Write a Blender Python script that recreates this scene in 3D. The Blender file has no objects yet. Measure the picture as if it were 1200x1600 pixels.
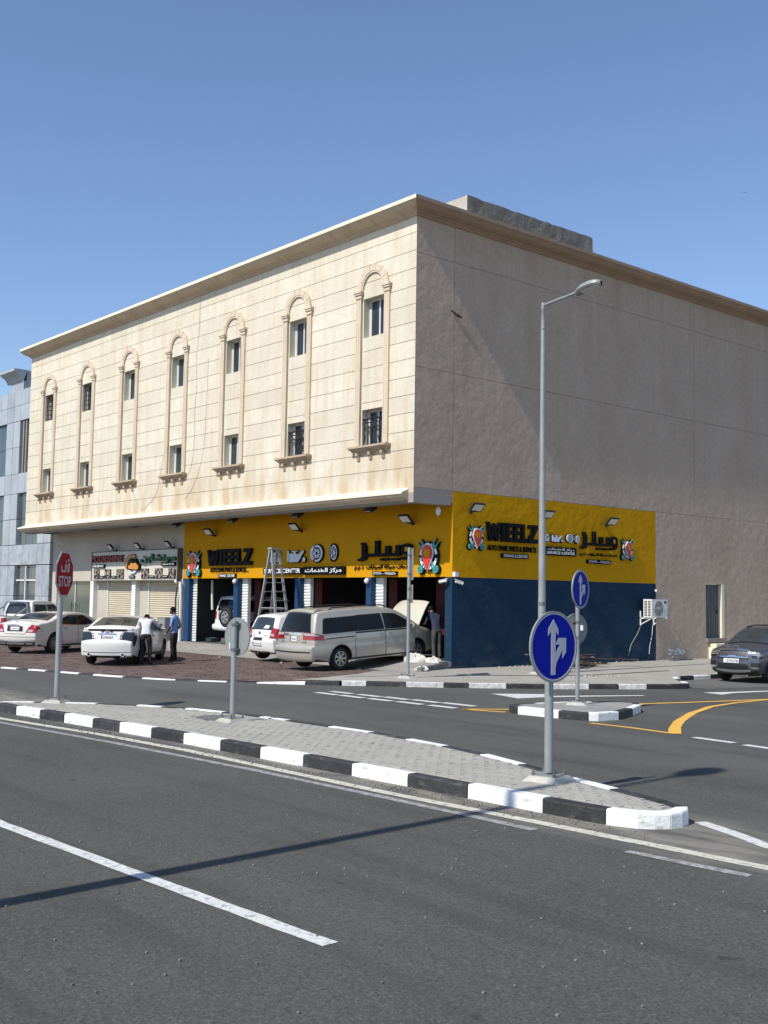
import bpy, bmesh, math, random
from mathutils import Vector, Matrix
from mathutils.geometry import delaunay_2d_cdt

random.seed(11)
scene = bpy.context.scene
COL = scene.collection

# ------------------------------------------------------------------ camera
cam_data = bpy.data.cameras.new('camera')
cam = bpy.data.objects.new('camera', cam_data)
COL.objects.link(cam)
R_ = Vector((0.65047228, 0.75937472, 0.01535729))
U_ = Vector((0.04860389, -0.06179457, 0.99690476))
F_ = Vector((-0.75797327, 0.64771249, 0.07710422))
m = Matrix(((R_.x, U_.x, -F_.x, 0.0), (R_.y, U_.y, -F_.y, 0.0), (R_.z, U_.z, -F_.z, 2.15), (0, 0, 0, 1)))
cam.matrix_world = m
cam_data.sensor_fit = 'HORIZONTAL'
cam_data.sensor_width = 36.0
cam_data.lens = 1743.2 / 1200 * 36.0
cam_data.clip_end = 3000.0
scene.camera = cam

# ------------------------------------------------------------------ sky, sun, exposure
world = bpy.data.worlds.new("World")
scene.world = world
world.use_nodes = True
wn = world.node_tree.nodes
wl = world.node_tree.links
bg = wn.get('Background') or wn.new('ShaderNodeBackground')
sky = wn.new('ShaderNodeTexSky')
sky.sky_type = 'NISHITA'
sky.sun_disc = False
sky.sun_elevation = math.radians(46.9)
sky.sun_rotation = math.radians(177.0)
sky.air_density = 1.0
sky.dust_density = 0.15
sky.ozone_density = 6.0
tint = wn.new('ShaderNodeVectorMath'); tint.operation = 'MULTIPLY'; tint.inputs[1].default_value = (1.16, 1.04, 1.0)
wl.new(sky.outputs['Color'], tint.inputs[0]); wl.new(tint.outputs['Vector'], bg.inputs['Color'])
bg.inputs['Strength'].default_value = 0.15
sun_data = bpy.data.lights.new('sun', 'SUN')
sun_data.energy = 4.7
sun_data.angle = math.radians(0.53)
sun_data.color = (1.0, 0.95, 0.87)
sun = bpy.data.objects.new('sun', sun_data)
COL.objects.link(sun)
sun.location = (5, -60, 70)
sun.rotation_euler = Vector((-0.072, 1.0, -1.07)).to_track_quat('-Z', 'Y').to_euler()
scene.view_settings.view_transform = 'Standard'
scene.view_settings.look = 'None'
scene.view_settings.exposure = 0.08
scene.view_settings.gamma = 1.0
scene.view_settings.use_curve_mapping = False
scene.cycles.max_bounces = 6
scene.cycles.diffuse_bounces = 2

# ------------------------------------------------------------------ materials
def srgb(r, g, b):
    def f(c):
        c /= 255.0
        return c / 12.92 if c <= 0.04045 else ((c + 0.055) / 1.055) ** 2.4
    return (f(r), f(g), f(b))

MATS = {}
def material(name, col, rough=0.6, var=0.12, vscale=3.0, bump=0.0, bscale=40.0, metal=0.0, spec=0.5,
             stretch=(1, 1, 1), coat=0.0, col2=None, fine=0.0, fscale=90.0, rnd=0.0, detail=5.0):
    """Principled material with world-space noise variation, optional bump, fine speckle, per-object random value."""
    if name in MATS: return MATS[name]
    mt = bpy.data.materials.new(name); mt.use_nodes = True
    nt = mt.node_tree; N = nt.nodes; L = nt.links
    p = N['Principled BSDF']
    p.inputs['Roughness'].default_value = rough
    p.inputs['Metallic'].default_value = metal
    p.inputs['Specular IOR Level'].default_value = spec
    if coat:
        p.inputs['Coat Weight'].default_value = coat; p.inputs['Coat Roughness'].default_value = 0.06
    geo = N.new('ShaderNodeNewGeometry')
    mp = N.new('ShaderNodeMapping'); mp.inputs['Scale'].default_value = stretch
    L.new(geo.outputs['Position'], mp.inputs['Vector'])
    nz = N.new('ShaderNodeTexNoise'); nz.inputs['Scale'].default_value = vscale; nz.inputs['Detail'].default_value = detail
    nz.inputs['Roughness'].default_value = 0.6
    L.new(mp.outputs['Vector'], nz.inputs['Vector'])
    rp = N.new('ShaderNodeValToRGB')
    c2 = col2 if col2 else tuple(min(1, c * (1 + var)) for c in col)
    c1 = col if col2 else tuple(c * (1 - var) for c in col)
    rp.color_ramp.elements[0].position = 0.3; rp.color_ramp.elements[0].color = (*c1, 1)
    rp.color_ramp.elements[1].position = 0.7; rp.color_ramp.elements[1].color = (*c2, 1)
    L.new(nz.outputs['Fac'], rp.inputs['Fac'])
    out = rp.outputs['Color']
    if fine:
        nf = N.new('ShaderNodeTexNoise'); nf.inputs['Scale'].default_value = fscale; nf.inputs['Detail'].default_value = 2
        L.new(geo.outputs['Position'], nf.inputs['Vector'])
        mr = N.new('ShaderNodeMapRange'); mr.inputs['From Min'].default_value = 0.3; mr.inputs['From Max'].default_value = 0.7
        mr.inputs['To Min'].default_value = 1 - fine; mr.inputs['To Max'].default_value = 1 + fine
        L.new(nf.outputs['Fac'], mr.inputs['Value'])
        mx = N.new('ShaderNodeVectorMath'); mx.operation = 'SCALE'
        L.new(out, mx.inputs[0]); L.new(mr.outputs['Result'], mx.inputs['Scale']); out = mx.outputs['Vector']
    if rnd:
        oi = N.new('ShaderNodeObjectInfo')
        mr = N.new('ShaderNodeMapRange'); mr.inputs['To Min'].default_value = 1 - rnd; mr.inputs['To Max'].default_value = 1 + rnd
        L.new(oi.outputs['Random'], mr.inputs['Value'])
        mx = N.new('ShaderNodeVectorMath'); mx.operation = 'SCALE'
        L.new(out, mx.inputs[0]); L.new(mr.outputs['Result'], mx.inputs['Scale']); out = mx.outputs['Vector']
    L.new(out, p.inputs['Base Color'])
    if bump:
        nb = N.new('ShaderNodeTexNoise'); nb.inputs['Scale'].default_value = bscale; nb.inputs['Detail'].default_value = 6
        L.new(geo.outputs['Position'], nb.inputs['Vector'])
        bp = N.new('ShaderNodeBump'); bp.inputs['Strength'].default_value = bump; bp.inputs['Distance'].default_value = 0.02
        L.new(nb.outputs['Fac'], bp.inputs['Height']); L.new(bp.outputs['Normal'], p.inputs['Normal'])
    MATS[name] = mt
    return mt

def nodes_of(mt):
    return mt.node_tree.nodes, mt.node_tree.links, mt.node_tree.nodes['Principled BSDF']

def add_mix(mt, mask_socket, color):
    """Blend another colour over the base colour with a mask."""
    N, L, p = nodes_of(mt)
    src = p.inputs['Base Color'].links[0].from_socket
    mx = N.new('ShaderNodeMix'); mx.data_type = 'RGBA'
    L.new(mask_socket, mx.inputs['Factor']); L.new(src, mx.inputs[6])
    if hasattr(color, 'links'): L.new(color, mx.inputs[7])
    else: mx.inputs[7].default_value = (*color, 1)
    L.new(mx.outputs[2], p.inputs['Base Color'])

def math_node(mt, op, a, b=None, clamp=False):
    N, L, p = nodes_of(mt)
    n = N.new('ShaderNodeMath'); n.operation = op; n.use_clamp = clamp
    for i, v in enumerate((a, b)):
        if v is None: continue
        if hasattr(v, 'links'): L.new(v, n.inputs[i])
        else: n.inputs[i].default_value = v
    return n.outputs[0]

def noise_node(mt, scale, stretch=(1, 1, 1), detail=4, lo=0.45, hi=0.6):
    N, L, p = nodes_of(mt)
    geo = N.new('ShaderNodeNewGeometry'); mp = N.new('ShaderNodeMapping'); mp.inputs['Scale'].default_value = stretch
    L.new(geo.outputs['Position'], mp.inputs['Vector'])
    nz = N.new('ShaderNodeTexNoise'); nz.inputs['Scale'].default_value = scale; nz.inputs['Detail'].default_value = detail
    L.new(mp.outputs['Vector'], nz.inputs['Vector'])
    mr = N.new('ShaderNodeMapRange'); mr.inputs['From Min'].default_value = lo; mr.inputs['From Max'].default_value = hi
    L.new(nz.outputs['Fac'], mr.inputs['Value'])
    return mr.outputs['Result']

def pos_axis(mt, axis, a, b):
    """Ramp 0..1 of a world coordinate between a and b."""
    N, L, p = nodes_of(mt)
    geo = N.new('ShaderNodeNewGeometry'); sp = N.new('ShaderNodeSeparateXYZ')
    L.new(geo.outputs['Position'], sp.inputs[0])
    mr = N.new('ShaderNodeMapRange'); mr.inputs['From Min'].default_value = a; mr.inputs['From Max'].default_value = b
    L.new(sp.outputs['XYZ'.index(axis)], mr.inputs['Value'])
    return mr.outputs['Result']

# ------------------------------------------------------------------ mesh helpers
class MB:
    def __init__(s): s.v = []; s.f = []; s.mi = []; s.cur = 0
    def add(s, vs, fs):
        o = len(s.v); s.v += [tuple(v) for v in vs]; s.f += [tuple(i + o for i in f) for f in fs]; s.mi += [s.cur] * len(fs)
        return s
    def box(s, x0, x1, y0, y1, z0, z1):
        return s.add([(x0, y0, z0), (x1, y0, z0), (x1, y1, z0), (x0, y1, z0), (x0, y0, z1), (x1, y0, z1), (x1, y1, z1), (x0, y1, z1)],
                     [(3, 2, 1, 0), (4, 5, 6, 7), (0, 1, 5, 4), (1, 2, 6, 5), (2, 3, 7, 6), (3, 0, 4, 7)])
    def obox(s, c, ax, ay, az):
        c, ax, ay, az = Vector(c), Vector(ax), Vector(ay), Vector(az)
        vs = [c + ax * i + ay * j + az * k for k in (-1, 1) for (i, j) in ((-1, -1), (1, -1), (1, 1), (-1, 1))]
        return s.add(vs, [(3, 2, 1, 0), (4, 5, 6, 7), (0, 1, 5, 4), (1, 2, 6, 5), (2, 3, 7, 6), (3, 0, 4, 7)])
    def bar(s, p0, p1, w, h, up=(0, 0, 1)):
        p0, p1 = Vector(p0), Vector(p1); d = p1 - p0; l = d.length; d.normalize()
        x = d.cross(Vector(up))
        if x.length < 1e-4: x = d.cross(Vector((1, 0, 0)))
        x.normalize(); y = x.cross(d)
        return s.obox((p0 + p1) / 2, d * l / 2, x * w / 2, y * h / 2)
    def tube(s, pts, r, n=8, cap=True):
        pts = [Vector(p) for p in pts]; rs = r if isinstance(r, (list, tuple)) else [r] * len(pts)
        vs = []; fs = []; ref = None
        for i, p in enumerate(pts):
            d = (pts[min(i + 1, len(pts) - 1)] - pts[max(i - 1, 0)]).normalized()
            if ref is None: ref = Vector((0, 0, 1)) if abs(d.z) < .9 else Vector((1, 0, 0))
            x = d.cross(ref).normalized(); y = d.cross(x).normalized(); ref = ref
            for k in range(n):
                a = 2 * math.pi * k / n; vs.append(p + (x * math.cos(a) + y * math.sin(a)) * rs[i])
        for i in range(len(pts) - 1):
            for k in range(n):
                a, b = i * n + k, i * n + (k + 1) % n
                fs.append((a, a + n, b + n, b))
        if cap:
            fs.append(tuple(range(n))); fs.append(tuple(reversed(range((len(pts) - 1) * n, len(pts) * n))))
        return s.add(vs, fs)
    def prism(s, poly, o, u, v, w, d):
        """polygon poly (2D) in frame o,u,v extruded from 0 to d along w (front cap at d)."""
        o, u, v, w = Vector(o), Vector(u), Vector(v), Vector(w); n = len(poly)
        if sum(poly[i][0] * poly[(i + 1) % n][1] - poly[(i + 1) % n][0] * poly[i][1] for i in range(n)) < 0: poly = poly[::-1]
        flip = u.cross(v).dot(w) < 0
        vs = [o + u * a + v * b for a, b in poly] + [o + u * a + v * b + w * d for a, b in poly]
        fs = [tuple(reversed(range(n))), tuple(range(n, 2 * n))] + [(i, (i + 1) % n, n + (i + 1) % n, n + i) for i in range(n)]
        if flip: fs = [tuple(reversed(f)) for f in fs]
        return s.add(vs, fs)
    def ring(s, o, u, v, w, r0, r1, a0, a1, d, n=12, z0=0.0):
        """annular sector extruded along w from z0 to d."""
        full = abs(a1 - a0) > 6.28
        p = []
        for i in range(n + 1):
            a = a0 + (a1 - a0) * i / n; p.append((math.cos(a), math.sin(a)))
        o, u, v, w = Vector(o), Vector(u), Vector(v), Vector(w)
        vs = []
        for c, sn in p:
            e = u * c + v * sn
            vs += [o + e * r0 + w * z0, o + e * r1 + w * z0, o + e * r1 + w * d, o + e * r0 + w * d]
        fs = []
        for i in range(n):
            a, b = i * 4, i * 4 + 4
            for k in range(4): fs.append((a + k, b + k, b + (k + 1) % 4, a + (k + 1) % 4))
        if not full: fs += [(0, 1, 2, 3), (n * 4 + 3, n * 4 + 2, n * 4 + 1, n * 4)]
        if u.cross(v).dot(w) > 0: fs = [tuple(reversed(f)) for f in fs]
        return s.add(vs, fs)
    def disc(s, o, u, v, w, r, d, n=24):
        return s.prism([(r * math.cos(2 * math.pi * i / n), r * math.sin(2 * math.pi * i / n)) for i in range(n)], o, u, v, w, d)
    def lathe(s, prof, o, axis, n=20, ref=None):
        """profile [(r, h)] turned round axis."""
        o, ax = Vector(o), Vector(axis).normalized()
        x = ax.cross(Vector(ref) if ref else (Vector((0, 0, 1)) if abs(ax.z) < .9 else Vector((1, 0, 0)))).normalized(); y = ax.cross(x)
        vs = []; fs = []
        for r, h in prof:
            for k in range(n):
                a = 2 * math.pi * k / n; vs.append(o + ax * h + (x * math.cos(a) + y * math.sin(a)) * r)
        for i in range(len(prof) - 1):
            for k in range(n):
                a, b = i * n + k, i * n + (k + 1) % n
                fs.append((a, b, b + n, a + n))
        return s.add(vs, fs)
    def sphere(s, c, rx, ry=None, rz=None, n=12, mrows=8):
        ry = ry or rx; rz = rz or rx; c = Vector(c); vs = []; fs = []
        for i in range(mrows + 1):
            th = math.pi * i / mrows
            for k in range(n):
                a = 2 * math.pi * k / n
                vs.append(c + Vector((rx * math.sin(th) * math.cos(a), ry * math.sin(th) * math.sin(a), rz * math.cos(th))))
        for i in range(mrows):
            for k in range(n):
                a, b = i * n + k, i * n + (k + 1) % n
                fs.append((a, a + n, b + n, b))
        return s.add(vs, fs)
    def grid(s, rows):
        """rows of points -> quads"""
        n = len(rows[0]); vs = [p for r in rows for p in r]; fs = []
        for i in range(len(rows) - 1):
            for k in range(n - 1):
                a = i * n + k; fs.append((a, a + 1, a + n + 1, a + n))
        return s.add(vs, fs)
    def mesh(s, name, mats, smooth=False, angle=0.7, weld=False):
        me = bpy.data.meshes.new(name)
        me.from_pydata(s.v, [], s.f)
        for mt in (mats if isinstance(mats, (list, tuple)) else [mats]): me.materials.append(mt)
        if any(s.mi): me.polygons.foreach_set('material_index', s.mi)
        bm = bmesh.new(); bm.from_mesh(me)
        if weld: bmesh.ops.remove_doubles(bm, verts=bm.verts, dist=1e-5)
        bmesh.ops.recalc_face_normals(bm, faces=bm.faces)
        if smooth:
            for f in bm.faces: f.smooth = True
            for e in bm.edges:
                if len(e.link_faces) == 2 and e.calc_face_angle(0) > angle: e.smooth = False
        bm.to_mesh(me); bm.free()
        me.update()
        return me

def link(name, data, parent=None):
    o = bpy.data.objects.new(name, data); COL.objects.link(o)
    if parent: o.parent = parent
    return o

ORIGIN = {}
def thing(name, label, cat, loc=(0, 0, 0), rz=0.0, group=None, scale=1.0, kind=None):
    o = bpy.data.objects.new(name, None); COL.objects.link(o)
    o.empty_display_size = 0.3
    o.location = loc; o.rotation_euler = (0, 0, rz)
    if scale != 1.0: o.scale = (scale,) * 3
    if label: o['label'] = label
    if cat: o['category'] = cat
    if group: o['group'] = group
    if kind: o['kind'] = kind
    ORIGIN[o.name] = Vector(loc)
    return o

def part(name, mb, mats, parent, smooth=False, world=False, weld=False, label=None, kind=None, angle=0.7):
    """one mesh object under its thing; world=True: the mesh was written in world coordinates (parents unrotated)"""
    if world:
        p = parent; off = Vector((0, 0, 0))
        while p is not None:
            off += p.location; p = p.parent
        mb.v = [(a - off.x, b - off.y, c - off.z) for a, b, c in mb.v]
    o = link(name, mb.mesh(name, mats, smooth, angle, weld), parent)
    if label: o['label'] = label
    if kind: o['kind'] = kind
    return o

def tag(o, label=None, cat=None, group=None, kind=None):
    if label: o['label'] = label
    if cat: o['category'] = cat
    if group: o['group'] = group
    if kind: o['kind'] = kind
    return o

def single(name, mb, mats, label=None, cat=None, group=None, kind=None, smooth=False, angle=0.7, weld=False):
    """a top-level thing that is one mesh, origin moved to its base centre"""
    xs = [v[0] for v in mb.v]; ys = [v[1] for v in mb.v]; zs = [v[2] for v in mb.v]
    c = ((min(xs) + max(xs)) / 2, (min(ys) + max(ys)) / 2, min(zs))
    mb.v = [(a - c[0], b - c[1], d - c[2]) for a, b, d in mb.v]
    o = link(name, mb.mesh(name, mats, smooth, angle, weld)); o.location = c
    return tag(o, label, cat, group, kind)

def copy_tree(o, parent=None):
    c = o.copy(); COL.objects.link(c)
    if parent: c.parent = parent
    for ch in [x for x in bpy.data.objects if x.parent == o]: copy_tree(ch, c)
    return c

def sheet(name, poly, z, mats, kind='structure', label=None, cut=0):
    mb = MB(); mb.add([(x, y, z) for x, y in poly], [tuple(range(len(poly)))])
    o = link(name, mb.mesh(name, mats)); 
    for p in o.data.polygons:
        if p.normal.z < 0: p.flip()
    tag(o, label, None, None, kind)
    return o

def in_poly(x, y, poly):
    c = False; n = len(poly)
    for i in range(n):
        (x1, y1), (x2, y2) = poly[i], poly[i - 1]
        if (y1 > y) != (y2 > y) and x < (x2 - x1) * (y - y1) / (y2 - y1) + x1: c = not c
    return c

# ------------------------------------------------------------------ lettering
AR = {'ا': 'FE8D FE8E', 'ب': 'FE8F FE90 FE91 FE92', 'ة': 'FE93 FE94', 'ت': 'FE95 FE96 FE97 FE98', 'خ': 'FEA5 FEA6 FEA7 FEA8', 'د': 'FEA9 FEAA',
      'ذ': 'FEAB FEAC', 'ر': 'FEAD FEAE', 'ز': 'FEAF FEB0', 'س': 'FEB1 FEB2 FEB3 FEB4', 'ش': 'FEB5 FEB6 FEB7 FEB8', 'ص': 'FEB9 FEBA FEBB FEBC',
      'ف': 'FED1 FED2 FED3 FED4', 'ق': 'FED5 FED6 FED7 FED8', 'ك': 'FED9 FEDA FEDB FEDC', 'ل': 'FEDD FEDE FEDF FEE0', 'م': 'FEE1 FEE2 FEE3 FEE4',
      'ن': 'FEE5 FEE6 FEE7 FEE8', 'و': 'FEED FEEE', 'ي': 'FEF1 FEF2 FEF3 FEF4', 'ع': 'FEC9 FECA FECB FECC'}
def arabic(s):
    """join the letters and put them in drawing order"""
    out = []
    for i, c in enumerate(s):
        if c not in AR: out.append(c); continue
        f = [chr(int(h, 16)) for h in AR[c].split()]
        pj = i > 0 and s[i - 1] in AR and len(AR[s[i - 1]].split()) == 4
        nj = len(f) == 4 and i + 1 < len(s) and s[i + 1] in AR
        out.append(f[3] if pj and nj else f[1] if pj else f[2] if nj else f[0])
    return ''.join(reversed(out))

def lettering(body, w, h, depth=0.0, bold=0.0, shear=0.0):
    """text as a mesh builder fitted into w x h, lying in x/y, extruded along +z"""
    cu = bpy.data.curves.new('lettering', 'FONT'); cu.body = body; cu.offset = bold; cu.shear = shear; cu.resolution_u = 3
    if depth: cu.extrude = 0.05
    ob = bpy.data.objects.new('lettering', cu); COL.objects.link(ob)
    dg = bpy.context.evaluated_depsgraph_get(); ev = ob.evaluated_get(dg); me = ev.to_mesh()
    vs = [v.co.copy() for v in me.vertices]; fs = [tuple(p.vertices) for p in me.polygons]
    ev.to_mesh_clear(); bpy.data.objects.remove(ob); bpy.data.curves.remove(cu)
    x0 = min(v.x for v in vs); x1 = max(v.x for v in vs); y0 = min(v.y for v in vs); y1 = max(v.y for v in vs)
    out = MB()
    out.add([((v.x - x0) / (x1 - x0) * w, (v.y - y0) / (y1 - y0) * h, (v.z + 0.05) / 0.1 * depth if depth else 0.0) for v in vs], fs)
    return out

class Frame:
    """a wall frame: a along u, b along v, c along the outward normal"""
    def __init__(s, o, u, v, w): s.o, s.u, s.v, s.w = Vector(o), Vector(u), Vector(v), Vector(w)
    def p(s, a, b, c=0.0): return s.o + s.u * a + s.v * b + s.w * c
    def put(s, mb, a, b, c=0.0): mb.v = [tuple(s.p(a + x, b + y, c + z)) for x, y, z in mb.v]; return mb
    def prism(s, mb, poly, c, d): return mb.prism(poly, s.p(0, 0, c), s.u, s.v, s.w, d)
    def box(s, mb, a0, a1, b0, b1, c0, c1): return s.prism(mb, [(a0, b0), (a1, b0), (a1, b1), (a0, b1)], c0, c1 - c0)
# ================================================================== GROUND
def asphalt(name, base, light, dust=None):
    mt = material(name, base, rough=0.92, vscale=0.35, col2=light, fine=0.22, fscale=55, bump=0.5, bscale=120, spec=0.3, detail=8)
    N, L, p = nodes_of(mt)
    geo = N.new('ShaderNodeNewGeometry')
    vo = N.new('ShaderNodeTexVoronoi'); vo.inputs['Scale'].default_value = 62
    L.new(geo.outputs['Position'], vo.inputs['Vector'])
    sp = N.new('ShaderNodeSeparateColor'); L.new(vo.outputs['Color'], sp.inputs[0])
    mr = N.new('ShaderNodeMapRange'); mr.inputs['From Min'].default_value = 0.62; mr.inputs['From Max'].default_value = 1.0; mr.inputs['To Max'].default_value = 0.5
    L.new(sp.outputs[0], mr.inputs['Value'])
    add_mix(mt, mr.outputs['Result'], tuple(c * 1.7 for c in light))
    mr2 = N.new('ShaderNodeMapRange'); mr2.inputs['From Min'].default_value = 0.7; mr2.inputs['From Max'].default_value = 1.0; mr2.inputs['To Max'].default_value = 0.6
    L.new(sp.outputs[1], mr2.inputs['Value'])
    add_mix(mt, mr2.outputs['Result'], tuple(c * 0.5 for c in base))
    add_mix(mt, math_node(mt, 'MULTIPLY', noise_node(mt, 1.4, (0.15, 1.6, 1), 5, 0.5, 0.72), 0.45), tuple(c * 0.62 for c in base))
    add_mix(mt, math_node(mt, 'MULTIPLY', noise_node(mt, 3.2, (1, 1, 1), 3, 0.70, 0.74), 0.55), tuple(c * 0.42 for c in base))
    add_mix(mt, math_node(mt, 'MULTIPLY', noise_node(mt, 0.22, (0.25, 1, 1), 6, 0.52, 0.72), 0.5), tuple(c * 1.25 for c in light))
    return mt

m_road = asphalt('asphalt_road', (0.069, 0.068, 0.060), (0.094, 0.093, 0.083))
# pale dust lying in the gutter along the island, worn by the tyres
g1 = math_node(m_road, 'MULTIPLY', pos_axis(m_road, 'Y', 8.0, 8.55), pos_axis(m_road, 'Y', 10.2, 9.3))
g1 = math_node(m_road, 'MULTIPLY', g1, noise_node(m_road, 2.2, (0.6, 2, 1), 6, 0.3, 0.6))
add_mix(m_road, math_node(m_road, 'MULTIPLY', g1, 0.9), (0.27, 0.25, 0.20))
g2 = math_node(m_road, 'MULTIPLY', pos_axis(m_road, 'Y', 6.6, 8.2), noise_node(m_road, 0.6, (0.3, 1, 1), 6, 0.38, 0.66))
add_mix(m_road, math_node(m_road, 'MULTIPLY', g2, 0.42), (0.125, 0.125, 0.118))
m_bay = asphalt('asphalt_bay', (0.105, 0.103, 0.096), (0.15, 0.148, 0.138))
m_sand = material('sand', (0.30, 0.26, 0.20), rough=0.95, vscale=0.2, var=0.15, bump=0.3, bscale=10)
m_paint = material('road_paint', (0.52, 0.52, 0.49), rough=0.75, vscale=9, col2=(0.68, 0.68, 0.64), fine=0.12, fscale=60)
add_mix(m_paint, math_node(m_paint, 'MULTIPLY', noise_node(m_paint, 16, (1, 1, 1), 8, 0.54, 0.66), 0.55), (0.16, 0.16, 0.155))
m_cream_paint = material('edge_line_paint', (0.50, 0.47, 0.38), rough=0.75, vscale=7, col2=(0.62, 0.60, 0.50), fine=0.12, fscale=60)
add_mix(m_cream_paint, math_node(m_cream_paint, 'MULTIPLY', noise_node(m_cream_paint, 13, (1, 1, 1), 8, 0.53, 0.66), 0.6), (0.15, 0.15, 0.14))
m_yellow_paint = material('yellow_road_paint', (0.66, 0.36, 0.045), rough=0.75, vscale=5, col2=(0.78, 0.46, 0.08), fine=0.1, fscale=50)
m_ghost = material('worn_paint', (0.13, 0.128, 0.12), rough=0.85, vscale=11, col2=(0.40, 0.40, 0.375), fine=0.35, fscale=40, detail=9)

sheet('ground', [(-900, -700), (700, -700), (700, 900), (-900, 900)], -0.06, m_sand)
sheet('road', [(-130, -1.0), (60, -1.0), (60, 160), (-130, 160)], 0.0, m_road)
sheet('parking_bay', [(-18.6, 24.4), (-16.2, 24.6), (-15.75, 26.5), (-15.6, 33), (-15.6, 60), (-18.6, 60)], 0.006, m_bay)
# near footway, behind and beside the camera
sheet('near_pavement', [(-130, -14), (60, -14), (60, 0.30), (-130, 0.30)], 0.15, material('near_pavers', (0.27, 0.26, 0.24), rough=0.9, vscale=2, bump=0.3, bscale=30))

# ------------------------------------------------------------------ painted markings
def stripe(name, pts, w, mat, z=0.004, group=None):
    mb = MB(); rows = []
    P = [Vector((x, y, 0)) for x, y in pts]
    fine = []
    for a, b in zip(P, P[1:]):
        n = max(1, int((b - a).length / 0.25))
        fine += [a.lerp(b, i / n) for i in range(n)]
    fine.append(P[-1])
    for i, p in enumerate(fine):
        d = (fine[min(i + 1, len(fine) - 1)] - fine[max(i - 1, 0)]).normalized(); nr = Vector((-d.y, d.x, 0))
        ww = w if not callable(w) else w(i / (len(fine) - 1))
        j1, j2 = random.uniform(-.006, .006), random.uniform(-.006, .006)
        rows.append([tuple(p + nr * (ww / 2 + j1) + Vector((0, 0, z))), tuple(p - nr * (ww / 2 + j2) + Vector((0, 0, z)))])
    mb.grid(rows)
    o = link(name, mb.mesh(name, mat)); o['kind'] = 'structure'
    for q in o.data.polygons:
        if q.normal.z < 0: q.flip()
    if group: o['group'] = group
    return o
stripe('lane_line', [(-17.5, 4.17), (-13.0, 4.19), (-10.3, 4.20), (-7.13, 4.33), (-5.60, 4.40)], 0.13, m_paint)
stripe('edge_line', [(-30, 6.6), (-18.92, 7.59), (-16.0, 7.98), (-13.69, 8.16), (-9.55, 8.22), (-6.94, 8.37), (-5.0, 8.46), (-1, 8.62), (6, 8.8)], 0.15, m_cream_paint)
stripe('faded_line', [(-18.4, 7.35), (-15, 7.70), (-11.65, 7.93), (-9, 8.02), (-7.17, 8.05)], 0.12, m_ghost)
stripe('faded_line', [(-6.09, 8.02), (-5.5, 8.06), (-4.95, 8.10)], 0.11, m_ghost)
stripe('edge_line', [(-6.45, 9.66), (-5.9, 9.44), (-5.44, 9.2), (-3, 8.9), (6, 8.85)], 0.15, m_paint)
for (a, b), (c, d) in [((-20.41, 15.93), (-19.65, 15.93)), ((-19.48, 15.97), (-18.72, 15.98)), ((-18.66, 16.05), (-17.92, 16.06)), ((-17.85, 16.14), (-17.05, 16.15)), ((-17.0, 16.23), (-16.1, 16.25)),
                       ((-20.35, 15.46), (-19.58, 15.45)), ((-19.51, 15.49), (-18.70, 15.48)), ((-18.56, 15.52), (-17.84, 15.53)), ((-17.71, 15.58), (-16.94, 15.59)), ((-16.76, 15.62), (-16.02, 15.63))]:
    stripe('give_way_dash', [(a, b), (c, d)], 0.21, m_paint, group='double row of give way dashes across the side road')
for a, c in [((-10.51, 15.60), (-9.74, 15.52)), ((-9.51, 15.45), (-8.7, 15.35)), ((-8.3, 15.3), (-7.5, 15.2))]:
    stripe('lane_dash', [a, c], 0.17, m_paint, group='lane dashes beyond the small island')
stripe('yellow_line', [(-15.80, 15.62), (-15.2, 16.5), (-14.72, 17.3)], 0.13, m_yellow_paint)
stripe('yellow_line', [(-15.80, 15.62), (-15.4, 15.74), (-14.94, 15.92)], 0.13, m_yellow_paint)
stripe('yellow_line', [(-13.95, 18.6), (-14.59, 19.69), (-14.1, 21.5), (-13.69, 23.21), (-13.5, 27), (-13.45, 40)], lambda t: 0.14 if t < .9 else 0.14, m_yellow_paint)
stripe('yellow_line', [(-12.79, 15.82), (-11.9, 15.84), (-10.95, 15.74)], 0.12, m_yellow_paint)
stripe('yellow_line', [(-10.97, 15.73), (-11.5, 16.5), (-12.08, 17.48), (-12.82, 18.98), (-13.38, 20.48), (-13.58, 21.7), (-13.64, 23.4)], lambda t: 0.215 - 0.12 * t, m_yellow_paint, z=0.008)
def flat_marking(name, poly, mat, z=0.004): return sheet(name, poly, z, mat)
flat_marking('turn_arrow', [(-18.04, 18.73), (-16.85, 18.35), (-16.78, 19.0), (-15.78, 21.5), (-15.92, 21.56), (-17.0, 19.3), (-17.15, 19.95)], m_paint)
flat_marking('turn_arrow', [(-15.62, 23.55), (-15.35, 24.3), (-14.9, 26.2), (-14.78, 26.1), (-15.1, 24.1), (-15.0, 23.4)], m_paint)

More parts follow.
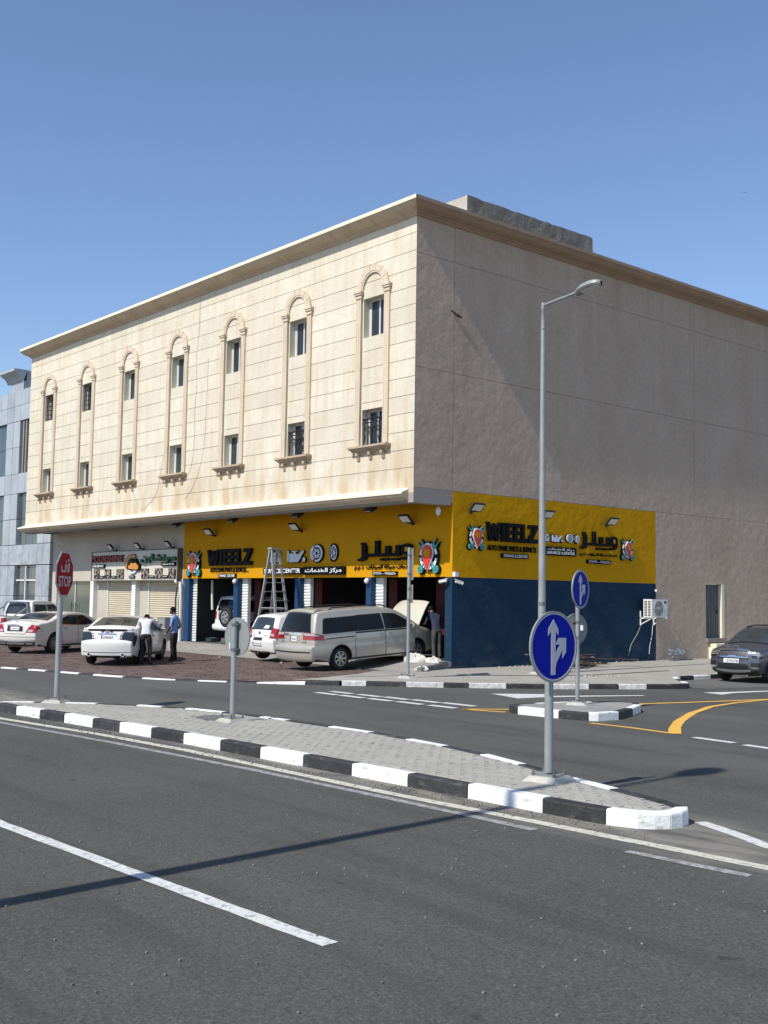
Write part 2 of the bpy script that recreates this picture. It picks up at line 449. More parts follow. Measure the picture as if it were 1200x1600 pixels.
# ------------------------------------------------------------------ kerbs
m_kerb_black = material('kerb_black_paint', (0.018, 0.019, 0.020), rough=0.7, vscale=6, col2=(0.040, 0.041, 0.042), fine=0.2, fscale=40, bump=0.4, bscale=25, rnd=0.25)
add_mix(m_kerb_black, math_node(m_kerb_black, 'MULTIPLY', noise_node(m_kerb_black, 6, (1, 1, 2.5), 8, 0.58, 0.72), 0.55), (0.14, 0.135, 0.125))
m_kerb_white = material('kerb_white_paint', (0.70, 0.70, 0.68), rough=0.7, vscale=5, col2=(0.80, 0.80, 0.78), fine=0.06, fscale=30, bump=0.4, bscale=25, rnd=0.05)
add_mix(m_kerb_white, math_node(m_kerb_white, 'MULTIPLY', noise_node(m_kerb_white, 7, (1, 1, 2), 8, 0.60, 0.68), 0.7), (0.40, 0.38, 0.34))
m_kerb_worn = material('kerb_worn_white_paint', (0.38, 0.37, 0.35), rough=0.8, vscale=9, col2=(0.72, 0.72, 0.70), fine=0.15, fscale=30, bump=0.4, bscale=25, rnd=0.08, detail=9)
m_island = material('grey_paver', (0.325, 0.312, 0.272), rough=0.92, vscale=1.3, col2=(0.375, 0.36, 0.312), fine=0.08, fscale=45, bump=0.3, bscale=60, rnd=0.045)
m_bed = material('jointing_sand', (0.30, 0.285, 0.245), rough=0.95, vscale=3, col2=(0.31, 0.30, 0.27), fine=0.15, fscale=50)

def resample(pts, closed=False, step=0.12):
    P = [Vector((x, y, 0)) for x, y in pts]
    if closed: P.append(P[0])
    out = []; cum = [0]
    for a, b in zip(P, P[1:]): cum.append(cum[-1] + (b - a).length)
    return P, cum
def at_len(P, cum, s):
    s = max(0, min(cum[-1], s))
    for i in range(len(P) - 1):
        if s <= cum[i + 1] or i == len(P) - 2:
            t = (s - cum[i]) / max(1e-9, cum[i + 1] - cum[i]); return P[i].lerp(P[i + 1], t)
def nearest_len(P, cum, q):
    q = Vector((q[0], q[1], 0)); best = (1e9, 0)
    for i in range(len(P) - 1):
        d = P[i + 1] - P[i]; t = max(0, min(1, (q - P[i]).dot(d) / max(1e-9, d.length_squared)))
        e = (P[i].lerp(P[i + 1], t) - q).length
        if e < best[0]: best = (e, cum[i] + t * d.length)
    return best[1]
def smooth_line(pts, closed, it=2):
    for _ in range(it):
        q = []
        n = len(pts)
        for i in range(n if closed else n - 1):
            a, b = pts[i], pts[(i + 1) % n]
            q += [(a[0] * .75 + b[0] * .25, a[1] * .75 + b[1] * .25), (a[0] * .25 + b[0] * .75, a[1] * .25 + b[1] * .75)]
        if not closed: q = [pts[0]] + q + [pts[-1]]
        pts = q
    return pts

def kerb(parent, pts, cuts, mats, h, side, closed=False, width=0.15, z0=0.0, ramp=None):
    """kerb stones along pts between the cut points; side=+1 island lies left of the line"""
    P, cum = resample(pts, closed)
    S = [nearest_len(P, cum, c) for c in cuts]
    for i in range(len(S)):
        if i == len(S) - 1:
            if not closed: break
            a, b = S[i], S[0]
        else: a, b = S[i], S[i + 1]
        if closed and b < a: b += cum[-1]
        if b - a < 0.08: continue
        a += 0.006; b -= 0.006
        n = max(2, int((b - a) / 0.14))
        rows = []; jx = random.uniform(-.006, .006); jz = random.uniform(-.004, .004)
        for k in range(n + 1):
            s = a + (b - a) * k / n
            wrap = lambda q: q % cum[-1] if closed else q
            p = at_len(P, cum, wrap(s)); d = at_len(P, cum, wrap(s + .06)) - at_len(P, cum, wrap(s - .06))
            d.normalize(); nr = Vector((-d.y, d.x, 0)) * side
            hh = h if not callable(h) else h(p)
            c = 0.022
            rows.append([tuple(p + nr * (u + jx) + Vector((0, 0, v))) for u, v in
                         ((0, z0 - .04), (0.004, hh - c + jz), (0.010, hh - .007 + jz), (c, hh + jz), (width - .004, hh + jz), (width, hh - .004 + jz), (width, z0 - .04))])
        mb = MB(); mb.grid(rows); m = len(rows[0]); mb.f.append(tuple(range(m))); mb.f.append(tuple(range(n * m, (n + 1) * m))); mb.mi += [0, 0]
        part('kerb_stone', mb, mats[i % len(mats)], parent, world=True)

def inset_poly(pts, d):
    n = len(pts); A = sum(pts[i][0] * pts[(i + 1) % n][1] - pts[(i + 1) % n][0] * pts[i][1] for i in range(n)); sg = 1 if A > 0 else -1
    out = []
    for i in range(n):
        a, b, c = Vector(pts[i - 1]), Vector(pts[i]), Vector(pts[(i + 1) % n])
        t = ((b - a).normalized() + (c - b).normalized()).normalized()
        out.append((b.x - t.y * d * sg, b.y + t.x * d * sg))
    return out

def lay_pavers(parent, poly, z, px_, py_, mat, joint=0.006, cap=300, zf=None, keep=None, name='paver', tilt=0.004):
    """stretcher bond pavers inside poly; those nearest the camera one by one, the rest joined as stuff"""
    x0 = min(p[0] for p in poly); x1 = max(p[0] for p in poly); y0 = min(p[1] for p in poly); y1 = max(p[1] for p in poly)
    cells = []
    r = 0; y = y0
    while y < y1:
        x = x0 - (px_ / 2 if r % 2 else 0)
        while x < x1:
            cx, cy = x + px_ / 2, y + py_ / 2
            if all(in_poly(cx + i * px_ * .46, cy + j * py_ * .46, poly) for i in (-1, 1) for j in (-1, 1)) and (keep is None or keep(cx, cy)): cells.append((cx, cy))
            x += px_
        y += py_; r += 1
    def block(mb, cx, cy, cz):
        a, b = px_ / 2 - joint / 2, py_ / 2 - joint / 2; e = 0.004
        ta, tb = random.uniform(-tilt, tilt), random.uniform(-tilt, tilt)
        vs = [(cx + i * (a), cy + j * (b), cz - .03) for i, j in ((-1, -1), (1, -1), (1, 1), (-1, 1))] + \
             [(cx + i * (a - e), cy + j * (b - e), cz + i * ta + j * tb) for i, j in ((-1, -1), (1, -1), (1, 1), (-1, 1))]
        mb.add(vs, [(4, 5, 6, 7), (0, 1, 5, 4), (1, 2, 6, 5), (2, 3, 7, 6), (3, 0, 4, 7)])
    vis = lambda c: 0 if abs((c[0] * R_.x + c[1] * R_.y) / max(.1, c[0] * F_.x + c[1] * F_.y)) < 0.35 else 1000
    cells.sort(key=lambda c: c[0] ** 2 + c[1] ** 2 + vis(c) ** 2)
    meshes = []
    for k in range(8):
        mb = MB(); block(mb, 0, 0, 0); meshes.append(mb.mesh(name, mat))
    zz = (lambda a, b: z) if zf is None else zf
    for cx, cy in cells[:cap]:
        o = link(name, random.choice(meshes), parent); o.location = (cx - parent.location.x, cy - parent.location.y, zz(cx, cy) - parent.location.z + random.uniform(-.0015, .0015))
    if len(cells) > cap:
        mb = MB()
        for cx, cy in cells[cap:]: block(mb, cx, cy, zz(cx, cy) + random.uniform(-.0015, .0015))
        part(name + '_field', mb, mat, parent, world=True, kind='stuff')

# --- long island between the two carriageways
isl = [(-20.35, 8.0), (-19.31, 8.04), (-17.76, 8.22), (-16.08, 8.36), (-14.34, 8.49), (-12.49, 8.57), (-11.0, 8.64), (-9.68, 8.69), (-8.2, 8.73), (-7.3, 8.76), (-6.9, 8.80), (-6.6, 8.90), (-6.42, 9.10), (-6.40, 9.35), (-6.48, 9.56),
       (-6.75, 9.68), (-7.6, 9.91), (-8.5, 10.15), (-9.46, 10.45), (-10.3, 10.68), (-11.2, 10.84), (-12.1, 10.93), (-13.0, 10.98), (-14.2, 10.93), (-15.6, 10.83), (-16.6, 10.70), (-17.5, 10.49), (-18.46, 10.05), (-19.2, 9.5), (-19.85, 8.85), (-20.3, 8.35)]
island = thing('traffic_island', None, None, (-12.5, 9.6, 0), kind='structure')
front_cuts = [(-20.1, 8.0), (-19.31, 8.04), (-18.52, 8.13), (-17.76, 8.22), (-16.86, 8.26), (-16.08, 8.36), (-15.19, 8.41), (-14.34, 8.49), (-13.41, 8.54), (-12.49, 8.57), (-11.59, 8.63), (-10.66, 8.67), (-9.68, 8.69), (-8.74, 8.73), (-7.69, 8.76), (-6.93, 8.80), (-6.40, 9.14), (-6.52, 9.60)]
back_cuts = [(-6.85, 9.70), (-7.6, 9.91), (-8.05, 10.02), (-8.53, 10.15), (-9.4, 10.44), (-10.3, 10.68), (-11.2, 10.84), (-12.05, 10.93), (-12.95, 10.98), (-13.9, 10.95), (-14.95, 10.88), (-15.63, 10.83), (-16.6, 10.70), (-17.5, 10.49), (-18.0, 10.28), (-18.5, 10.03), (-19.15, 9.55), (-19.6, 9.12), (-20.0, 8.7)]
KB, KW, KR = m_kerb_black, m_kerb_white, m_kerb_worn
fm = [KB if i % 2 == 0 else KW for i in range(15)] + [KW, KW]
bm_ = [KB, KW] + [KW, KB] * 8
kerb(island, isl, front_cuts + back_cuts, fm + [KB] + bm_ + [KW], 0.15, 1, closed=True)
inner = inset_poly(isl, 0.148)
sb = MB(); sb.add([(x, y, 0.137) for x, y in inner], [tuple(range(len(inner)))]); part('paving_bed', sb, m_bed, island, world=True)
patch_c = (-15.88, 10.03)
lay_pavers(island, inset_poly(isl, 0.15), 0.147, 0.2, 0.1, m_island, joint=0.005, tilt=0.0025, keep=lambda x, y: (x - patch_c[0]) ** 2 / .42 ** 2 + (y - patch_c[1]) ** 2 / .36 ** 2 > 1)
mp_ = MB(); mp_.add([(patch_c[0] + .43 * math.cos(i * .35) * random.uniform(.9, 1.05), patch_c[1] + .37 * math.sin(i * .35) * random.uniform(.9, 1.05), 0.1495) for i in range(18)], [tuple(range(18))])
part('asphalt_patch', mp_, material('patch_asphalt', (0.10, 0.10, 0.095), rough=0.95, vscale=8, col2=(0.19, 0.185, 0.17), fine=0.3, fscale=40, bump=0.8, bscale=50), island, world=True)

# --- small island at the side road
sil = [(-14.92, 15.95), (-14.55, 15.84), (-13.61, 15.92), (-13.12, 16.0), (-12.9, 16.2), (-12.84, 16.7), (-13.13, 17.5), (-13.49, 18.25), (-13.78, 18.52), (-14.12, 18.50), (-14.5, 17.9), (-14.78, 17.3), (-14.95, 16.3)]
small_island = thing('small_traffic_island', None, None, (-13.8, 17.1, 0), kind='structure')
kerb(small_island, sil, [(-14.93, 16.0), (-14.55, 15.84), (-13.61, 15.92), (-13.02, 16.05), (-12.84, 16.7), (-13.13, 17.5), (-13.52, 18.3), (-14.12, 18.5), (-14.5, 17.9), (-14.9, 16.65)], [KB, KW, KB, KW, KB, KW, KB, KB, KW, KB], 0.15, 1, closed=True)
si = inset_poly(sil, .148)
sb = MB(); sb.add([(x, y, 0.146) for x, y in si], [tuple(range(len(si)))])
part('concrete_top', sb, material('island_concrete', (0.23, 0.225, 0.21), rough=0.95, vscale=2, col2=(0.31, 0.30, 0.28), fine=0.1, fscale=40, bump=0.4, bscale=40), small_island, world=True)

# --- far kerb: flush along the parking, raised along the pavement, notched at the parking bay
far = thing('far_kerb', None, None, (-20, 19, 0), kind='structure')
flush = [(-40, 10.9), (-34, 12.0), (-31.36, 12.53), (-29.87, 12.95), (-28.53, 13.30), (-27.01, 13.62), (-25.4, 14.25), (-24.19, 15.05), (-22.66, 16.15), (-21.57, 17.12)]
fc = [(-36, 11.65), (-34.9, 11.85), (-33.8, 12.05), (-32.7, 12.28), (-31.36, 12.53), (-30.7, 12.72), (-30.2, 12.86), (-29.5, 13.05), (-28.95, 13.2), (-28.15, 13.4), (-27.55, 13.52), (-26.5, 13.82), (-25.9, 14.05), (-25.0, 14.5), (-24.5, 14.85), (-23.85, 15.3), (-23.2, 15.75), (-22.2, 16.5), (-21.6, 17.1)]
kerb(far, flush, fc, [KW, KB, KW, KB, KW, KB, KW, KB, KW, KB, KW, KB, KW, KB, KW, KB, KW, KB], lambda p: 0.03 if p.x < -23.2 else 0.03 + 0.09 * (p.x + 23.2) / 1.65, 1, width=0.16)
raised = [(-21.56, 17.13), (-21.19, 17.62), (-20.5, 18.3), (-19.87, 18.98), (-19.48, 19.45), (-18.89, 20.15), (-18.15, 21.15), (-17.70, 21.83), (-17.31, 22.5), (-16.95, 23.15), (-16.65, 23.74), (-16.5, 24.2), (-16.62, 24.5), (-18.1, 26.1), (-18.25, 26.5), (-18.2, 30), (-18.1, 60)]
rc = [(-21.55, 17.14), (-21.19, 17.62), (-20.5, 18.3), (-19.87, 18.98), (-19.48, 19.45), (-18.89, 20.15), (-18.28, 20.98), (-17.70, 21.83), (-17.31, 22.5), (-16.95, 23.15), (-16.65, 23.74), (-16.6, 24.45), (-17.1, 25.0), (-17.75, 25.7), (-18.22, 26.4), (-18.24, 27.1), (-18.22, 27.9), (-18.2, 28.9), (-18.2, 29.8), (-18.2, 30.7), (-18.19, 31.6), (-18.18, 32.5), (-18.17, 33.4), (-18.15, 34.5)]
kerb(far, raised, rc, [KR, KB, KR, KB, KR, KB, KR, KB, KR, KB, KB, KW, KB, KW, KB, KW, KB, KR, KB, KR, KB, KR, KB], 0.12, 1)

# --- pavement beside the blue wall
m_pave = material('dusty_pavers', (0.30, 0.28, 0.24), rough=0.95, vscale=1.1, col2=(0.40, 0.38, 0.33), fine=0.12, fscale=35, bump=0.35, bscale=40)
bk = MATS['dusty_pavers']; N, L, p = nodes_of(bk)
br = N.new('ShaderNodeTexBrick'); br.inputs['Scale'].default_value = 1.0; br.inputs['Brick Width'].default_value = 0.2; br.inputs['Row Height'].default_value = 0.1; br.inputs['Mortar Size'].default_value = 0.006
gg = N.new('ShaderNodeNewGeometry'); L.new(gg.outputs['Position'], br.inputs['Vector'])
add_mix(bk, math_node(bk, 'MULTIPLY', br.outputs['Fac'], 0.5), (0.12, 0.115, 0.10))
pav = [(-21.64, 17.22), (-21.26, 17.68), (-20.56, 18.36), (-19.54, 19.51), (-18.22, 21.21), (-17.38, 22.55), (-16.73, 23.78), (-16.58, 24.2), (-16.69, 24.46), (-18.17, 26.04), (-18.33, 26.5), (-18.28, 34), (-18.2, 60), (-23.9, 60), (-23.9, 22.0), (-23.9, 20.4), (-23.2, 18.6), (-22.75, 17.4), (-22.6, 16.45), (-22.3, 16.75)]
sheet('pavement', pav, 0.112, m_pave)
joint = MB(); joint.tube([(-21.6, 20.3, 0.112), (-21.2, 21.95, 0.114), (-20.3, 23.3, 0.112), (-19.85, 24.6, 0.114), (-19.9, 26.4, 0.113), (-20.0, 28.4, 0.112)], 0.02, 6)
tag(link('pavement_edging', joint.mesh('pavement_edging', material('dark_edging', (0.07, 0.068, 0.06)))), None, None, None, 'structure')

# --- brick red parking pavers and the concrete apron
def zpark(x, y): return 0.035 + 0.035 * max(0, min(1, (y - 13) / 7)) + 0.03 * max(0, min(1, (y - 19.8) / 1.2))
red = [(-60, 7.0), (-40, 11.12), (-34, 12.2), (-31.3, 12.72), (-28.5, 13.5), (-27.0, 13.82), (-25.3, 14.45), (-24.1, 15.25), (-22.75, 16.3), (-22.6, 17.3), (-23.0, 18.6), (-23.6, 19.4), (-24.3, 20.8), (-30, 21.0), (-36, 21.0), (-60, 21.0)]
parking = thing('parking_paving', None, None, (-32, 17, 0), kind='structure')
m_redp = material('red_paver', (0.108, 0.072, 0.061), rough=0.95, vscale=0.8, col2=(0.165, 0.116, 0.10), fine=0.2, fscale=18, bump=0.4, bscale=40, rnd=0.22)
nb = MB(); rows = []
for i in range(21):
    yy = 11 + i * .5
    rows.append([(xx, yy, zpark(xx, yy) - 0.012) for xx in (-60, -50, -40, -30, -22.4)])
cl = [(x, y) for x, y in red]
bedp = [(-60, 7.0), (-40, 11.12), (-34, 12.2), (-31.3, 12.72), (-28.5, 13.5), (-27.0, 13.82), (-25.3, 14.45), (-24.1, 15.25), (-22.75, 16.3), (-21.75, 17.2), (-21.9, 19.0), (-23.0, 21.15), (-60, 21.15)]
bed = MB(); bed.add([(x, y, 0.0) for x, y in bedp], [tuple(range(len(bedp)))])
bmesh_ = bmesh.new(); me_ = bed.mesh('paving_bed', material('red_joint', (0.07, 0.05, 0.042), rough=0.95, vscale=2, col2=(0.10, 0.08, 0.068))); bmesh_.from_mesh(me_)
bmesh.ops.triangulate(bmesh_, faces=bmesh_.faces)
for yy in range(12, 21): bmesh.ops.bisect_plane(bmesh_, geom=bmesh_.verts[:] + bmesh_.edges[:] + bmesh_.faces[:], plane_co=(0, yy, 0), plane_no=(0, 1, 0))
for yy in (19.8, 20.4): bmesh.ops.bisect_plane(bmesh_, geom=bmesh_.verts[:] + bmesh_.edges[:] + bmesh_.faces[:], plane_co=(0, yy, 0), plane_no=(0, 1, 0))
for v in bmesh_.verts: v.co.z = zpark(v.co.x, v.co.y) - 0.008; v.co -= parking.location
for f in bmesh_.faces:
    if f.normal.z < 0: f.normal_flip()
bmesh_.to_mesh(me_); bmesh_.free(); link('paving_bed', me_, parking)
lay_pavers(parking, red, 0, 0.22, 0.22, m_redp, joint=0.012, zf=zpark, keep=lambda x, y: x > -43.5 and abs((x * R_.x + y * R_.y) / (x * F_.x + y * F_.y)) < .36)
SHOP_Z = 0.32
def zapr(x, y):
    t = max(0, min(1, (y - 20.85) / 2.1)); t = t * t * (3 - 2 * t)
    return 0.10 + (SHOP_Z - 0.10) * t
m_apron = material('apron_concrete', (0.24, 0.225, 0.195), rough=0.95, vscale=0.9, col2=(0.34, 0.32, 0.28), fine=0.12, fscale=25, bump=0.5, bscale=18)
ap = MB(); rows = []
for i in range(13):
    yy = 20.92 + i * (23.04 - 20.92) / 12
    row = []
    for k in range(30):
        t = k / 29; xr = -23.86 if yy > 22.5 else -23.86 + (22.5 - yy) * .42
        if yy > 22.5: xr = -23.86 - 0.0
        row.append((-62 + (xr + 62) * t, yy + (random.uniform(-.05, .05) if i == 0 else 0), zapr(0, yy) if i else 0.098))
    rows.append(row)
ap.grid(rows)
n0 = len(ap.v); side_rows = [[r[-1] for r in rows], [(r[-1][0], r[-1][1], 0.09) for r in rows]]; ap.grid(side_rows)
tip_ = MB(); tip_.add([(-24.3, 20.95, 0.115), (-23.25, 20.92, 0.125), (-22.5, 20.0, 0.122), (-22.35, 19.3, 0.119), (-22.75, 18.2, 0.117), (-23.4, 19.15, 0.117), (-24.1, 20.3, 0.117)], [(0, 1, 2, 3, 4, 5, 6)])
apron = thing('concrete_apron', None, None, (-40, 22, 0), kind='structure')
part('apron_slab', ap, m_apron, apron, world=True)
part('apron_tongue', tip_, m_apron, apron, world=True)
stp = MB(); stp.box(-24.45, -23.80, 22.55, 22.90, 0.10, 0.325); stp.bar((-23.82, 22.6, .20), (-23.35, 21.35, .14), 0.16, 0.16)
part('step_edge', stp, material('dark_step', (0.10, 0.10, 0.098), rough=0.9, vscale=4, col2=(0.18, 0.175, 0.165)), apron, world=True)
# ================================================================== BUILDING
XC, YG, YF = -23.81, 23.04, 21.45      # right wall plane, ground floor front, upper front
XL = -51.35                            # left end of the upper front
m_cream = material('cream_stone_paint', (0.60, 0.545, 0.425), rough=0.85, vscale=0.9, col2=(0.69, 0.64, 0.52), fine=0.05, fscale=14, bump=0.25, bscale=14, rnd=0.045)
streak = noise_node(m_cream, 1.0, (5.5, 1, 0.45), 6, 0.46, 0.74)
add_mix(m_cream, math_node(m_cream, 'MULTIPLY', streak, 0.50), (0.53, 0.42, 0.27))
low = math_node(m_cream, 'MULTIPLY', pos_axis(m_cream, 'Z', 7.4, 5.5), noise_node(m_cream, 0.8, (2.2, 1, 0.7), 8, 0.42, 0.64))
add_mix(m_cream, math_node(m_cream, 'MULTIPLY', low, 0.85), (0.49, 0.355, 0.20))
add_mix(m_cream, math_node(m_cream, 'MULTIPLY', noise_node(m_cream, 5.0, (1, 1, 1), 8, 0.50, 0.70), 0.35), (0.60, 0.50, 0.36))
m_trim = material('sand_trim_paint', (0.575, 0.475, 0.35), rough=0.85, vscale=1.5, col2=(0.655, 0.555, 0.425), fine=0.05, fscale=20, bump=0.2, bscale=25, rnd=0.04)
m_cornice = material('cornice_shade_paint', (0.46, 0.37, 0.265), rough=0.85, vscale=1.2, col2=(0.55, 0.45, 0.33), fine=0.05, fscale=18, bump=0.2, bscale=20)  # shade under cornice and ledge is put into this darker colour
add_mix(m_cornice, math_node(m_cornice, 'MULTIPLY', noise_node(m_cornice, 1.5, (4, 1, 0.6), 6, 0.52, 0.75), 0.5), (0.27, 0.20, 0.13))
m_sill = material('sill_paint', (0.40, 0.31, 0.22), rough=0.85, vscale=2, col2=(0.52, 0.40, 0.28), fine=.06, rnd=.05)
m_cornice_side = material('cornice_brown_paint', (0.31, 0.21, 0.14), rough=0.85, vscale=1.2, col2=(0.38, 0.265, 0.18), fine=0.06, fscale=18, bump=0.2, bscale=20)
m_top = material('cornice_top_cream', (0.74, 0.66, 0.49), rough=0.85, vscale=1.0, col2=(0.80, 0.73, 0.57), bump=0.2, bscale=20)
m_groove = material('groove_paint', (0.42, 0.35, 0.25), rough=0.9)  # one even colour behind the wall joints
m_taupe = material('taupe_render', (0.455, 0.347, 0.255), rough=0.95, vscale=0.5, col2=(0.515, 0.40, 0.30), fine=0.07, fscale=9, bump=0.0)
def plaster_bump(mt, s=0.5):
    N, L, p = nodes_of(mt); geo = N.new('ShaderNodeNewGeometry')
    n1 = N.new('ShaderNodeTexNoise'); n1.inputs['Scale'].default_value = 2.6; n1.inputs['Detail'].default_value = 5; n1.inputs['Roughness'].default_value = 0.55
    n2 = N.new('ShaderNodeTexNoise'); n2.inputs['Scale'].default_value = 16; n2.inputs['Detail'].default_value = 5
    L.new(geo.outputs['Position'], n1.inputs['Vector']); L.new(geo.outputs['Position'], n2.inputs['Vector'])
    a = N.new('ShaderNodeMath'); a.operation = 'MULTIPLY'; a.inputs[1].default_value = 0.12; L.new(n2.outputs['Fac'], a.inputs[0])
    b = N.new('ShaderNodeMath'); b.operation = 'ADD'; L.new(n1.outputs['Fac'], b.inputs[0]); L.new(a.outputs[0], b.inputs[1])
    bp = N.new('ShaderNodeBump'); bp.inputs['Strength'].default_value = s; bp.inputs['Distance'].default_value = 0.075
    L.new(b.outputs[0], bp.inputs['Height']); L.new(bp.outputs['Normal'], p.inputs['Normal'])
plaster_bump(m_taupe, .34)
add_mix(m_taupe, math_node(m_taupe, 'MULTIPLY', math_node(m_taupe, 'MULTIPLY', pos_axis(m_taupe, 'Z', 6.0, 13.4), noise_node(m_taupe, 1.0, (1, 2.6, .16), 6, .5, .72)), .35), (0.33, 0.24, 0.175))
add_mix(m_taupe, math_node(m_taupe, 'MULTIPLY', noise_node(m_taupe, 0.9, (1, 1, 0.3), 6, 0.52, 0.72), 0.40), (0.385, 0.275, 0.195))
m_yellow = material('yellow_wall_paint', (0.55, 0.255, 0.002), rough=0.8, spec=.15, vscale=0.8, col2=(0.58, 0.28, 0.004), fine=0.04, fscale=20, bump=0.12, bscale=30)
m_yellow_rough = material('yellow_render_paint', (0.54, 0.265, 0.002), rough=0.85, spec=.12, vscale=0.9, col2=(0.60, 0.30, 0.003), fine=0.05, fscale=20)
plaster_bump(m_yellow_rough, 0.4)
m_navy = material('navy_render_paint', (0.007, 0.028, 0.060), rough=0.8, spec=.2, vscale=0.8, col2=(0.011, 0.038, 0.078), fine=0.12, fscale=20)
plaster_bump(m_navy, 0.35)
add_mix(m_navy, math_node(m_navy, 'MULTIPLY', noise_node(m_navy, 2.6, (1, 0.6, 2.2), 8, 0.60, 0.74), 0.4), (0.07, 0.08, 0.095))
add_mix(m_navy, math_node(m_navy, 'MULTIPLY', math_node(m_navy, 'MULTIPLY', pos_axis(m_navy, 'Z', 1.0, .1), noise_node(m_navy, 1.8, (1, 1, 1.5), 8, .45, .7)), .6), (0.10, 0.105, 0.105))
m_blue = material('blue_column_paint', (0.010, 0.046, 0.115), rough=0.6, spec=.25, vscale=1.5, col2=(0.013, 0.054, 0.135), fine=0.05, bump=0.1, bscale=20)
m_cream_wall = material('shop_cream_wall', (0.43, 0.385, 0.315), rough=0.85, vscale=0.8, col2=(0.50, 0.45, 0.37), fine=0.05, fscale=18, bump=0.15, bscale=20)
m_white = material('white_gloss_paint', (0.72, 0.72, 0.69), rough=0.45, vscale=2, var=0.05, bump=0.05, bscale=20)
m_shutter = material('cream_shutter_paint', (0.56, 0.49, 0.36), rough=0.55, vscale=1.2, var=0.07)
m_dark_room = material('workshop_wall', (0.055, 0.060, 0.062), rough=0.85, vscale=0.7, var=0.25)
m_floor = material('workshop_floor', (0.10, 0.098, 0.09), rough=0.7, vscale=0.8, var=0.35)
m_red = material('dark_red_paint', (0.085, 0.006, 0.004), rough=0.7, vscale=1.2, var=0.1)
m_glass = material('window_glass', (0.030, 0.045, 0.055), rough=0.04, vscale=0.6, var=0.35, spec=0.8)
m_frame = material('white_aluminium', (0.62, 0.63, 0.62), rough=0.4, vscale=2, var=0.05)
m_iron = material('black_wrought_iron', (0.012, 0.012, 0.013), rough=0.5)
m_black = material('black_plastic', (0.012, 0.012, 0.013), rough=0.45)
m_roof = material('roof_screed', (0.33, 0.32, 0.30), rough=0.95)
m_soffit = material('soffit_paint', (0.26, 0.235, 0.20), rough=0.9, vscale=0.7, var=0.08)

B = thing('commercial_building', 'three storey cream corner building with arched windows above ground floor workshops', 'building', (-37.0, 30.0, 0.0))

COURSES = [5.40, 5.42 + 0.06] ; COURSES = [5.47 + 0.535 * i for i in range(15)]   # groove heights up to 12.96
COURSES = [5.20] + [12.37 - 0.535 * k for k in range(12, -1, -1)] + [12.905, 13.42]
WC = [-49.13 + 3.9 * i for i in range(7)]      # window axes
UW, LW = (10.12, 11.34), (6.74, 7.88)           # upper and lower openings
HALF, PIN, POUT = 0.50, 0.53, 0.80
PT = 0.022
def panel(x0, x1, z0, z1):
    mb = MB(); g = 0.0042; e = 0.006
    vs = [(x0, YF + PT, z0 + g), (x1, YF + PT, z0 + g), (x1, YF + PT, z1 - g), (x0, YF + PT, z1 - g),
          (x0, YF, z0 + g + e), (x1, YF, z0 + g + e), (x1, YF, z1 - g - e), (x0, YF, z1 - g - e)]
    mb.add(vs, [(3, 2, 1, 0), (4, 5, 6, 7), (0, 1, 5, 4), (1, 2, 6, 5), (2, 3, 7, 6), (3, 0, 4, 7)])
    part('wall_panel', mb, m_cream, B, world=True)
edges = [XL] + [x for c in WC for x in (c - POUT + .1, c + POUT - .1)] + [XC - .003]
for z0, z1 in zip(COURSES, COURSES[1:]):
    if z0 > 11.55:
        if z0 < 12.3:   # beside and behind the arches
            for i in range(0, len(edges), 2): panel(edges[i], edges[i + 1], z0, z1)
            for c in WC: panel(c - POUT + .1, c + POUT - .1, z0, z1)
        else:
            xs = [XL, -43.2, -35.4, -27.6, XC - .003]
            for a, b in zip(xs, xs[1:]): panel(a, b, z0, z1)
        continue
    for i in range(0, len(edges), 2): panel(edges[i], edges[i + 1], z0, z1)
    for c in WC:
        zz = [(z0, z1)]
        for w0, w1 in (UW, LW):
            nz_ = []
            for a, b in zz:
                if b <= w0 or a >= w1: nz_.append((a, b)); continue
                if a < w0 - .04: nz_.append((a, w0 + .009))
                if b > w1 + .04: nz_.append((w1 - .009, b))
            zz = nz_
        for a, b in zz: panel(c - POUT + .1, c + POUT - .1, a, b) if b < LW[0] + .02 else panel(c - HALF, c + HALF, a, b)
# wall core behind the panels, with the openings left out
core = MB(); y0, y1 = YF + PT, YF + 0.36
xs = [XL] + [x for c in WC for x in (c - HALF, c + HALF)] + [XC]
for i in range(0, len(xs), 2): core.box(xs[i], min(xs[i + 1], XC - .305), y0, y1, 4.985, 13.40)
for c in WC:
    for a, b in ((4.985, LW[0]), (LW[1], UW[0]), (UW[1], 13.40)): core.box(c - HALF, c + HALF, y0, y1, a, b)
part('wall_core', core, m_cream, B, world=True)
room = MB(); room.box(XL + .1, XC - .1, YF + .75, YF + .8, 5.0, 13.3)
part('inner_wall', room, m_dark_room, B, world=True)

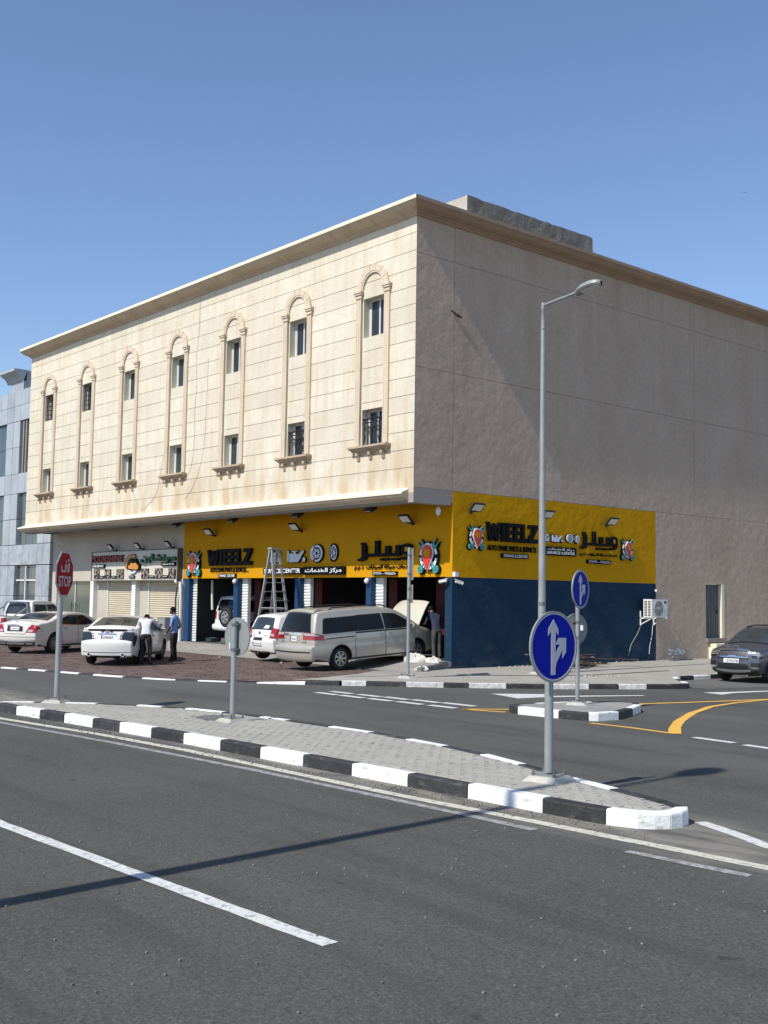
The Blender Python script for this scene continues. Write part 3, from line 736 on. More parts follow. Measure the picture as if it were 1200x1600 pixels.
# windows: frame, sliding sash, panes, grille
def tube_w(mb, pts, r=0.012): mb.tube(pts, r, 6)
def window(c, z0, z1, grille=None, seed=0):
    fy = YF + 0.25; fx0, fx1 = c - HALF, c + HALF
    fr = MB(); t = 0.055
    fr.box(fx0, fx0 + t, fy, fy + .08, z0, z1); fr.box(fx1 - t, fx1, fy, fy + .08, z0, z1)
    fr.box(fx0 + t, fx1 - t, fy, fy + .08, z1 - t, z1); fr.box(fx0 + t, fx1 - t, fy, fy + .08, z0, z0 + t)
    w = part('window', fr, m_frame, B, world=True)
    sa = MB(); mx = c + random.uniform(-.03, .05)
    sa.box(fx0 + t, fx0 + t + .045, fy + .01, fy + .045, z0 + t, z1 - t); sa.box(mx - .03, mx + .03, fy + .01, fy + .045, z0 + t, z1 - t)
    sa.box(fx1 - t - .04, fx1 - t, fy + .045, fy + .07, z0 + t, z1 - t)
    part('sash', sa, m_frame, w, world=True)
    for a, b, yy in ((fx0 + t, mx, fy + .03), (mx, fx1 - t, fy + .055)):
        g = MB(); g.add([(a, yy, z0 + t), (b, yy, z0 + t), (b, yy + random.uniform(-.004, .004), z1 - t), (a, yy, z1 - t)], [(0, 1, 2, 3)])
        part('pane', g, m_glass, w, world=True)
    if grille == 'plain':
        gm = MB(); gy = YF + .10
        for k in range(6): gm.tube([(fx0 + .07 + k * .172, gy, z0 + .01), (fx0 + .07 + k * .172, gy, z1 - .01)], .016, 6)
        for k in range(6): gm.tube([(fx0, gy, z0 + .1 + k * .205), (fx1, gy, z0 + .1 + k * .205)], .014, 6)
        part('grille', gm, m_iron, w, world=True)
    if grille == 'ornate':
        gm = MB(); gy = YF + .06; zt = z0 + .86
        for zz, rr in ((z0 + .06, .02), (zt - .12, .018), (zt, .024)): gm.tube([(fx0, gy, zz), (fx1, gy, zz)], rr, 6)
        for k in range(6):
            x = fx0 + .06 + k * .176
            gm.tube([(x, gy, z0 + .02), (x, gy, zt)], .020, 6)
            if k % 2 == 0:
                gm.tube([(x + .02, gy, z0 + .15), (x + .085, gy - .03, z0 + .28), (x + .12, gy - .05, z0 + .42), (x + .085, gy - .03, z0 + .56), (x + .03, gy, z0 + .70)], .018, 6)
                gm.ring((x + .088, gy, zt - .06), (1, 0, 0), (0, 0, 1), (0, 1, 0), .035, .055, 0, 6.2832, .015, 12)
            else:
                gm.sphere((x, gy, z0 + .42), .03, n=8, mrows=6)
        part('grille', gm, m_iron, w, world=True)
for i, c in enumerate(WC):
    window(c, *UW, grille='plain' if i < 2 else None)
    window(c, *LW, grille='ornate' if i >= 5 else None)

# pilasters, arch stones, sills with brackets
def cornice_rows(prof, path):
    """sweep profile [(out, z)] along path of (x, y, outward dx, dy)"""
    return [[(x + ox * o, y + oy * o, z) for o, z in prof] for x, y, ox, oy in path]
for c in WC:
    wb = MB()
    wb.box(c - PIN, c + PIN, YF - .012, YF - .002, 6.72, 6.735)
    s = part('window_surround', wb, m_trim, B, world=True)
    for sg in (-1, 1):
        pl = MB(); x0 = c + sg * PIN; d = sg * (POUT - PIN) / .27
        prof = [(.02, .0), (.02, .065), (.055, .065), (.07, .045), (.10, .045), (.112, .065), (.158, .065), (.17, .045), (.20, .045), (.215, .065), (.25, .065), (.25, 0)]
        pl.prism([(x0 + d * a, -b) for a, b in prof], (0, YF + .003, 6.78), (1, 0, 0), (0, 1, 0), (0, 0, 1), 11.38 - 6.78)
        part('pilaster', pl, m_trim, s, world=True)
        cp = MB(); xm = c + sg * (PIN + POUT) / 2
        for w_, o_, a, b in ((.145, .085, 11.38, 11.42), (.135, .075, 11.42, 11.49), (.165, .11, 11.49, 11.55), (.19, .135, 11.55, 11.61)):
            cp.box(xm - w_, xm + w_, YF - o_, YF + .003, a, b)
        part('capital', cp, m_trim, s, world=True)
    for k in range(7):
        vs = MB(); a0 = math.pi * k / 7 + .012; a1 = math.pi * (k + 1) / 7 - .012
        vs.ring((c, YF + .003, 11.61), (1, 0, 0), (0, 0, 1), (0, -1, 0), PIN, 0.725, a0, a1, 0.075 + random.uniform(-.004, .004), 5)
        part('voussoir', vs, m_trim, s, world=True)
    hr = MB(); hr.ring((c, YF + .003, 11.61), (1, 0, 0), (0, 0, 1), (0, -1, 0), PIN - .05, PIN - .004, 0, math.pi, 0.06, 18)
    part('arch_moulding', hr, m_trim, s, world=True)
    sl = MB()
    for w_, o_, a, b in ((.90, .24, 6.685, 6.745), (.87, .20, 6.645, 6.685), (.83, .14, 6.60, 6.645), (.80, .09, 6.555, 6.60)):
        sl.box(c - w_, c + w_, YF - o_, YF + .003, a, b)
    part('sill', sl, m_sill, s, world=True)
    for k in (-1, 0, 1):
        bk_ = MB(); x = c + k * .58
        bk_.prism([(0, 6.553), (-.13, 6.553), (-.13, 6.47), (-.08, 6.42), (-.05, 6.33), (-.02, 6.30), (0, 6.30)], (x - .055, YF + .003, 0), (0, 1, 0), (0, 0, 1), (1, 0, 0), .11)
        part('bracket', bk_, m_sill, s, world=True)

# roof cornice round the front, right side and left return
Q = 0.50
prof_c = [(-.3, 13.79), (Q, 13.79), (Q, 13.68), (Q - .05, 13.65), (Q - .07, 13.62), (Q - .14, 13.555), (Q - .24, 13.51), (Q - .35, 13.485), (Q - .36, 13.455), (Q - .42, 13.44), (Q - .43, 13.40), (0.0, 13.37)]
def sweep(name, prof, path, mats, parent, split=None):
    mb = MB(); rows = cornice_rows(prof, path); mb.grid(rows)
    m = len(prof); mb.f.append(tuple(range(m))); mb.f.append(tuple(range((len(rows) - 1) * m, len(rows) * m))); mb.mi += [0, 0]
    if split:
        mb.mi = [split(f) for f in range(len(mb.f))]
    return part(name, mb, mats, parent, world=True)
# lit top and fascia get a paler colour; the shade below is painted darker
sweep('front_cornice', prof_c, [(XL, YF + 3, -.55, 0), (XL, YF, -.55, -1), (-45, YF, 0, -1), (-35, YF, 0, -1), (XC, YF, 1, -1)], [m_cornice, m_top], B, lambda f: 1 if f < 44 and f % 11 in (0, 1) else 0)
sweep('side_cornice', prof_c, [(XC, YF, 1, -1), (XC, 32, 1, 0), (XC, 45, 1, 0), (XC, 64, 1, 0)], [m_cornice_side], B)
rf = MB(); rf.box(XL + .25, XC - .32, YF + .32, 64, 13.2, 13.5); part('roof', rf, m_roof, B, world=True)

# ledge under the upper floors, lit top painted pale, shaded underside dark
prof_l = [(-.0, 5.36), (.03, 5.31), (.22, 5.235), (.26, 5.22), (.26, 5.17), (.23, 5.15), (.20, 5.10), (.12, 5.04), (.06, 5.02), (.05, 4.99), (.0, 4.985)]
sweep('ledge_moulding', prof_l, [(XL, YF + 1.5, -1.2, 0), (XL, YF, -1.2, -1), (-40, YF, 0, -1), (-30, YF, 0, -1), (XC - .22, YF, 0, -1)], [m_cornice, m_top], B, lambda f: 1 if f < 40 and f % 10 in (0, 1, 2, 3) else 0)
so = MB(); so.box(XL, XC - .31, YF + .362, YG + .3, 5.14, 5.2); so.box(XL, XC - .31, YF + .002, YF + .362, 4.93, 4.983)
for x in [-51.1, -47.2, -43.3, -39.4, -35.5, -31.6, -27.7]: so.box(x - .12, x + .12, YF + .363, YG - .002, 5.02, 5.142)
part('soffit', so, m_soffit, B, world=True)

# ---- ground floor front: cream shop at the left, yellow workshop front
wl_ = MB(); wl_.box(-51.64, -47.55, YG, YG + .28, 2.73, 5.138); wl_.box(-47.55, -39.30, YG, YG + .28, 2.76, 5.138); part('shop_wall', wl_, m_cream_wall, B, world=True)
yw = MB(); yw.box(-39.30, XC - .004, YG, YG + .28, 2.82, 5.138); part('yellow_fascia_wall', yw, m_yellow, B, world=True)
for x0, x1 in ((-39.15, -38.83), (-35.60, -35.32), (-31.70, -31.43), (-27.80, -27.55), (-24.09, XC - .004)):
    c_ = MB(); c_.box(x0, x1, YG + .004, YG + .34, 0.06, 2.82); part('blue_column', c_, m_blue, B, world=True)
for x0, x1 in ((-39.18, -38.86), (-35.31, -34.93), (-31.42, -31.06), (-27.54, -27.18)):
    st = MB()
    n = 24
    st.box(x0, x1, YG + .22, YG + .34, SHOP_Z - .1, 2.82)
    for k in range(n):
        z = SHOP_Z + k * (2.82 - SHOP_Z) / n; h = (2.82 - SHOP_Z) / n
        st.prism([(0, z + .008), (-.022, z + .025), (-.028, z + h / 2), (-.022, z + h - .025), (0, z + h - .008)], (x0 + .004 + (.32 if x0 < -39 else 0), YG + .22, 0), (0, 1, 0), (0, 0, 1), (1, 0, 0), (x1 - x0) - .008)
    part('ribbed_shutter_strip', st, m_white, B, world=True)
for x0 in (-36.4, -32.5, -28.4, -26.1):
    r_ = MB(); r_.box(x0, x0 + .42, YG + 1.5, YG + 1.7, SHOP_Z - .05, 2.80); part('red_pier', r_, m_red, B, world=True)
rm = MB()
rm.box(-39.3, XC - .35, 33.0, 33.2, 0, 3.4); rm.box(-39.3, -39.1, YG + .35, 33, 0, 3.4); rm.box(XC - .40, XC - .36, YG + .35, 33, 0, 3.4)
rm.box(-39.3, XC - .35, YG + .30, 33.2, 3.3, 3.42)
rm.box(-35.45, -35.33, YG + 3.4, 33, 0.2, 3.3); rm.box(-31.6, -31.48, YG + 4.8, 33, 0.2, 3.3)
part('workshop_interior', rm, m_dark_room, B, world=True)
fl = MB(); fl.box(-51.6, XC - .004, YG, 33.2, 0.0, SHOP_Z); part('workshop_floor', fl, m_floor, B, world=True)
# moonshine side: columns, shutters, shopfront
for x0, x1, y_, mt in ((-47.50, -47.18, YG - .02, m_white), (-43.55, -43.22, YG - .02, m_white), (-39.47, -39.31, YG - .02, m_white), (-47.18, -46.25, YG + .20, m_cream_wall), (-43.22, -42.55, YG + .22, m_cream_wall)):
    c_ = MB(); c_.box(x0, x1, y_, YG + .36, 0.1, 2.80); part('shop_column', c_, mt, B, world=True)
def roller(x0, x1, z0, z1, y, parent, n):
    rs = MB(); h = (z1 - z0) / n; prof = []
    for k in range(n):
        z = z0 + k * h
        prof += [(0.012, z + .004), (-.006, z + .012), (-.020, z + h * .45), (-.012, z + h * .8), (0.012, z + h - .006)]
    rows = [[(x, y + a, b) for a, b in prof] for x in (x0, x1)]
    rs.grid(rows)
    s_ = part('roller_shutter', rs, m_shutter, parent, world=True)
    for ga, gb in ((x0 - .09, x0), (x1, x1 + .09)):
        g_ = MB(); g_.box(ga, gb, y - .06, y + .04, z0, z1); part('guide_rail', g_, m_frame, s_, world=True)
    k_ = MB(); k_.box(x0, x1, y - .03, y + .02, z0 - .06, z0 + .002); part('bottom_bar', k_, m_frame, s_, world=True)
roller(-46.15, -43.66, 1.02, 2.76, YG + .26, B, 19)
roller(-42.42, -39.60, 1.02, 2.76, YG + .26, B, 19)
lb = MB(); lb.box(-46.25, -43.56, YG + .24, YG + .5, 0, .96); lb.box(-42.5, -39.5, YG + .24, YG + .5, 0, .96)
part('shop_plinth', lb, material('grey_plinth', (0.25, 0.25, 0.245), rough=0.9, vscale=1, var=0.1), B, world=True)
lc = MB(); lc.box(-51.64, -51.10, YG - .0, YG + .4, 0, 2.73); part('shop_column', lc, m_cream_wall, B, world=True)
gl = MB(); gl.box(-51.10, -47.50, YG + .16, YG + .18, .15, 2.73)
m_shopglass = material('shop_glass', (0.085, 0.105, 0.09), rough=0.06, vscale=0.5, var=0.25, spec=0.7)
sg_ = part('shop_window', gl, m_shopglass, B, world=True)
for x in (-51.06, -49.35, -47.56):
    f_ = MB(); f_.box(x - .03, x + .03, YG + .12, YG + .16, .15, 2.73); part('frame', f_, m_frame, sg_, world=True)
for x in (-49.55, -49.15):
    h_ = MB(); h_.tube([(x, YG + .05, .95), (x, YG + .05, 1.75)], .018, 8); h_.tube([(x, YG + .05, 1.1), (x, YG + .16, 1.1)], .012, 6); h_.tube([(x, YG + .05, 1.6), (x, YG + .16, 1.6)], .012, 6)
    part('pull_handle', h_, m_iron, sg_, world=True)
lw_ = MB(); lw_.box(-51.64, -51.35, YG + .4, 60, 0, 13.4); part('left_end_wall', lw_, m_cream_wall, B, world=True)
upl = MB(); upl.box(XL, XL + .3, YF + .36, YG + .3, 5.2, 13.42); part('left_return_wall', upl, m_cream_wall, B, world=True)

# ---- right wall: render panels with thin joints, painted lower part, recessed steel door
def wallx(name, y0, y1, z0, z1, mt, d=0.0, th=0.30):
    mb = MB(); mb.box(XC - th, XC - d, y0, y1, z0, z1); return part(name, mb, mt, B, world=True)
J = 0.008
cols_y = [(YF + PT + .002, 23.01), (23.01, 35.46), (35.46, 48.0), (48.0, 64)]
for a, b in cols_y:
    for z0, z1 in ((5.37, 8.91), (8.91, 12.30), (12.30, 13.42)):
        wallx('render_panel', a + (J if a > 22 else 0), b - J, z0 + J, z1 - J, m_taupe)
cb = MB(); cb.box(XC - .003, XC + .001, YF + .0005, YF + PT + .001, 5.36, 13.38); part('corner_bead', cb, m_taupe, B, world=True)
wallx('joint_backing', YF + .36, 64, 5.0, 13.4, m_groove, d=.016, th=.28)
wallx('overhang_beam', YF + .004, 22.955, 4.93, 5.37, material('grey_render', (0.34, 0.29, 0.25), rough=0.95, vscale=1, var=0.08))
wallx('yellow_panel', YG + .002, 33.06, 2.81, 5.37 - J, m_yellow_rough)
wallx('navy_panel', YG + .002, 33.06, -0.2, 2.81, m_navy)
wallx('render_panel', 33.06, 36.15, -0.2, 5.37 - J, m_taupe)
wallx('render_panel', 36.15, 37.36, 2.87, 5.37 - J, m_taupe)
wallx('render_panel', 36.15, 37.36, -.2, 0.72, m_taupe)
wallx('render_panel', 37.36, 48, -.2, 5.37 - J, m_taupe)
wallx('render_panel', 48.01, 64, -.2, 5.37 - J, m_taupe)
dr = MB(); n = 9
for k in range(n):
    y = 36.16 + k * 1.02 / n; w = 1.02 / n
    dr.prism([(0, y), (.0, y + w * .18), (.035, y + w * .3), (.035, y + w * .7), (.0, y + w * .82), (0, y + w), (-.02, y + w), (-.02, y)], (XC - .16, 0, .86), (1, 0, 0), (0, 1, 0), (0, 0, 1), 2.0)
d_ = part('steel_door', dr, material('grey_steel_sheet', (0.13, 0.14, 0.145), rough=0.5, vscale=1.5, var=0.15, metal=0.3), B, world=True)
hn = MB(); hn.tube([(XC - .10, 37.02, 1.75), (XC - .10, 37.02, 1.95)], .015, 6); hn.box(XC - .13, XC - .10, 36.99, 37.05, 1.8, 1.9); part('handle', hn, m_iron, d_, world=True)
jb = MB(); jb.box(XC - .22, XC + .012, 37.18, 37.355, .85, 2.865); part('door_jamb', jb, m_top, B, world=True)
sl_ = MB(); sl_.box(XC - .16, XC + .10, 36.12, 37.38, .72, .85); part('door_sill', sl_, material('concrete_sill', (0.22, 0.20, 0.18), rough=0.9, vscale=3, var=0.15), B, world=True)
bs = MB(); bs.box(XC + .004, XC + .34, 36.30, 38.6, 0.05, 0.66); part('door_step_block', bs, m_top, B, world=True)
ck = MB()
for k in range(26):
    yy, zz, rr = 34.35 + random.gauss(0, .28), .40 + random.gauss(0, .07), random.uniform(.02, .075)
    ck.prism([(yy + rr * random.uniform(.5, 1.5) * math.cos(a * 1.047), zz + rr * random.uniform(.4, .9) * math.sin(a * 1.047)) for a in range(6)], (XC - .002, 0, 0), (0, 1, 0), (0, 0, 1), (1, 0, 0), .005 + k * .0002)
part('bare_patch', ck, m_white, B, world=True)

# rough concrete housing on the roof
hb = MB(); y0, y1, x0, x1, zb, zt = 24.98, 31.4, -27.6, -25.3, 13.4, 15.3
ny, nz = 26, 6
def jit(a): return random.uniform(-a, a)
rows = []
for j in range(nz + 1):
    rows.append([(x1 + jit(.012), y0 + (y1 - y0) * i / ny, zb + (zt - zb) * j / nz + (jit(.018) if j == nz else 0)) for i in range(ny + 1)])
hb.grid(rows)
topb = [(x0, p[1], zt) for p in rows[-1]]
hb.grid([rows[-1], topb])
hb.cur = 1
hb.add([(x0, y0, zb), (x1, y0, zb), (x1, y0, zt), (x0, y0, zt)], [(0, 1, 2, 3)])
hb.add([(x0, y1, zb), (x1, y1, zb), (x1, y1, zt), (x0, y1, zt)], [(0, 1, 2, 3)])
m_roughc = material('rough_concrete', (0.17, 0.158, 0.13), rough=0.95, vscale=2.2, col2=(0.25, 0.235, 0.20), fine=0.15, fscale=14, bump=0.9, bscale=7)
part('roof_housing', hb, [m_roughc, material('pale_render', (0.46, 0.43, 0.37), rough=0.9, vscale=1.5, var=0.1, bump=0.3, bscale=10)], B, world=True)

# loose cables on the front
for pts in ([(-35.9, 13.3), (-35.9, 11.92), (-36.13, 11.03), (-35.94, 10.03), (-36.11, 9.09), (-36.03, 7.63), (-36.26, 6.81), (-36.57, 6.52), (-37.0, 6.3)],
            [(-38.0, 9.9), (-38.06, 9.07), (-38.24, 7.83), (-38.5, 6.9), (-38.73, 6.12), (-39.05, 5.85), (-39.37, 5.73), (-39.6, 5.6), (-39.87, 5.5), (-40.15, 5.6), (-40.43, 5.91), (-40.9, 6.5)],
            [(-35.2, 10.9), (-35.25, 9.5), (-35.3, 8.0), (-35.5, 7.0), (-36.0, 6.2), (-36.6, 5.75)]):
    mb = MB(); sp_ = smooth_line(pts, False, 2); mb.tube([(x, YF - .02, z) for x, z in sp_], .006, 5)
    part('loose_cable', mb, material('grey_cable', (0.42, 0.37, 0.29), rough=0.7), B, world=True)

# ================================================================== NEIGHBOUR
Nb = thing('panel_clad_building', 'blue grey panel clad building with tall dark windows at the far left', 'building', (-60, 30, 0))
m_clad = material('blue_grey_stone_panel', (0.31, 0.335, 0.36), rough=0.35, vscale=1.1, col2=(0.41, 0.435, 0.46), fine=0.05, fscale=12, rnd=0.10, stretch=(1, 1, 0.6), spec=0.5)
add_mix(m_clad, math_node(m_clad, 'MULTIPLY', math_node(m_clad, 'MULTIPLY', pos_axis(m_clad, 'Z', 5.2, 4.2), noise_node(m_clad, 3, (1, 1, .8), 6, .4, .65)), .55), (0.17, 0.20, 0.25))
m_nglass = material('blue_window_glass', (0.055, 0.075, 0.085), rough=0.05, vscale=0.4, var=0.3, spec=0.8)
YN = 23.0
core_ = MB(); core_.box(-72, -51.9, YN + .25, 50, 0, 12.72); core_.box(-72, -51.95, YN + .04, YN + .25, 0, 0.3)
part('building_core', core_, material('dark_core', (0.07, 0.08, 0.09), rough=0.8), Nb, world=True)
rowz = [(0.0, 2.0), (2.0, 3.54), (3.56, 4.60), (4.61, 5.94), (5.95, 7.28), (7.28, 8.32), (8.32, 9.73), (9.73, 11.09), (11.10, 11.92), (11.92, 12.74)]
colx = [-51.95, -52.75, -53.55, -54.45, -55.33, -56.22, -57.10, -57.98, -58.86, -59.75, -60.6, -61.5, -62.4, -63.3]
def is_window(r, k):
    x0, x1 = colx[k + 1], colx[k]; xm = (x0 + x1) / 2
    if r <= 1: return -56.22 < xm < -53.5 or -61.5 < xm < -58.86
    if r in (3, 4): return -56.22 < xm < -53.5 or xm < -58.0 and xm > -61.5
    if r in (6, 7): return -56.22 < xm < -53.5 or xm < -58.0 and xm > -61.5
    return False
for r, (z0, z1) in enumerate(rowz):
    for k in range(len(colx) - 1):
        x0, x1 = colx[k + 1], colx[k]; g = .010
        mb = MB()
        if is_window(r, k):
            mb.box(x0 + g, x1 - g, YN + .16, YN + .2, z0 + g, z1 - g); part('window_pane', mb, m_nglass, Nb, world=True)
        else:
            t = random.uniform(-.003, .003)
            mb.box(x0 + g, x1 - g, YN + t, YN + .24, z0 + g, z1 - g); part('cladding_panel', mb, m_clad, Nb, world=True)
for x in (-55.9, -55.55):
    mb = MB(); mb.box(x - .05, x + .05, YN + .06, YN + .15, 8.33, 11.08); part('window_mullion', mb, material('bronze_mullion', (0.33, 0.31, 0.27), rough=0.5), Nb, world=True)
mb = MB(); mb.box(-55.0, -54.9, YN + .06, YN + .15, 0.2, 3.5); mb.box(-56.1, -53.6, YN + .06, YN + .15, 2.75, 2.83); part('door_frame', mb, m_frame, Nb, world=True)
pb = MB(); pb.box(-57.75, -56.1, YN + .05, YN + 8, 12.75, 13.2); part('parapet_block', pb, m_clad, Nb, world=True)
pc = MB(); cp_ = [(0, 13.2), (.06, 13.24), (.10, 13.35), (.22, 13.5), (.42, 13.62), (.44, 13.66), (.52, 13.68), (.52, 13.80), (-.2, 13.80)]
pc.prism([(-a, b) for a, b in cp_], (-58.15, YN + .05, 0), (0, 1, 0), (0, 0, 1), (1, 0, 0), 2.0); pc.box(-58.1, -56.2, YN + .25, YN + 8, 13.2, 13.79)
part('parapet_cornice', pc, material('grey_cornice', (0.38, 0.40, 0.41), rough=0.7, vscale=1, var=0.1), Nb, world=True)
# ================================================================== SHOP SIGNS
m_letter = material('black_acrylic', (0.004, 0.004, 0.005), rough=0.6, spec=0.12)
m_letter_w = material('white_acrylic', (0.78, 0.78, 0.78), rough=0.4)
m_teal = material('teal_acrylic', (0.05, 0.27, 0.25), rough=0.4)
m_redac = material('red_acrylic', (0.60, 0.03, 0.02), rough=0.4)
m_icon = material('silver_acrylic', (0.62, 0.64, 0.72), rough=0.4)
m_navyac = material('navy_acrylic', (0.010, 0.016, 0.07), rough=0.4)
FW = Frame((0, YG, 0), (1, 0, 0), (0, 0, 1), (0, -1, 0))       # a = world x, b = z
SW = Frame((XC, 0, 0), (0, 1, 0), (0, 0, 1), (1, 0, 0))        # a = world y, b = z

def on_wall(fr, a, b, c=0.0): return tuple(fr.p(a, b, c))

def letter_polys(ch):
    if ch == 'W': return [[(0, 1), (.20, 1), (.295, .34), (.42, .94), (.58, .94), (.705, .34), (.80, 1), (1, 1), (.82, 0), (.60, 0), (.5, .42), (.40, 0), (.18, 0)]]
    if ch == 'I': return [[(0, 0), (1, 0), (1, 1), (0, 1)]]
    if ch == 'E': return [[(0, 0), (1, 0), (1, .22), (.42, .22), (.42, .40), (.95, .40), (.95, .61), (.42, .61), (.42, .78), (1, .78), (1, 1), (0, 1)]]
    if ch == 'L': return [[(0, 0), (1, 0), (1, .23), (.45, .23), (.45, 1), (0, 1)]]
    if ch == 'Z': return [[(0, 0), (1, 0), (1, .23), (.48, .23), (1, .80), (1, 1), (.02, 1), (.02, .77), (.50, .77), (0, .20)]]
def word_sign(fr, a0, b0, w, h, label, group=None):
    t = thing('letter_sign', label, 'sign', on_wall(fr, a0 + w / 2, b0), 0, group)
    ws = [('W', .285), ('I', .085), ('E', .15), ('E', .15), ('L', .14), ('Z', .19)]
    x = a0; gap = w * .013
    for ch, r in ws:
        for poly in letter_polys(ch):
            mb = MB(); fr.prism(mb, [(x + px * (r * w - gap), b0 + py * h) for px, py in poly], .03, .09)
            part('letter', mb, m_letter, t, world=True)
        x += r * w
    for k in range(5):
        mb = MB(); mb.tube([on_wall(fr, a0 + w * (.1 + .2 * k), b0 + h * .3, -.0), on_wall(fr, a0 + w * (.1 + .2 * k), b0 + h * .3, .04)], .015, 6); part('standoff', mb, m_frame, t, world=True)
    return t
def text_part(fr, body, a, b, w, h, c, depth, mt, parent, bold=0.0, name='lettering', world=True):
    mb = lettering(body, w, h, depth, bold); fr.put(mb, a, b, c)
    if name == 'letter':                                  # big lettering: every separate piece is a part
        up = list(range(len(mb.v)))
        def find(i):
            while up[i] != i: up[i] = up[up[i]]; i = up[i]
            return i
        for f in mb.f:
            for k in f[1:]: up[find(k)] = find(f[0])
        # front, back and side faces of one letter carry their own vertices: join those that coincide
        at_ = {}
        for i, v in enumerate(mb.v):
            key = tuple(round(q, 4) for q in v)
            if key in at_: up[find(i)] = find(at_[key])
            else: at_[key] = i
        groups = {}
        for f in mb.f: groups.setdefault(find(f[0]), []).append(f)
        for fs in groups.values():
            ids = sorted({k for f in fs for k in f}); re_ = {k: n for n, k in enumerate(ids)}
            q = MB(); q.add([mb.v[k] for k in ids], [tuple(re_[k] for k in f) for f in fs]); part('letter', q, mt, parent, world=world)
        return
    return part(name, mb, mt, parent, world=world)
def text_sign(fr, body, a, b, w, h, label, depth=0.028, bold=0.008, group=None, mt=None, c=0.02):
    t = thing('letter_sign', label, 'sign', on_wall(fr, a + w / 2, b), 0, group)
    text_part(fr, body, a, b, w, h, c, depth, mt or m_letter, t, bold, name='letter')
    mb = MB()
    for k in range(6):
        q = a + w * (.06 + .176 * k); mb.tube([on_wall(fr, q, b + h * .4, 0), on_wall(fr, q, b + h * .4, c + .01)], .010, 5)
    part('standoff', mb, m_frame, t, world=True)
    return t
def plate_sign(fr, a, b, w, h, lines, label, depth=0.07, group=None, c=0.0, bold=0.01, mt=None):
    t = thing('plate_sign', label, 'sign', on_wall(fr, a + w / 2, b), 0, group)
    mb = MB(); r = min(.05, h * .2)
    pts = []
    for (cx, cy, s) in ((a + w - r, b + r, -90), (a + w - r, b + h - r, 0), (a + r, b + h - r, 90), (a + r, b + r, 180)):
        for k in range(4):
            an = math.radians(s + 30 * k); pts.append((cx + r * math.cos(an), cy + r * math.sin(an)))
    fr.prism(mb, pts, c, depth); part('plate', mb, mt or m_letter, t, world=True)
    n = len(lines)
    for i, (body, f) in enumerate(lines):
        hh = h * .80 / n; bb = b + h * .12 + (n - 1 - i) * h * .80 / n
        text_part(fr, body, a + w * (1 - f) / 2, bb + hh * .08, w * f, hh * .80, c + depth + .003, .006, m_letter_w, t, bold)
    return t
def wrench_poly(L, w):
    """double-ended outline: open jaw at the top, ring end at the bottom"""
    return [(-w * .45, -L * .5), (w * .45, -L * .5), (w * .45, L * .22), (w * 1.25, L * .30), (w * 1.4, L * .44), (w * .95, L * .56), (w * .62, L * .40), (-w * .62, L * .40), (-w * .95, L * .56), (-w * 1.4, L * .44), (-w * 1.25, L * .30), (-w * .45, L * .22)]
def emblem(fr, a, b, w, h, label, group):
    """tyre ring with a red map pin and two crossed wrenches"""
    t = thing('emblem_sign', label, 'sign', on_wall(fr, a, b - h / 2), 0, group)
    ex, ey = w * .37, h * .35
    ell = lambda r, n=32: [(a + ex * r * math.cos(2 * math.pi * k / n), b + ey * 1.12 * r * math.sin(2 * math.pi * k / n)) for k in range(n)]
    mb = MB(); fr.prism(mb, ell(1.12), .03, .05); part('tyre_disc', mb, m_letter, t, world=True)
    mb = MB()
    for a0, a1 in ((.15, 1.25), (1.45, 1.95), (2.35, 3.05), (3.25, 4.2), (4.35, 5.1), (5.25, 6.1)):
        mb.ring(fr.p(a, b, 0), fr.u * ex, fr.v * ey * 1.12, fr.w, .78, 1.0, a0, a1, .10, 8, z0=.08)
    part('rim_segments', mb, m_letter_w, t, world=True)
    for sg in (-1, 1):
        ang = math.radians(40) * sg; ca, sa = math.cos(ang), math.sin(ang)
        L, ww = h * 1.06, w * .062
        for k, (s_, c0, c1, mt) in enumerate(((1.35, .02, .06, m_letter), (1.0, .085, .12, m_teal))):
            q = [(x * s_, y * (1.04 if s_ > 1 else 1)) for x, y in wrench_poly(L, ww)]
            mb = MB(); fr.prism(mb, [(a + (x * ca + y * sa) * w / h * 1.0, b + (-x * sa + y * ca)) for x, y in q], c0, c1 - c0)
            part('wrench', mb, mt, t, world=True)
        q0 = (a - L * .47 * sa * w / h, b - L * .47 * ca)
        mb = MB(); mb.disc(fr.p(q0[0], q0[1], .02), fr.u, fr.v, fr.w, w * .15, .05, 16); part('wrench_eye', mb, m_letter, t, world=True)
        mb = MB(); mb.ring(fr.p(q0[0], q0[1], 0), fr.u, fr.v, fr.w, w * .062, w * .115, 0, 6.2832, .125, 16, z0=.07); part('wrench_eye', mb, m_teal, t, world=True)
    pr = w * .21; py_ = b + h * .09
    def pin(s):
        pts = []
        for k in range(19):
            an = math.radians(-30 + 240 * k / 18); pts.append((a + pr * s * math.cos(an), py_ + pr * 1.12 * s * math.sin(an)))
        pts.append((a - .0, b - h * .42 * (.6 + .4 * s))); return pts
    mb = MB(); fr.prism(mb, pin(1.16), .11, .03); part('pin_outline', mb, m_letter_w, t, world=True)
    mb = MB(); fr.prism(mb, pin(1.0), .12, .05); part('map_pin', mb, m_redac, t, world=True)
    mb = MB(); mb.disc(fr.p(a, py_, .12), fr.u, fr.v, fr.w, pr * .58, .055, 20); part('pin_hole', mb, m_yellow, t, world=True)
    return t

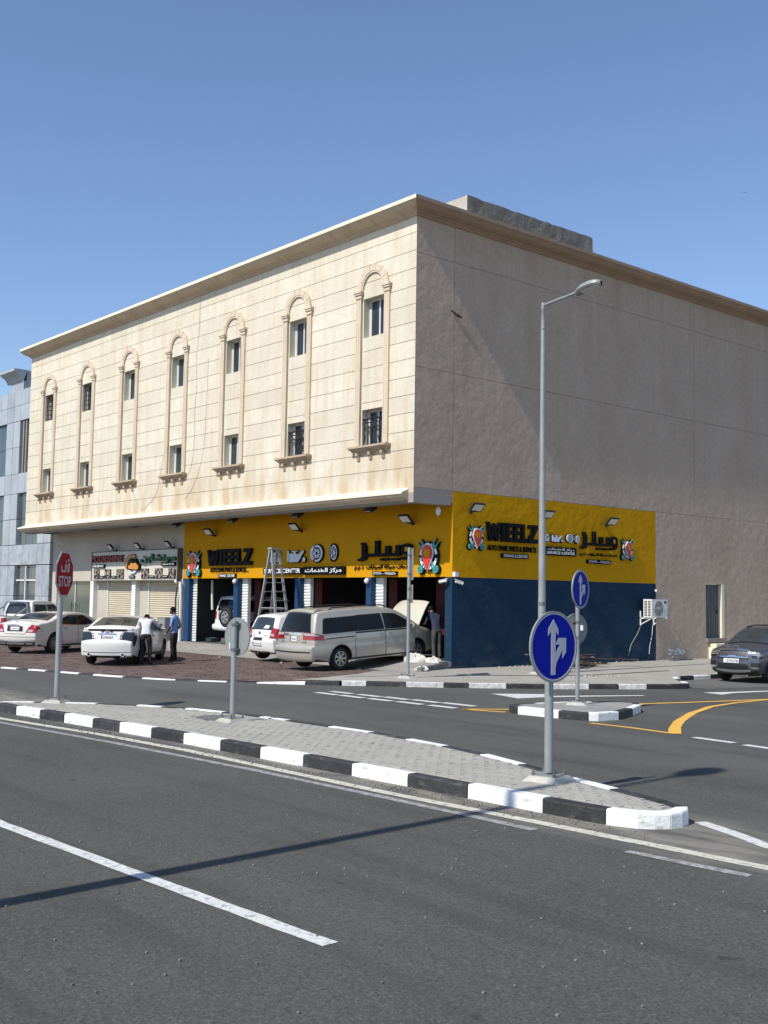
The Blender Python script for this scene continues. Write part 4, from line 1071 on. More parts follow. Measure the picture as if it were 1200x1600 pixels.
def icon_base(fr, polys, a, b, w, h, name, label, group, extra=None):
    t = thing(name, label, 'sign', on_wall(fr, a + w / 2, b), 0, group)
    for s_, c0, c1, mt, nm in ((1.0, .02, .07, m_letter, 'icon_backing'), (.0, .07, .09, m_icon, 'icon_face')):
        for poly in polys:
            mb = MB(); grow = .03 if s_ else 0
            cx = sum(p[0] for p in poly) / len(poly); cy = sum(p[1] for p in poly) / len(poly)
            q = []
            for x, y in poly:
                X, Y = a + x * w, b + y * h
                dx, dy = X - (a + cx * w), Y - (b + cy * h); l = max(.001, math.hypot(dx, dy))
                q.append((X + dx / l * grow, Y + dy / l * grow))
            fr.prism(mb, q, c0, c1 - c0); part(nm, mb, mt, t, world=True)
    return t
def icons(fr, spots, where):
    circ = lambda cx, cy, r, ry=None, n=20, a0=0, a1=2 * math.pi: [(cx + r * math.cos(a0 + (a1 - a0) * k / n), cy + (ry or r) * math.sin(a0 + (a1 - a0) * k / n)) for k in range(n)]
    g = 'silver car part icons on the ' + where
    (a, b, w, h) = spots[0]
    t = icon_base(fr, [[(0, 0), (1, 0), (1, .82), (0, .82)], [(.10, .84), (.34, .84), (.34, 1), (.10, 1)], [(.66, .84), (.90, .84), (.90, 1), (.66, 1)]], a, b, w, h, 'battery_icon', 'silver car battery icon with plus and minus on the ' + where, g)
    for bx in ((.14, .34, .50, .56), (.64, .86, .50, .56), (.72, .78, .40, .66)):
        mb = MB(); fr.box(mb, a + bx[0] * w, a + bx[1] * w, b + bx[2] * h, b + bx[3] * h, .09, .097); part('mark', mb, m_letter, t, world=True)
    mb = MB(); fr.box(mb, a, a + w, b + .70 * h, b + .74 * h, .09, .096); part('mark', mb, m_letter, t, world=True)
    (a, b, w, h) = spots[1]
    t = icon_base(fr, [[(.12, 0), (.62, 0), (.80, .55), (.93, .86), (.86, .96), (.62, .62), (.46, .72), (.46, .86), (.56, .86), (.56, .94), (.26, .94), (.26, .86), (.36, .86), (.36, .72), (.12, .72)], [(0, .05), (.09, .05), (.09, .95), (0, .95)], circ(.93, .2, .07, .2, 12)], a, b, w, h, 'oil_can_icon', 'silver oil can icon with a falling drop on the ' + where, g)
    (a, b, w, h) = spots[2]
    t = thing('brake_disc_icon', 'silver brake disc icon with caliper on the ' + where, 'sign', on_wall(fr, a + w / 2, b), 0, g)
    mb = MB(); mb.disc(fr.p(a + w / 2, b + h / 2, .02), fr.u * (w / h), fr.v, fr.w, h * .54, .05, 28); part('icon_backing', mb, m_letter, t, world=True)
    mb = MB(); O = fr.p(a + w / 2, b + h / 2, 0); uu = fr.u * (w / h)
    mb.ring(O, uu, fr.v, fr.w, h * .36, h * .48, -1.9, 1.9, .09, 20, z0=.07); mb.ring(O, uu, fr.v, fr.w, h * .33, h * .50, 2.1, 4.1, .10, 12, z0=.07); mb.ring(O, uu, fr.v, fr.w, h * .10, h * .26, 0, 6.2832, .09, 20, z0=.07)
    part('icon_face', mb, m_icon, t, world=True)
    for k in range(5):
        mb = MB(); q = (a + w / 2 + w * .18 * math.cos(k * 1.2566), b + h / 2 + h * .18 * math.sin(k * 1.2566)); mb.disc(fr.p(*q, .09), fr.u, fr.v, fr.w, h * .045, .006, 8); part('mark', mb, m_letter, t, world=True)
    (a, b, w, h) = spots[3]
    t = thing('tyre_icon', 'silver and black tyre icon on the ' + where, 'sign', on_wall(fr, a + w / 2, b), 0, g)
    mb = MB(); O = fr.p(a + w / 2, b + h / 2, 0); uu = fr.u * (w / h)
    mb.disc(fr.p(a + w / 2, b + h / 2, .02), uu, fr.v, fr.w, h * .53, .05, 28); part('icon_backing', mb, m_letter, t, world=True)
    mb = MB(); O2 = fr.p(a + w * .62, b + h / 2, 0)
    mb.ring(O2, uu * .78, fr.v, fr.w, h * .36, h * .44, 0, 6.2832, .09, 20, z0=.07); mb.ring(O2, uu * .78, fr.v, fr.w, h * .04, h * .14, 0, 6.2832, .09, 14, z0=.07)
    for k in range(5):
        an = k * 1.2566; e = uu * .78 * math.cos(an) + fr.v * math.sin(an); mb.bar(O2 + e * h * .12 + fr.w * .08, O2 + e * h * .34 + fr.w * .08, .03, .02, fr.w)
    for k in range(9): 
        yy = b + h * (.16 + .085 * k); fr.box(mb, a + w * .03 + w * .06 * abs(k - 4) * .5, a + w * .16 + w * .05 * abs(k - 4) * .4, yy, yy + h * .04, .07, .085)
    part('icon_face', mb, m_icon, t, world=True)

def arabic_word(fr, a0, b0, w, h, label, group=None):
    """blocky Arabic word: waw, two yehs, lam and zain on one baseline"""
    t = thing('letter_sign', label, 'sign', on_wall(fr, a0 + w / 2, b0), 0, group)
    def P(name, poly):
        mb = MB(); fr.prism(mb, [(a0 + x * w, b0 + y * h) for x, y in poly], .03, .09); part('letter', mb, m_letter, t, world=True)
    base0, base1 = .21, .365
    P('waw', [(.80, 0.02), (.90, .02), (.97, .10), (1.0, .25), (1.0, .60), (.975, .74), (.93, .80), (.87, .80), (.825, .74), (.80, .62), (.80, .42), (.825, .30), (.86, .25), (.915, .25), (.905, .18), (.88, .16), (.80, .16)])
    mb = MB(); fr.box(mb, a0 + .875 * w, a0 + .925 * w, b0 + .42 * h, b0 + .62 * h, .115, .124); part('counter', mb, m_yellow, t, world=True)
    P('yeh', [(.62, base0), (.785, base0), (.785, .74), (.705, .74), (.705, base1), (.62, base1)])
    P('yeh', [(.40, base0), (.62, base0), (.62, base1), (.60, base1), (.60, .72), (.515, .72), (.515, base1), (.40, base1)])
    P('lam', [(.20, base0), (.40, base0), (.40, 1.0), (.325, 1.0), (.325, base1), (.20, base1)])
    P('zain', [(.0, 0), (.08, 0), (.14, .06), (.16, .16), (.16, base0), (.20, base0), (.20, base1), (.155, base1), (.155, .80), (.075, .80), (.075, .20), (.05, .13), (0, .13)])
    for x, y in ((.09, .87), (.46, .05), (.54, .05), (.66, .05), (.73, .05)):
        P('dot', [(x - .035, y - .055), (x + .035, y - .055), (x + .035, y + .065), (x - .035, y + .065)])
    return t

SERV = 'AUTO SPARE PARTS & SERVICES'
AR_SERV = arabic('لخدمات صيانة السيارات') + ' ' 
AR_SERV = arabic('ذ م م') + '  ' + arabic('السيارات') + ' ' + arabic('صيانة') + ' ' + arabic('لخدمات')
AR_CENTER = arabic('الخدمات') + ' ' + arabic('مركز')
# front, over the workshop doors
emblem(FW, -38.40, 3.41, 1.18, 0.98, 'crossed wrench and red map pin emblem at the left end of the yellow front', 'wrench emblems')
word_sign(FW, -37.36, 3.30, 3.10, 0.62, 'black block letters WIEELZ on the yellow front above the first workshop door')
text_sign(FW, SERV + ' ...', -37.22, 3.05, 2.64, 0.17, 'thin row of small black letters under the front WIEELZ letters')
plate_sign(FW, -36.60, 2.83, 1.22, 0.16, [('77444425  33331900', .9)], 'small black phone number plate below the front WIEELZ letters')
icons(FW, [(-33.14, 3.37, .58, .42), (-32.07, 3.36, 1.06, .42), (-30.71, 3.34, .68, .60), (-29.70, 3.36, .46, .58)], 'yellow front wall')
plate_sign(FW, -33.52, 2.94, 2.33, 0.24, [('SERVICE CENTER', .94)], 'black plate reading SERVICE CENTER behind the ladder', depth=.10, bold=.02)
plate_sign(FW, -31.12, 2.91, 2.30, 0.28, [(AR_CENTER, .88)], 'black plate with white Arabic lettering right of the ladder', depth=.10, bold=.02)
arabic_word(FW, -28.12, 3.34, 2.64, 0.64, 'black block Arabic word on the yellow front near the building corner')
text_sign(FW, AR_SERV, -28.36, 3.03, 2.80, 0.20, 'row of small black Arabic letters under the front Arabic word', bold=.014)
plate_sign(FW, -27.42, 2.87, 1.19, 0.13, [('٣٣٣٣١٩٠٠ - ٧٧٤٤٤٤٢٥', .92)], 'small black number plate under the front Arabic letters')
emblem(FW, -24.76, 3.44, 1.06, 1.04, 'crossed wrench and red map pin emblem on the front beside the building corner', 'wrench emblems')
# right wall
emblem(SW, 23.95, 4.02, 0.76, 0.74, 'crossed wrench and red map pin emblem at the left of the right wall', 'wrench emblems')
word_sign(SW, 24.38, 3.95, 2.34, 0.58, 'black block letters WIEELZ on the right wall behind the lamp post')
text_sign(SW, SERV, 24.49, 3.66, 2.22, 0.17, 'thin row of small black letters on the right wall under WIEELZ')
plate_sign(SW, 25.10, 3.45, 1.21, 0.14, [('77444425 & 33331900', .9)], 'small black phone number plate on the right wall')
icons(SW, [(26.90, 4.06, .36, .22), (27.41, 4.05, .52, .22), (28.12, 4.05, .34, .29), (28.53, 4.03, .24, .30)], 'yellow right wall')
plate_sign(SW, 27.08, 3.61, 1.56, 0.28, [(AR_CENTER, .86), ('SERVICE CENTER', .90)], 'black two line SERVICE CENTER plate on the right wall', bold=.02)
arabic_word(SW, 28.84, 3.88, 1.92, 0.60, 'black block Arabic word on the right wall')
text_sign(SW, AR_SERV, 28.85, 3.63, 1.95, 0.14, 'row of small black Arabic letters on the right wall', bold=.014)
plate_sign(SW, 29.21, 3.41, 1.24, 0.13, [('٣٣٣٣١٩٠٠ - ٧٧٤٤٤٤٢٥', .9)], 'small black number plate under the Arabic letters on the right wall')
emblem(SW, 31.33, 3.95, 0.74, 0.72, 'crossed wrench and red map pin emblem at the right end of the right wall', 'wrench emblems')

# moonshine board
MF = Frame((0, 22.86, 0), (1, 0, 0), (0, 0, 1), (0, -1, 0))
mb_ = thing('shop_signboard', 'cream signboard reading MOON SHINE over the two closed shutters', 'sign', (-43.2, 22.9, 2.75))
bd = MB(); bd.box(-47.08, -39.42, 22.88, YG - .002, 2.76, 4.00); part('board', bd, material('signboard_cream', (0.58, 0.54, 0.45), rough=0.5, vscale=.8, var=.04), mb_, world=True)
fr_ = MB(); fr_.box(-47.12, -47.08, 22.85, YG - .002, 2.73, 4.04); fr_.box(-39.42, -39.36, 22.80, YG - .002, 2.73, 4.04); fr_.box(-47.08, -39.42, 22.86, YG - .002, 4.00, 4.04); fr_.box(-47.08, -39.42, 22.86, YG - .002, 2.73, 2.76)
part('frame', fr_, material('brown_frame', (0.10, 0.085, 0.075), rough=0.5), mb_, world=True)
m_dred = material('dark_red_letters', (0.20, 0.012, 0.015), rough=0.45); m_dgreen = material('green_letters', (0.012, 0.10, 0.048), rough=0.45)
for body, a, w in (('MOON', -46.94, 1.42), ('SHINE', -45.44, 1.44)):
    text_part(MF, body, a, 3.55, w, .31, 0, .10, m_dred, mb_, bold=.025, name='letter')
ar_ = MB(); text_part(MF, arabic('مونشاين'), -42.40, 3.45, 2.86, .40, 0, .10, m_dgreen, mb_, bold=.03, name='letter')
lg = MB(); lg.ring(MF.p(-43.2, 3.46, 0), MF.u * 1.5, MF.v, MF.w, .26, .38, 1.0, 3.9, .06, 16); part('logo_swoosh', lg, material('gold_logo', (0.42, 0.20, 0.03), rough=.4), mb_, world=True)
lg = MB(); lg.ring(MF.p(-43.2, 3.46, 0), MF.u * 1.5, MF.v, MF.w, .385, .42, 1.2, 3.7, .05, 16); part('logo_swoosh', lg, m_dred, mb_, world=True)
cl_ = [(-.52, -.10), (-.50, .02), (-.34, .06), (-.22, .22), (.22, .22), (.36, .06), (.50, .02), (.52, -.14), (.40, -.20), (-.40, -.16)]
lg = MB(); MF.prism(lg, [(-43.05 + x * 1.1, 3.40 + y * 1.25) for x, y in cl_], 0, .07); part('logo_car', lg, m_letter, mb_, world=True)
lg = MB(); MF.prism(lg, [(-43.02 + x * .85, 3.36 + y * .8) for x, y in cl_], .07, .02); part('logo_car', lg, material('orange_logo', (0.55, 0.22, 0.03), rough=.4), mb_, world=True)
lg = MB(); MF.prism(lg, [(-43.00 + x * .5, 3.46 + y * .45) for x, y in cl_[2:6]], .09, .01); part('logo_car', lg, m_letter, mb_, world=True)
lg = MB(); lg.ring(MF.p(-43.15, 3.30, 0), MF.u * 1.5, MF.v, MF.w, .20, .27, 3.5, 5.9, .06, 14); part('logo_swoosh', lg, m_icon, mb_, world=True)
for a, b, w, h, tx in ((-46.95, 3.31, 1.20, .15, 'CAR SERVICE'), (-40.70, 3.33, 1.14, .15, arabic('خدمة سيارات'))):
    q = MB(); MF.box(q, a, a + w, b, b + h, 0, .06); part('name_strip', q, m_letter, mb_, world=True); text_part(MF, tx, a + .08, b + .03, w - .16, h - .06, .063, .005, m_letter_w, mb_, bold=.015)
m_photo = material('printed_photo', (0.012, 0.010, 0.009), rough=.6, vscale=7, spec=.2, col2=(0.34, 0.27, 0.22), detail=4)
_n = m_photo.node_tree.nodes['Color Ramp']; _n.color_ramp.elements[0].position = .46; _n.color_ramp.elements[1].position = .58
for a, w in ((-46.82, .52), (-45.78, .58), (-44.66, .66), (-42.42, .62), (-41.28, .62), (-40.16, .58)):
    q = MB(); MF.box(q, a, a + w, 2.82, 3.24, 0, .015); part('photo_panel', q, m_photo, mb_, world=True)
for a, w in ((-46.28, .46), (-45.13, .45), (-43.48, .50), (-41.75, .46), (-40.64, .46)):
    q = MB(); MF.box(q, a, a + w, 2.84, 2.95, 0, .03); part('caption_strip', q, m_letter, mb_, world=True)
    q = MB(); MF.box(q, a + .06, a + w - .06, 2.885, 2.905, .03, .034); part('caption_line', q, m_icon, mb_, world=True)

# ================================================================== LIGHTS AND CAMERAS ON THE WALLS
m_lamp_glass = material('lamp_glass', (0.62, 0.62, 0.58), rough=0.25, var=.05)
def floodlight(fr, a, b, label, group, tilt=38, size=(.46, .30), arm=.38, yaw=0.0):
    """flat LED floodlight on an arm; face looks back and down at the wall"""
    t = thing('floodlight', label, 'floodlight', on_wall(fr, a, b), 0, group)
    mb = MB(); mb.box
    wallp = fr.p(a, b, 0); tip = fr.p(a, b + .06, arm)
    arm_ = MB(); arm_.tube([wallp, fr.p(a, b + .02, arm * .5), tip], .018, 6); arm_.obox(fr.p(a, b, .01), fr.u * .06, fr.v * .06, fr.w * .01); part('arm', arm_, m_black, t, world=True)
    th = math.radians(tilt)
    n = (-fr.w * math.sin(th) - fr.v * math.cos(th)).normalized() # face direction: down and back to the wall
    e = fr.u; f = n.cross(e).normalized()
    c = tip + fr.v * .07
    hs = MB(); hs.obox(c, e * size[0] / 2, f * size[1] / 2, n * .03)
    for k in range(5): hs.obox(c - n * .045, e * size[0] * .42, f * .006 , n * .02) if k == 2 else hs.obox(c - n * .045 + f * size[1] * (.16 * (k - 2)), e * size[0] * .42, f * .006, n * .02)
    part('housing', hs, m_black, t, world=True)
    gl = MB(); gl.obox(c + n * .034, e * size[0] * .43, f * size[1] * .40, n * .004); part('lens', gl, m_lamp_glass, t, world=True)
    return t
def floodlight_out(fr, a, b, label, group, size=(.44, .30), arm=.3):
    """floodlight on a short arm whose pale glass is turned up and outward"""
    t = thing('floodlight', label, 'floodlight', on_wall(fr, a, b), 0, group)
    tip = fr.p(a, b + .02, arm)
    ar = MB(); ar.tube([fr.p(a, b, 0), tip], .02, 6); ar.obox(fr.p(a, b, .01), fr.u * .05, fr.v * .05, fr.w * .01); ar.obox(fr.p(a - .02, b, .05), fr.u * .03, fr.v * .03, fr.w * .03); part('arm', ar, m_black, t, world=True)
    th = math.radians(52)
    n = (fr.w * math.sin(th) * .75 - fr.u * .0 - fr.v * math.cos(th) * -1.0)
    n = (fr.w * .72 - fr.v * .70).normalized()
    e = fr.u; f = n.cross(e).normalized(); c = tip + fr.v * .12 + fr.w * .04
    hs = MB(); hs.obox(c, e * size[0] / 2, f * size[1] / 2, n * .03); hs.obox(c - n * .05, e * size[0] * .3, f * size[1] * .3, n * .03)
    part('housing', hs, m_black, t, world=True)
    g_ = MB(); g_.obox(c + n * .033, e * size[0] * .42, f * size[1] * .38, n * .004); part('lens', g_, m_lamp_glass, t, world=True)
    return t
for a, b, s_ in ((-36.95, 4.46, 'black floodlight high on the yellow front over the WIEELZ letters'), (-31.35, 4.44, 'black floodlight high on the yellow front over the oil can icon'), (-25.55, 4.46, 'black floodlight on the yellow front over the Arabic word')):
    floodlight_out(FW, a, b, s_, 'floodlights on the yellow front')
for a, b, s_ in ((23.78, 4.78, 'black floodlight on the right wall over the emblem'), (26.98, 4.76, 'black floodlight on the right wall behind the lamp post'), (30.25, 4.72, 'black floodlight on the right wall over the Arabic word')):
    floodlight_out(SW, a, b, s_, 'floodlights on the right wall', size=(.46, .30), arm=.25)
for a, s_ in ((-45.05, 'thin sign lamp over the left end of the cream signboard'), (-42.6, 'thin sign lamp over the middle of the cream signboard'), (-40.05, 'thin sign lamp over the right end of the cream signboard')):
    floodlight_out(FW, a, 4.07, s_, 'thin lamps over the cream signboard', size=(.26, .32), arm=.28)
EF = Frame((0, 22.0, 0), (1, 0, 0), (0, 1, 0), (0, 0, -1))
for a, s_ in ((-38.05, 'black spotlight under the eaves at the left end of the yellow front'), (-34.1, 'black spotlight under the eaves near the ladder'), (-30.15, 'black spotlight under the eaves above the brake disc icon'), (-26.35, 'black spotlight under the eaves near the building corner')):
    t = thing('eave_spotlight', s_, 'floodlight', (a, 22.0, 5.05), 0, 'spotlights under the eaves')
    q = MB(); q.tube([(0, 0, 0), (0, 0, -.10)], .02, 6); q.v = [(x, y, z) for x, y, z in q.v]; part('bracket', q, m_black, t)
    q = MB(); q.obox((0, -.03, -.16), Vector((.17, 0, 0)), Vector((0, .12, .07)), Vector((0, -.05, .09)) * .55); part('housing', q, m_black, t)
    q = MB(); q.obox((0, -.085, -.065 - .14), Vector((.14, 0, 0)), Vector((0, .085, .05)), Vector((0, -.006, .01)) * .5); part('lens', q, m_lamp_glass, t)
m_cctv = material('white_plastic', (0.70, 0.70, 0.68), rough=0.4, var=.04)
def bullet(loc, d, label):
    t = thing('security_camera', label, 'camera', loc, 0, 'white security cameras')
    d = Vector(d).normalized()
    q = MB(); q.lathe([(.0, -.02), (.045, -.02), (.045, .20), (.05, .20), (.05, .22), (.0, .22)], (0, 0, 0), d, 12); part('body', q, m_cctv, t, smooth=True)
    q = MB(); q.obox(d * .09 + Vector((0, 0, .05)), d * .14, d.cross(Vector((0, 0, 1))).normalized() * .05, Vector((0, 0, .008))); part('hood', q, m_cctv, t)
    q = MB(); q.lathe([(0, .221), (.035, .221), (.035, .225), (0, .226)], (0, 0, 0), d, 10); part('lens', q, m_black, t)
    return t
c1 = bullet((-23.95, 22.93, 2.70), (-.9, -.5, -.22), 'white bullet camera on the corner column looking along the front')
c2 = bullet((-23.72, 23.12, 2.68), (.35, .9, -.3), 'white bullet camera on the corner looking along the right wall')
q = MB(); q.box(-23.80, -23.68, 23.04, 23.18, 2.82, 2.96); single('junction_box', q, m_cctv, 'small pale junction box on the corner above the cameras', 'junction box')
for a, y_, s_ in ((-35.42, 22.96, 'white dome camera on the blue column right of the first workshop door'), (-27.68, 22.96, 'white dome camera on the blue column left of the last workshop door'), (-39.6, 22.9, 'white camera by the pipes between the two shops')):
    t = thing('security_camera', s_, 'camera', (a, y_, 2.66), 0, 'white security cameras')
    q = MB(); q.sphere((0, 0, .03), .085, .085, .085, 12, 8); part('dome', q, m_cctv, t, smooth=True)
    q = MB(); q.box(-.06, .06, .0, .09, .07, .13); part('bracket', q, m_cctv, t)
    q = MB(); q.sphere((-.03, -.06, -.0), .035, .035, .035, 8, 6); part('lens', q, m_black, t, smooth=True)
# white rain pipe between the shops
q = MB(); q.tube([(-39.28, 22.93, .3), (-39.28, 22.93, 2.45), (-39.34, 22.93, 2.62), (-39.45, 22.96, 2.70)], .045, 8); q.tube([(-39.42, 22.95, .3), (-39.42, 22.95, 2.8)], .03, 8)
single('drain_pipe', q, m_white, 'white drain pipes between the cream shop and the yellow workshop', 'pipe', smooth=True)
q = MB(); q.tube([(-39.34, 22.80, 2.5), (-39.40, 22.78, 2.0), (-39.37, 22.78, 1.2), (-39.38, 22.78, .9)], .035, 8); q.tube([(-39.75, 22.8, 1.55), (-39.38, 22.78, 1.5)], .05, 8)
single('brown_pipe', q, material('brown_plastic', (0.08, 0.045, 0.035), rough=.5), 'thin brown pipe beside the right roller shutter', 'pipe', smooth=True)
# ceiling bulb hanging under the overhang and loose filler spots on the yellow front
q = MB(); q.tube([(0, 0, 0), (0, 0, -.26)], .006, 5); q.lathe([(0, -.25), (.03, -.27), (.06, -.31), (.078, -.36), (.082, -.40), (.07, -.45), (.045, -.50), (.02, -.525), (0, -.53)], (0, 0, 0), (0, 0, 1), 12)
q.v = [(x - 23.98, y + 22.6, z + 5.14) for x, y, z in q.v]; single('hanging_bulb', q, m_cctv, 'pale bulb hanging under the overhang at the corner', 'lamp', smooth=True)
for a, b in ((-26.92, 4.10), (-25.05, 4.25), (-27.3, 3.27), (-26.7, 3.29), (-25.9, 3.28), (-24.62, 3.50)):
    pass
# small lamp above the outdoor unit, wall anchor high on the right wall
t = thing('wall_spotlight', 'small spotlight on the right wall above the air conditioner', 'floodlight', (XC, 32.95, 2.55))
q = MB(); q.tube([(0, 0, 0), (.12, -.02, .02)], .015, 6); part('arm', q, m_black, t)
q = MB(); q.lathe([(0, 0), (.03, 0), (.045, .08), (0, .08)], (.10, -.03, .03), (.6, -.8, -.1), 10); part('head', q, m_cctv, t, smooth=True)
q = MB(); q.tube([(.02, 0, -.05), (.03, .05, -.14), (.02, -.06, -.24)], .012, 6); part('cable', q, m_black, t)
q = MB(); q.tube([(XC, 23.03, 10.75), (XC + .045, 23.05, 10.72), (XC + .05, 23.25, 10.66)], .03, 6); q.tube([(XC + .03, 22.85, 10.80), (XC + .045, 23.3, 10.66)], .02, 6)
single('wall_anchor', q, material('rusty_iron', (0.06, 0.05, 0.045), rough=.8), 'small dark anchor left sticking out high on the right wall', 'bracket')

# ================================================================== AIR CONDITIONER
ac = thing('air_conditioner', 'white outdoor air conditioner on a bracket low on the right wall', 'air conditioner', (XC, 32.5, 1.60))
q = MB(); q.box(.20, .55, -.44, .46, .03, .66); part('casing', q, m_cctv, ac)
m_acgrey = material('grey_plastic', (0.22, 0.22, 0.22), rough=.5)
fc_ = Frame((.55, -.06, .345), (0, 1, 0), (0, 0, 1), (1, 0, 0))
q = MB(); q.disc(fc_.p(0, 0, .001), fc_.u, fc_.v, fc_.w, .27, .008, 28); part('fan_opening', q, m_acgrey, ac)
q = MB()
for r in (.06, .10, .14, .18, .22, .255): q.ring(fc_.p(0, 0, 0), fc_.u, fc_.v, fc_.w, r, r + .012, 0, 6.2832, .022, 24, z0=.012)
for k in range(8):
    an = k * math.pi / 4; q.bar(fc_.p(.04 * math.cos(an), .04 * math.sin(an), .016), fc_.p(.265 * math.cos(an), .265 * math.sin(an), .016), .010, .008, fc_.w)
q.disc(fc_.p(0, 0, .01), fc_.u, fc_.v, fc_.w, .05, .018, 16)
part('fan_guard', q, material('pale_grey_plastic', (.45, .45, .45), rough=.5), ac)
for k in range(5):
    q = MB(); an = k * 1.2566; q.prism([(.05, -.03), (.24, -.10), (.25, .03), (.05, .03)], fc_.p(0, 0, .009), fc_.u * math.cos(an) + fc_.v * math.sin(an), fc_.v * math.cos(an) - fc_.u * math.sin(an), fc_.w, .004); part('fan_blade', q, m_black, ac)
for i in range(2):
    for k in range(10):
        q = MB(); q.box(.245 + i * .15, .355 + i * .15, -.443, -.4395, .08 + k * .054, .112 + k * .054); part('vent_slot', q, m_black, ac)
q = MB(); q.box(.5505, .554, .27, .40, .52, .60); part('rating_label', q, m_black, ac)
q = MB(); q.box(.02, .06, -.40, -.36, -.25, .25); q.box(.02, .06, .36, .40, -.25, .25); q.box(.02, .58, -.40, -.36, -.02, .03); q.box(.02, .58, .36, .40, -.02, .03); q.bar((.04, -.38, -.22), (.45, -.38, -.02), .03, .03); q.bar((.04, .38, -.22), (.45, .38, -.02), .03, .03)
part('bracket', q, m_cctv, ac)
q = MB(); q.tube(smooth_line([(-.0, 0), (1, 1)], False, 0) and [(.05, -.42, -.30), (.06, -.6, -.55), (.05, -.95, -.92), (.06, -1.06, -1.18), (.05, -1.12, -1.30)], .013, 6); part('drain_hose', q, material('pale_hose', (.24, .27, .16), rough=.6), ac, smooth=True)
q = MB(); q.tube([(.05, .30, -.25), (.06, .24, -.6), (.05, .12, -1.0), (.06, .08, -1.25)], .012, 6); part('drain_hose', q, material('white_hose', (.55, .56, .54), rough=.6), ac, smooth=True)
# ================================================================== ROAD SIGNS AND LAMP POSTS
m_galv = material('galvanised_steel', (0.27, 0.285, 0.285), rough=0.5, vscale=2.5, col2=(0.35, 0.365, 0.365), fine=0.06, fscale=30, metal=0.35)
m_alu = material('aluminium_sheet', (0.27, 0.285, 0.275), rough=0.55, vscale=1.5, var=0.08, metal=0.2)
m_footing = material('footing_concrete', (0.36, 0.34, 0.29), rough=0.95, vscale=3, col2=(0.47, 0.45, 0.40), fine=0.1, fscale=30, bump=0.5, bscale=20)
m_sblue = material('sign_blue', (0.002, 0.010, 0.33), spec=.12, rough=0.6, vscale=1, var=0.03)
m_sred = material('sign_red', (0.36, 0.008, 0.012), spec=.12, rough=0.6, vscale=1, var=0.05)
m_swhite = material('sign_white_film', (0.50, 0.50, 0.52), rough=0.5, vscale=20, var=0.05)
m_clamp = material('clamp_steel', (0.16, 0.165, 0.17), rough=0.5, metal=0.4)
def footing(t, r=.34, h=.12, rz=.3, bolts=True, z=0.0):
    h *= .55; r *= .9
    q = MB(); a = [(r * math.cos(rz + math.pi / 4 + k * math.pi / 2), r * math.sin(rz + math.pi / 4 + k * math.pi / 2)) for k in range(4)]
    up = .62
    j = lambda: random.uniform(.93, 1.07)
    q.add([(x * j(), y * j(), z - .03) for x, y in a] + [(x * up, y * up, z + h) for x, y in a], [(3, 2, 1, 0), (4, 5, 6, 7), (0, 1, 5, 4), (1, 2, 6, 5), (2, 3, 7, 6), (3, 0, 4, 7)])
    part('footing', q, m_footing, t)
    q = MB(); q.obox((0, 0, z + h + .006), Vector((math.cos(rz), math.sin(rz), 0)) * r * .40, Vector((-math.sin(rz), math.cos(rz), 0)) * r * .40, (0, 0, .006)); part('base_plate', q, m_galv, t)
    for x, y in a:
        q = MB(); q.tube([(x * .5, y * .5, z + h - .01), (x * .5, y * .5, z + h + .075)], .013, 6); q.lathe([(.025, h + z), (.025, h + z + .025), (.0, h + z + .025)], (x * .5, y * .5, 0), (0, 0, 1), 6); part('anchor_bolt', q, m_clamp, t)
def pole(t, h, r=.045, z=0.0):
    q = MB(); q.tube([(0, 0, z), (0, 0, h)], r, 16, cap=False); q.lathe([(0, h + .006), (r * 1.02, h + .004), (r * 1.02, h - .02)], (0, 0, 0), (0, 0, 1), 16); return part('pole', q, m_galv, t, smooth=True)
def sframe(ang, c, off=.07):
    a = math.radians(ang); n = Vector((math.cos(a), math.sin(a), 0)); return Frame(Vector(c) + n * off, (-math.sin(a), math.cos(a), 0), (0, 0, 1), n)
def clamps(t, fr, zs, r=.05):
    for z in zs:
        q = MB(); q.obox(fr.p(0, z, -.04), fr.u * .085, fr.v * .015, fr.w * .035); q.ring(fr.p(0, z - .02, -.07), fr.u, fr.w, fr.v, r * .9, r * 1.2, 0, 6.2832, .035, 14); part('clamp', q, m_clamp, t)
def disc_plate(t, fr, r, face, back=m_alu):
    q = MB(); q.disc(fr.p(0, 0, -.012), fr.u, fr.v, fr.w, r, .010, 48); pl = part('sign_plate', q, back, t)
    q = MB(); q.ring(fr.p(0, 0, 0), fr.u, fr.v, fr.w, r - .018, r + .004, 0, 6.2832, .006, 48, z0=-.016); part('rim', q, m_alu, pl)
    return pl
ARROW = [(-.135, -.80), (.055, -.80), (.055, -.56), (.085, -.44), (.33, -.06), (.355, -.30), (.52, -.13), (.52, .275), (.185, .275), (.055, .06), (.235, .055), (.055, -.19), (.055, .42), (.18, .33), (.18, .51), (-.04, .80), (-.27, .51), (-.27, .33), (-.135, .42)]
